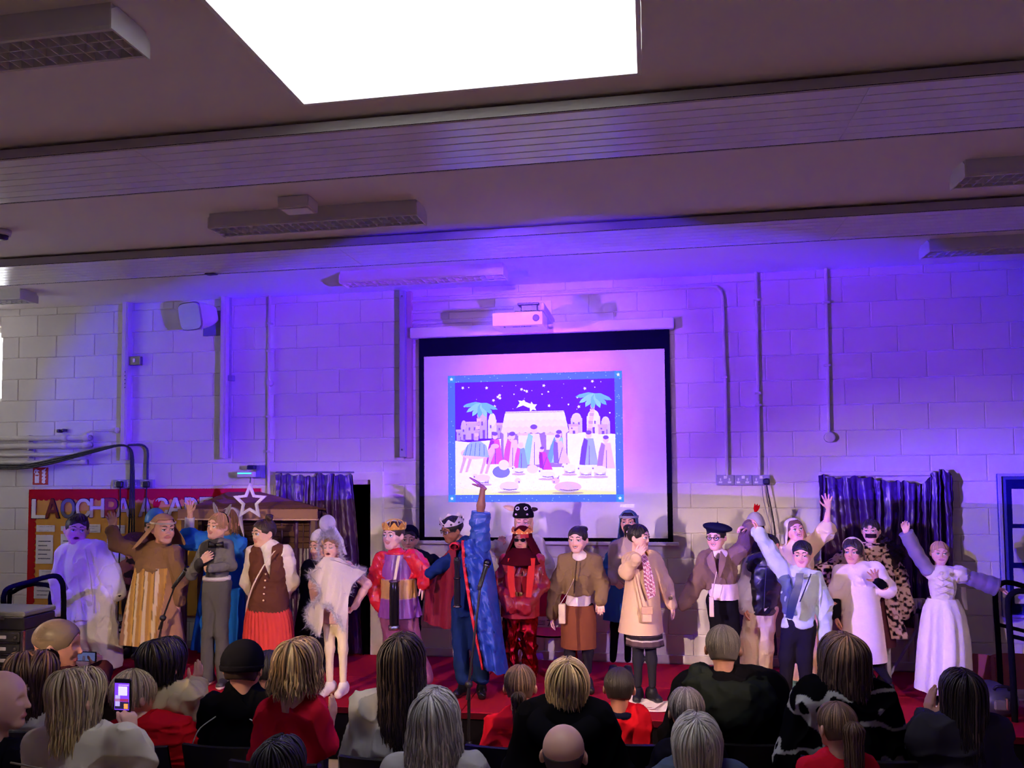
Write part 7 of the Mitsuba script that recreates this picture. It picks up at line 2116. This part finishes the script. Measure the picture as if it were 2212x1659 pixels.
# leopard coat
s = Person('girl in a leopard print coat with a dark patch across her mouth', 6.7, (1881, 1146), 58, yaw=-22, sh=((1850, 1194), (1922, 1194)), hip=(1888, 1300), skin=(226, 176, 164))
s.arm('l', (1803, 1230, -.02), (1772, 1246, -.04), 'relaxed', palm=DN, thumb=TO, hand=False).arm('r', (1938, 1250), (1944, 1310), 'relaxed', palm=LT, hand=False)
s.body().face(brow=(30, 22, 20)); s.hair((44, 32, 30), [cap_hair(grow=1.05), strands(190, (14, 346), 3, 92, .03, w=.018, seed=4)])
P = np.array([[[.30 * math.sin(a) + .02, -.06 - .395 * math.cos(a), z] for a in np.linspace(-.75, 1.0, 16)] for z in np.linspace(-.12, -.30, 6)]); P[..., 1] -= .02; s.put('mouth_patch', s.hl(sheet(P, .012)), 'cloth', rgb(40, 24, 34), 'dark patch over the mouth')
LEO = lambda v: speckle(v, 46, rgb(24, 18, 22), rgb(206, 176, 160), rgb(140, 104, 84), .60, 3)
s.top((200, 170, 150), 'fleece', g=.024, hem=1320, sl_r=1.35, fold=(.012, 16), fn=LEO, h=.0065, name='coat_top', label='leopard print coat', cuff=.075)
for sg, xs in ((-1, [(1868, 1200, -.13), (1862, 1260, -.18), (1866, 1330, -.18), (1872, 1385, -.17)]), (1, [(1912, 1196, -.10), (1920, 1250, -.16), (1930, 1320, -.17), (1944, 1380, -.17)])):
    wd = [9, 13, 15, 18]
    P = dense([[s.P(x - w_, y, d + .02), s.P(x, y, d - .01), s.P(x + w_, y, d + .03)] for (x, y, d), w_ in zip(xs, wd)], 70, 26); m = sheet(P, .012); s.put('coat_front', m, 'fleece', LEO(m[0]))
m, P = drape(s, [(1890, 1230, 34, .11), (1892, 1310, 38, .13), (1894, 1392, 40, .14)], folds=5, amp=.05, seed=3); s.put('dress', m, 'cloth', rgb(72, 38, 40), 'brown dress')
F = Field(s.neck - .25, s.neck + .25, .009); F.cap(s.P(1912, 1178, .02), s.P(1928, 1196, .0), .055, .075, k=.04); F.cap(s.P(1928, 1196, .0), s.P(1924, 1216, -.06), .07, .05, k=.04); F.cap(s.P(1912, 1178, .04), s.P(1868, 1180, .09), .05, k=.04); F.wrinkle(.018, 34, 4); m = F.mesh(); s.put('fur_collar', m, 'fleece', rgb(44, 34, 34) * (.6 + .8 * meshkit.noise(m[0] * 60))[:, None], 'dark fur collar')
s.legs((28, 24, 30), ((1882, 1430), (1908, 1430)), name='tights', r=(.22, .18, .13)); s.shoes((30, 26, 30))

# angel
s = Person('small fair girl in a white satin angel dress with one arm up', 6.28, (2030, 1194), 58, yaw=-8, pitch=2, sh=((2008, 1236), (2062, 1238)), hip=(2036, 1310), skin=(240, 190, 178))
s.arm('l', (1982, 1198, -.02), (1957, 1150, -.04), 'relaxed', d=(-.25, -.1, 1), palm=TO, thumb=RT).arm('r', (2112, 1254, -.02), (2152, 1268, -.03), 'relaxed', palm=DN, thumb=TO)
s.body('neutral').face(brow=(170, 126, 96), eye=(90, 110, 130)); s.hair((214, 172, 120), [cap_hair(grow=1.05), strands(180, (20, 340), 2, 92, .02, w=.016, seed=4)])
SAT = (232, 222, 232)
s.top(SAT, 'satin', g=.008, hem=1303, sleeve=.12, fold=(.006, 22), name='bodice', neck=False, label='white satin bodice')
q = s.P(2034, 1238, -.13); s.put('brooch', (np.asarray(trimesh.creation.icosphere(1, .014).vertices) + q, np.asarray(trimesh.creation.icosphere(1, .014).faces)), 'satin', rgb(220, 210, 214))
for k in range(3):
    z0 = 1246 + k * 14; P = [s.P(2018, z0, -.13), s.P(2034, z0 + 7, -.150), s.P(2052, z0, -.13)]; s.put('drapery', tube(spline(P, 12), np.array([.003] + [.006] * 10 + [.003]), 8), 'satin', rgb(226, 214, 232))
F = Field(s.sr - .15, s.sr + .17, .007); F.ell(s.P(2073, 1240), [.072, .075, .062]); F.wrinkle(.012, 20, 5); s.put('puff_sleeve', F.mesh(), 'satin', rgb(*SAT))
SHE = (240, 232, 248)
for side, a, b, w0, w1 in (('l', s.sl, s.arms['l'][2], .05, .065), ('r', s.P(2078, 1244), s.arms['r'][2], .05, .085)):
    E_ = s.arms[side][1]; cc = spline([a, E_, b], 24); rr_ = np.linspace(w0, w1 * .8, 24) * (1 + .05 * np.sin(np.arange(24) * 1.1)); s.put('sheer_sleeve', tube(cc, rr_, 16), 'sheer', rgb(*SHE))
m, P = drape(s, [(2036, 1292, 31, .085), (2036, 1302, 35, .10), (2037, 1325, 43, .14), (2038, 1390, 51, .18), (2037, 1490, 56, .20)], folds=9, amp=.15, seed=12, n=170, m=44); m = (m[0] + np.stack([0 * m[0][:, 0], .006 * (meshkit.noise(m[0] * 30) - .5) * 2, 0 * m[0][:, 0]], 1), m[1]); s.put('skirt', m, 'satin', rgb(*SAT), 'white satin skirt'); sash = dense([[s.P(2076, 1268, .03), s.P(2086, 1268, .05)], [s.P(2078, 1295, .03), s.P(2088, 1296, .05)], [s.P(2084, 1316, .03), s.P(2090, 1318, .05)]], 14, 5); s.put('sash', sheet(sash, .005), 'satin', rgb(236, 226, 236))
s.legs((60, 54, 60), ((2016, 1496), (2052, 1496)), name='tights', r=(.2, .16, .12)); s.shoes((24, 22, 26), sole=(220, 214, 214))

# ---------------------------------------------------------------- the audience, seated with their backs to us
CH = {}


def short(t):
    w = t.replace(',', '').split()[:11]
    while w[-1] in ('a', 'the', 'in', 'and', 'of', 'with', 'at', 'by', 'to', 'pale', 'dark', 'bottom', 'short', 'left', 'black', 'front', 'red'): w.pop()
    return ' '.join(w)


def hall_chair(x, y, zs, rot, label, group='black hall chairs of the audience'):
    """A black stacking chair; its meshes are shared."""
    if not CH:
        u = np.linspace(-1, 1, 11)
        CH['backrest'] = sheet(np.array([[[.21 * a, -.02 - .025 * (1 - a * a) - .05 * b, .26 + .19 * b] for a in u] for b in np.linspace(0, 1, 6)]), .016)
        CH['seat'] = cbox([-.21, .02, -.035], [.21, .42, 0], .014)
        CH['leg'] = tube([[0, 0, -.03], [0, 0, -.44]], .012, 8)
        CH['back_post'] = tube([[0, .03, -.03], [0, -.01, .2], [0, -.04, .38]], .011, 8)
    t = thing('chair', label, 'chair', group)
    M = T().translate([x, y, zs]).rotate([0, 0, 1], math.degrees(rot))
    for n, sp, mt, c in (('backrest', [(0, 0)], 'plastic', rgb(20, 19, 22)), ('seat', [(0, 0)], 'plastic', rgb(24, 22, 26)), ('back_post', [(-.17, 0), (.17, 0)], 'foil', rgb(70, 68, 72)), ('leg', [(-.18, .04), (.18, .04), (-.18, .4), (.18, .4)], 'foil', rgb(70, 68, 72))):
        if n + '_' not in CH:
            m = CH[n]
            CH[n + '_'] = mikit.ply((m[0], m[1]), ALIAS.get(mt, mt), smooth=n != 'seat', color=np.broadcast_to(c, (len(m[0]), 3)))
        for dx, dy in sp:
            again(n, CH[n + '_'], t, M @ T().translate([dx, dy, 0]))
    return t


def sitter(label, Y, hc, hh, sh, yaw=180, pitch=0, roll=0, skin=(206, 158, 138), child=False, clabel=None, wide=1.0, arms=None, chair=True):
    px = np.linalg.norm(at(hc[0] + 1, hc[1], Y) - at(hc[0], hc[1], Y))
    zsh = (at(*sh[0], Y)[2] + at(*sh[1], Y)[2]) / 2
    s = Person(label, Y, hc, hh, yaw=yaw, pitch=pitch, roll=roll, sh=sh, hip=((sh[0][0] + sh[1][0]) / 2, 1800), skin=skin, back=True, floor=0, wide=wide)
    torso = (.40 if child else .52)
    c = (s.sl + s.sr) / 2
    s.hip = np.array([c[0], Y + .03, max(zsh - torso, .42)])
    zs = s.hip[2] - .09
    s.zs = zs
    if arms is None: arms = 'lr'
    for a, S in (('l', s.sl), ('r', s.sr)):                            # hands in the lap, out of sight
        if a in arms:
            sg = -1 if a == 'l' else 1
            E = S + np.array([sg * .05, .03, -.27 * (s.h / .23)]); Wr = np.array([c[0] + sg * .07, Y + .30, s.hip[2] + .06])
            s.arms[a] = (S, E, Wr)
    s.fw = np.array([math.sin(math.radians(yaw)) * .4, 1, 0])
    if chair:
        hall_chair(c[0], Y - .13, zs, 0, clabel or 'black chair under the ' + short(label), 'black hall chairs of the audience')
    return s


def finish(s, leg=(34, 34, 44)):
    s.body()
    F = Field(s.hip + [-.4, -.3, -.25], s.hip + [.4, .65, .2], .016)
    for sg in (-1, 1):
        a = s.hip + [sg * .09, 0, -.005]; k = s.hip + [sg * .11, .40 if s.h > .2 else .32, -.015]; b = np.array([k[0], k[1] + .03, .06])
        F2 = None
        F.cap(a, k, .085, .07, k=.03)
    m = [F.mesh()]
    for sg in (-1, 1):
        k = s.hip + [sg * .11, .40 if s.h > .2 else .32, -.015]; b = np.array([k[0], k[1] + .03, .05])
        m.append(tube([k, (k + b) / 2, b], np.array([.072, .064, .05]), 12))
        s.put('shoe', cbox([b[0] - .045, b[1] - .06, 0], [b[0] + .045, b[1] + .18, .07], .02), 'plastic', rgb(24, 22, 24))
    s.put('trousers', cat_(m), 'cloth', rgb(*leg))
    return s


def clap(s, side, elbow, wrist, d, pose='flat', palm=None, thumb=None, size=None):
    s.arm(side, elbow, wrist, pose, d=d, palm=palm if palm is not None else (1 if side == 'l' else -1, 0, 0), thumb=thumb or (0, -1, .3), size=size or .17)


def long_hair(s, col, drop, n=340, seed=0, wave=.012, streak=None, rng_=(22, 338), w=.03, hug=.10, flare=.0, low=-.45, jit=.2, out=1.08, part=.1, label=None, fringe=True, th1=94, cap=1.10):
    st = [cap_hair(grow=cap, low=low), strands(n, rng_, 2, th1, drop, w=w, t=.012, seed=seed, wave=wave, hug=hug, flare=flare, out=out, m=13, part=part), strands(n // 2, rng_, 2, th1, drop * .9, w=w, t=.012, seed=seed + 50, wave=wave, hug=hug, flare=flare, out=out + .06, m=13, part=part)]
    if fringe: st.append(strands(50, (-22, 22), 0, 40, .03, w=w, seed=seed + 9))
    s.hair(col, st, streak, jit, label=label)


def short_hair(s, col, seed=0, n=420, streak=None, low=-.22, ln=.05, w=.02, out=1.06, grow=1.06, jit=.22, th=100):
    s.hair(col, [cap_hair(grow=grow, low=low), strands(n, (30, 330), 3, th, ln, w=w, t=.012, seed=seed, out=out, thj=26, m=8), strands(n // 3, (-50, 50), 0, 40, .03, w=w, seed=seed + 1, m=8)], streak, jit)


# far left
s = sitter('bald person in profile cut off by the left edge, black top with red collar', 3.4, (2, 1513), 108, ((-66, 1650), (44, 1640)), yaw=112, skin=(214, 164, 150)); finish(s)
s.top((20, 18, 24), g=.03, hem=None, fold=(.014, 10)); s.put('collar', tube([s.neck + [math.cos(a) * .075, math.sin(a) * .07, .0] for a in np.linspace(0, 2 * np.pi, 20)], .018, 8), 'cloth', rgb(170, 24, 40)); s.put('eyebrow', s.hl(tube([[.05, -.41, .13], [.14, -.39, .15], [.22, -.32, .12]], .016, 6)), 'skin', rgb(90, 66, 56))
s = sitter('woman with long dark brown hair in profile at the far left of the audience', 3.95, (82, 1466), 96, ((22, 1560), (116, 1556)), yaw=116, skin=(214, 160, 140)); finish(s)
s.top((186, 180, 182), g=.03, fold=(.014, 10)); long_hair(s, (56, 38, 34), .95, seed=3, rng_=(60, 330), hug=.02, streak=((96, 66, 48), .12), part=.05)
s = sitter('man with a shaved head in profile holding up a phone sideways', 4.25, (126, 1393), 92, ((82, 1482), (176, 1478)), yaw=112, pitch=6, skin=(200, 140, 120), arms='l')
clap(s, 'r', (206, 1500, .10), (214, 1446, .24), (-.25, .1, 1), 'hold', palm=(-1, .1, 0), thumb=(0, -1, .4)); finish(s)
s.top((48, 22, 26), g=.03, fold=(.014, 10)); st = cap_hair(grow=1.07, low=-.12, h=.026, face=True, side=.0); s.hair((92, 76, 66), [st], label='close shaved hair')
t = thing('phone', 'phone held sideways by the man with the shaved head', 'phone')
a, b = at(165, 1407, 4.46), at(207, 1430, 4.46); Rp = rz(.15)
obj('case', cbox([a[0], 4.46, b[2]], [b[0], 4.47, a[2]], .003), 'plastic', t, rgb(14, 14, 18), False); k = obj('screen', pbox([a[0] + .006, 4.458, b[2] + .005], [b[0] - .006, 4.4595, a[2] - .005]), 'gloss', t, rgb(60, 66, 110), False); scene[k]['emitter'] = {'type': 'area', 'radiance': {'type': 'rgb', 'value': [.05, .06, .14]}}
sp = obj('screen_figure', cat_([cbox([a[0] + .045, 4.456, b[2] + .006], [a[0] + .065, 4.4575, b[2] + .035], .001)]), 'plastic', t, rgb(190, 190, 214), False)
s = sitter('blonde woman in a cream coat filming with a phone', 3.15, (171, 1508), 104, ((84, 1606), (272, 1600)), yaw=158, pitch=4, skin=(222, 176, 156), arms='l')
clap(s, 'r', (304, 1648, .08), (284, 1584, .22), (-.35, .25, 1), 'hold', palm=(-.8, .5, 0), thumb=(-.3, -1, 0)); finish(s)
s.top((206, 198, 184), g=.020, fold=(.016, 9), label='cream coat', sleeve=.92); P = [s.sl + [-.05, -.10, -.05], (s.sl + s.sr) / 2 + [-.03, -.150, -.07], (s.sl + s.sr) / 2 + [.06, -.150, -.11], s.sr + [.02, -.12, -.15]]; s.put('back_seam', tube(spline(P, 20), .0045, 6), 'cloth', rgb(150, 142, 130))
long_hair(s, (150, 128, 104), .62, seed=5, rng_=(40, 322), streak=((206, 184, 146), .3), hug=.05, w=.026)
s.hair((206, 178, 124), [xf(ribbons(*(lambda q: (q[0], q[1], q[2], q[3], np.zeros((len(q[0]), 3))))(strands(60, (190, 262), 40, 100, .95, w=.03, seed=31, wave=.02, hug=.1, m=13)))[:2], None, (0, .04, -.02))], name='hair_lock', label='golden lock over the shoulder')
t = thing('phone', 'upright phone with a bright violet screen held by the blonde in the cream coat', 'phone')
Yp = 3.40; a, b = at(246, 1466, Yp), at(281, 1541, Yp)
obj('case', cbox([a[0], Yp, b[2]], [b[0], Yp + .010, a[2]], .006), 'plastic', t, rgb(16, 14, 20), False)
w, h = b[0] - a[0], a[2] - b[2]
k = obj('screen', pbox([a[0] + .006, Yp - .0015, b[2] + h * .09], [b[0] - .006, Yp - .0003, a[2] - h * .12]), 'gloss', t, rgb(90, 40, 210), False); scene[k]['emitter'] = {'type': 'area', 'radiance': {'type': 'rgb', 'value': [.16, .04, .75]}}
for nm, x0, z0, x1, z1, c, e in (('screen_glow', .30, .52, .82, .78, (200, 190, 240), (.55, .5, .9)), ('screen_stage', .1, .34, .9, .42, (120, 20, 60), (.25, .02, .10)), ('screen_crowd', .1, .12, .92, .33, (20, 10, 40), (.015, .01, .03)), ('screen_figure', .12, .2, .40, .52, (170, 160, 220), (.35, .3, .6)), ('shutter', .64, .13, .88, .28, (220, 120, 60), (.6, .25, .06)), ('beam_band', .3, .80, .9, .84, (150, 100, 250), (.35, .2, .9))):
    k = obj(nm, pbox([a[0] + w * x0, Yp - .0022 - .0003 * (ord(nm[-1]) % 5), b[2] + h * z0], [a[0] + w * x1, Yp - .0016, b[2] + h * z1]), 'gloss', t, rgb(*c), False); scene[k]['emitter'] = {'type': 'area', 'radiance': {'type': 'rgb', 'value': list(e)}}
s = sitter('short haired blonde grey woman in a red quilted coat', 3.85, (293, 1501), 92, ((268, 1580), (398, 1592)), yaw=150, skin=(214, 170, 150)); finish(s)
s.top((190, 24, 34), g=.045, fold=(.012, 14), label='red quilted coat', dirs=(.5, .5, 1.6)); short_hair(s, (160, 138, 112), seed=5, n=460, streak=((206, 186, 156), .35), w=.026, ln=.10, out=1.12, grow=1.10)
s = sitter('woman with a dark bob in a beige jacket, left of the man in the beanie', 4.0, (352, 1438), 94, ((318, 1512), (404, 1508)), yaw=168, skin=(206, 150, 128), arms='l')
clap(s, 'r', (424, 1538, .08), (420, 1486, .22), (.2, .15, 1), palm=(-1, .2, 0)); finish(s)
s.top((196, 178, 142), g=.035, fold=(.014, 10), label='beige jacket'); long_hair(s, (26, 20, 20), .42, seed=7, w=.03, rng_=(30, 330), out=1.12)
s = sitter('man in a black beanie and a black jacket with pale piping', 3.9, (527, 1442), 96, ((458, 1532), (588, 1526)), yaw=182, skin=(214, 156, 132)); finish(s)
s.top((14, 14, 18), g=.035, fold=(.014, 10), collar=.22, label='black jacket'); s.hair((60, 44, 36), [cap_hair(low=-.28)])
F = Field([-.6, -.7, -.3], [.6, .75, .7], .024); F.ell(C0 + [0, .02, .03], R0 * [1.16, 1.14, 1.16]); F.clip([0, 0, -.06], unit([0, .18, -1])); s.put('beanie', s.hl(F.mesh()), 'cloth', rgb(20, 19, 24), 'black beanie')
F = Field([-.6, -.7, -.3], [.6, .75, .3], .022); F.ell(C0 + [0, .02, .0], R0 * [1.21, 1.19, 1.1]); F.clip([0, 0, -.06], unit([0, .18, -1])); F.clip([0, 0, .06], unit([0, -.18, 1])); s.put('beanie_cuff', s.hl(F.mesh()), 'cloth', rgb(24, 22, 28))
for sg in (-1, 1):
    S = s.sl if sg < 0 else s.sr; P = [s.neck + [sg * .09, -.10, -.05], S + [sg * .00, -.125, -.07], S + [sg * .05, -.13, -.19]]; s.put('piping', tube(spline(P, 16), .0035, 6), 'cloth', rgb(190, 190, 190))
s = sitter('dark haired person mostly hidden behind the man in the beanie', 4.45, (578, 1452), 82, ((548, 1520), (620, 1520)), yaw=180, skin=(190, 140, 120)); finish(s); s.top((22, 20, 24), g=.03); short_hair(s, (26, 22, 24), seed=4, n=260)
s = sitter('woman with wavy blonde hair in a red T-shirt clapping', 3.6, (644, 1444), 106, ((586, 1542), (678, 1536)), yaw=170, roll=-4, skin=(206, 160, 144), arms='l')
clap(s, 'r', (698, 1622, .06), (712, 1570, .26), (.1, .3, 1), palm=(-1, .2, 0)); finish(s)
s.top((196, 30, 48), g=.016, sleeve=.40, sl_r=1.3, fold=(.014, 10), label='red T-shirt'); long_hair(s, (120, 92, 66), .52, seed=9, wave=.035, streak=((206, 174, 128), .35), w=.028, hug=.0, flare=.15, out=1.12, n=300)
s = sitter('dark head at the bottom edge before the woman in the red T-shirt', 2.75, (604, 1668), 124, ((530, 1790), (680, 1790)), yaw=180, skin=(196, 150, 130)); finish(s); s.top((30, 28, 34), g=.03); long_hair(s, (34, 28, 32), .5, seed=12, w=.03, streak=((90, 84, 92), .12))
s = sitter('woman with very long dark hair in a grey cardigan', 3.5, (869, 1434), 112, ((788, 1528), (944, 1522)), yaw=184, skin=(206, 156, 136)); finish(s)
s.top((170, 166, 168), g=.03, fold=(.018, 9), label='grey cardigan'); long_hair(s, (50, 38, 36), 1.62, seed=13, w=.028, hug=-.02, rng_=(40, 320), n=420, streak=((86, 66, 56), .14))
s = sitter('woman with long silvery grey hair in the front, right of the long dark haired woman', 3.0, (940, 1562), 116, ((856, 1668), (1024, 1668)), yaw=178, skin=(206, 160, 144)); finish(s)
s.top((160, 156, 160), g=.03, fold=(.010, 11)); long_hair(s, (150, 144, 146), 1.05, seed=15, w=.030, n=420, hug=-.12, wave=.02, streak=((206, 200, 200), .35), out=1.15, flare=.05)
s = sitter('girl with a brown ponytail tied by a pale scrunchie in a red jumper', 3.95, (1124, 1482), 86, ((1068, 1568), (1160, 1562)), yaw=182, skin=(214, 160, 138), child=True); finish(s)
s.top((206, 28, 44), g=.02, fold=(.014, 10), label='red school jumper')
tail = ribbons(*(lambda q: (q[0], q[1], q[2], q[3], np.zeros((len(q[0]), 3))))(strands(120, (0, 360), 0, 60, 1.15, w=.035, seed=21, wave=.03, hug=.28, m=13)))[:2]
s.hair((84, 62, 50), [cap_hair(grow=1.05, low=-.3), strands(380, (22, 338), 2, 112, .0, w=.02, t=.010, out=1.05, seed=20), xf(tail, None, (-.02, .50, -.28), .55)], streak=((122, 92, 70), .2)); s.put('scrunchie', s.hl(xf(lathe([(.08, -.03), (.135, 0), (.08, .03)], 18), rx(.5), (-.02, .52, -.20))), 'satin', rgb(206, 180, 160), 'pale scrunchie')
s = sitter('woman with a blonde bob in a black hooded coat', 3.5, (1226, 1486), 106, ((1150, 1556), (1296, 1560)), yaw=186, skin=(214, 166, 148)); finish(s)
s.top((18, 17, 20), g=.05, fold=(.018, 9), label='black coat', collar=.1); s.put('hood', tube(spline([s.neck + [-.11, -.02, .0], s.neck + [-.10, -.11, -.03], s.neck + [0, -.15, -.06], s.neck + [.10, -.11, -.03], s.neck + [.11, -.02, .0]], 18), .055, 12), 'cloth', rgb(20, 19, 22))
long_hair(s, (150, 126, 92), .36, seed=23, w=.032, n=420, streak=((210, 184, 140), .4), out=1.16, wave=.02, cap=1.14)
s = sitter('boy with short dark hair in a red jumper with a dark collar', 3.95, (1338, 1486), 84, ((1304, 1556), (1376, 1556)), yaw=178, skin=(186, 124, 104), child=True); finish(s)
s.top((196, 24, 38), g=.024, fold=(.014, 10), label='red school jumper'); s.put('collar', tube([s.neck + [math.cos(a) * .066, math.sin(a) * .06, .015] for a in np.linspace(0, 2 * np.pi, 20)], .018, 8), 'cloth', rgb(20, 20, 40)); short_hair(s, (34, 26, 26), seed=25, n=420, ln=.02, out=1.04, low=-.3)
s = sitter('bald man at the bottom edge with a fringe of short hair', 2.85, (1218, 1628), 122, ((1140, 1760), (1296, 1760)), yaw=180, pitch=-2, skin=(206, 158, 140)); finish(s); s.top((24, 24, 26), g=.03)
F = Field([-.55, -.6, -.6], [.55, .65, .4], .024); F.ell(C0, R0 * 1.025); F.ell([0, .14, -.12], [.29, .29, .34], k=.1); F.clip([0, 0, .10], unit([0, .10, 1])); F.clip([0, -.05, 0], [0, -1, 0]); F.clip([0, 0, -.34], [0, 0, -1]); s.put('hair', s.hl(F.mesh()), 'hair', rgb(70, 58, 54))
s = sitter('man with curly grey hair left of the silver haired woman', 3.55, (1482, 1536), 96, ((1434, 1626), (1546, 1624)), yaw=190, skin=(196, 146, 128)); finish(s); s.top((28, 26, 34), g=.03, fold=(.014, 10)); short_hair(s, (104, 94, 92), seed=27, n=700, ln=.05, w=.022, out=1.09, streak=((150, 142, 140), .2), low=-.26)
s = sitter('large man with short greying hair in a black hooded top', 3.9, (1562, 1400), 96, ((1500, 1500), (1652, 1496)), yaw=176, skin=(196, 140, 118)); finish(s)
s.top((16, 15, 18), g=.06, fold=(.012, 10), label='black hooded top', depth=1.3, sl_r=1.25); short_hair(s, (84, 76, 72), seed=29, n=800, ln=.02, out=1.04, low=-.3, streak=((104, 96, 92), .12), w=.013)
F = Field(s.neck - .35, s.neck + .35, .010); P = spline([s.neck + [-.12, .02, .04], s.neck + [-.13, -.09, .0], s.neck + [-.02, -.17, -.07], s.neck + [.12, -.12, -.02], s.neck + [.13, .02, .03]], 10)
for a, b in zip(P[:-1], P[1:]): F.cap(a, b, .065, .065, k=.04)
F.etube(s.neck + [0, -.14, .0], s.neck + [.02, -.17, -.22], (.12, .06), (.05, .04), [1, 0, 0], k=.06); F.wrinkle(.016, 14, 4); s.put('hood', F.mesh(), 'cloth', rgb(30, 34, 30), 'thrown back hood')
s = sitter('woman with smooth silver blonde hair in a grey blue top at the bottom edge', 2.85, (1506, 1616), 128, ((1432, 1700), (1590, 1700)), yaw=180, skin=(206, 160, 140)); finish(s)
s.top((74, 84, 104), g=.03, fold=(.014, 10)); long_hair(s, (172, 164, 158), .95, seed=33, w=.026, n=460, wave=.0, streak=((212, 206, 200), .35), hug=.1, out=1.12)
s = sitter('woman with long brown hair in a black jacket with pale swirls', 3.45, (1822, 1434), 116, ((1744, 1514), (1904, 1514)), yaw=188, skin=(206, 156, 136)); finish(s)


def swirl(v):
    q = meshkit.noise(v * 8.5, 5) + .4 * meshkit.noise(v * 17, 6)
    return np.where((np.abs(q - .70) < .055)[:, None], rgb(170, 172, 174), rgb(14, 14, 17))


s.top((14, 14, 17), g=.045, fold=(.018, 9), fn=swirl, h=.006, label='black jacket with pale swirls', depth=1.15); long_hair(s, (72, 56, 50), .70, seed=35, w=.030, n=460, streak=((110, 86, 70), .18), hug=-.05, out=1.2, cap=1.16, wave=.012)
s = sitter('girl with a light brown ponytail in a red top at the bottom right', 3.1, (1806, 1568), 104, ((1752, 1668), (1870, 1664)), yaw=206, skin=(206, 152, 132), child=True); finish(s)
s.top((196, 28, 44), g=.022, label='red school top')
s.hair((112, 84, 66), [cap_hair(grow=1.05, low=-.3), strands(380, (22, 338), 2, 106, .0, w=.02, t=.010, out=1.05, seed=40), xf(ribbons(*(lambda q: (q[0], q[1], q[2], q[3], np.zeros((len(q[0]), 3))))(strands(140, (0, 360), 0, 70, 1.5, w=.04, seed=41, hug=.2, m=13, wave=.012)))[:2], None, (.0, .52, -.06), .6)], streak=((150, 118, 90), .2)); s.put('hair_tie', s.hl(xf(lathe([(.07, -.02), (.10, 0), (.07, .02)], 16), rx(.9), (0, .5, .06))), 'cloth', rgb(60, 48, 46))
s = sitter('woman with very long straight dark hair in a dark grey jacket, rightmost in the audience', 3.35, (2080, 1504), 110, ((1996, 1586), (2146, 1586)), yaw=178, skin=(196, 140, 124), arms='r')
clap(s, 'l', (1988, 1616, .10), (2008, 1562, .26), (.12, .3, 1), palm=(1, .2, 0)); finish(s)
s.top((56, 54, 62), g=.035, fold=(.016, 9), label='dark grey jacket'); long_hair(s, (40, 32, 34), 1.30, seed=43, w=.028, n=440, streak=((74, 58, 52), .14), hug=-.02, wave=.006, out=1.1)
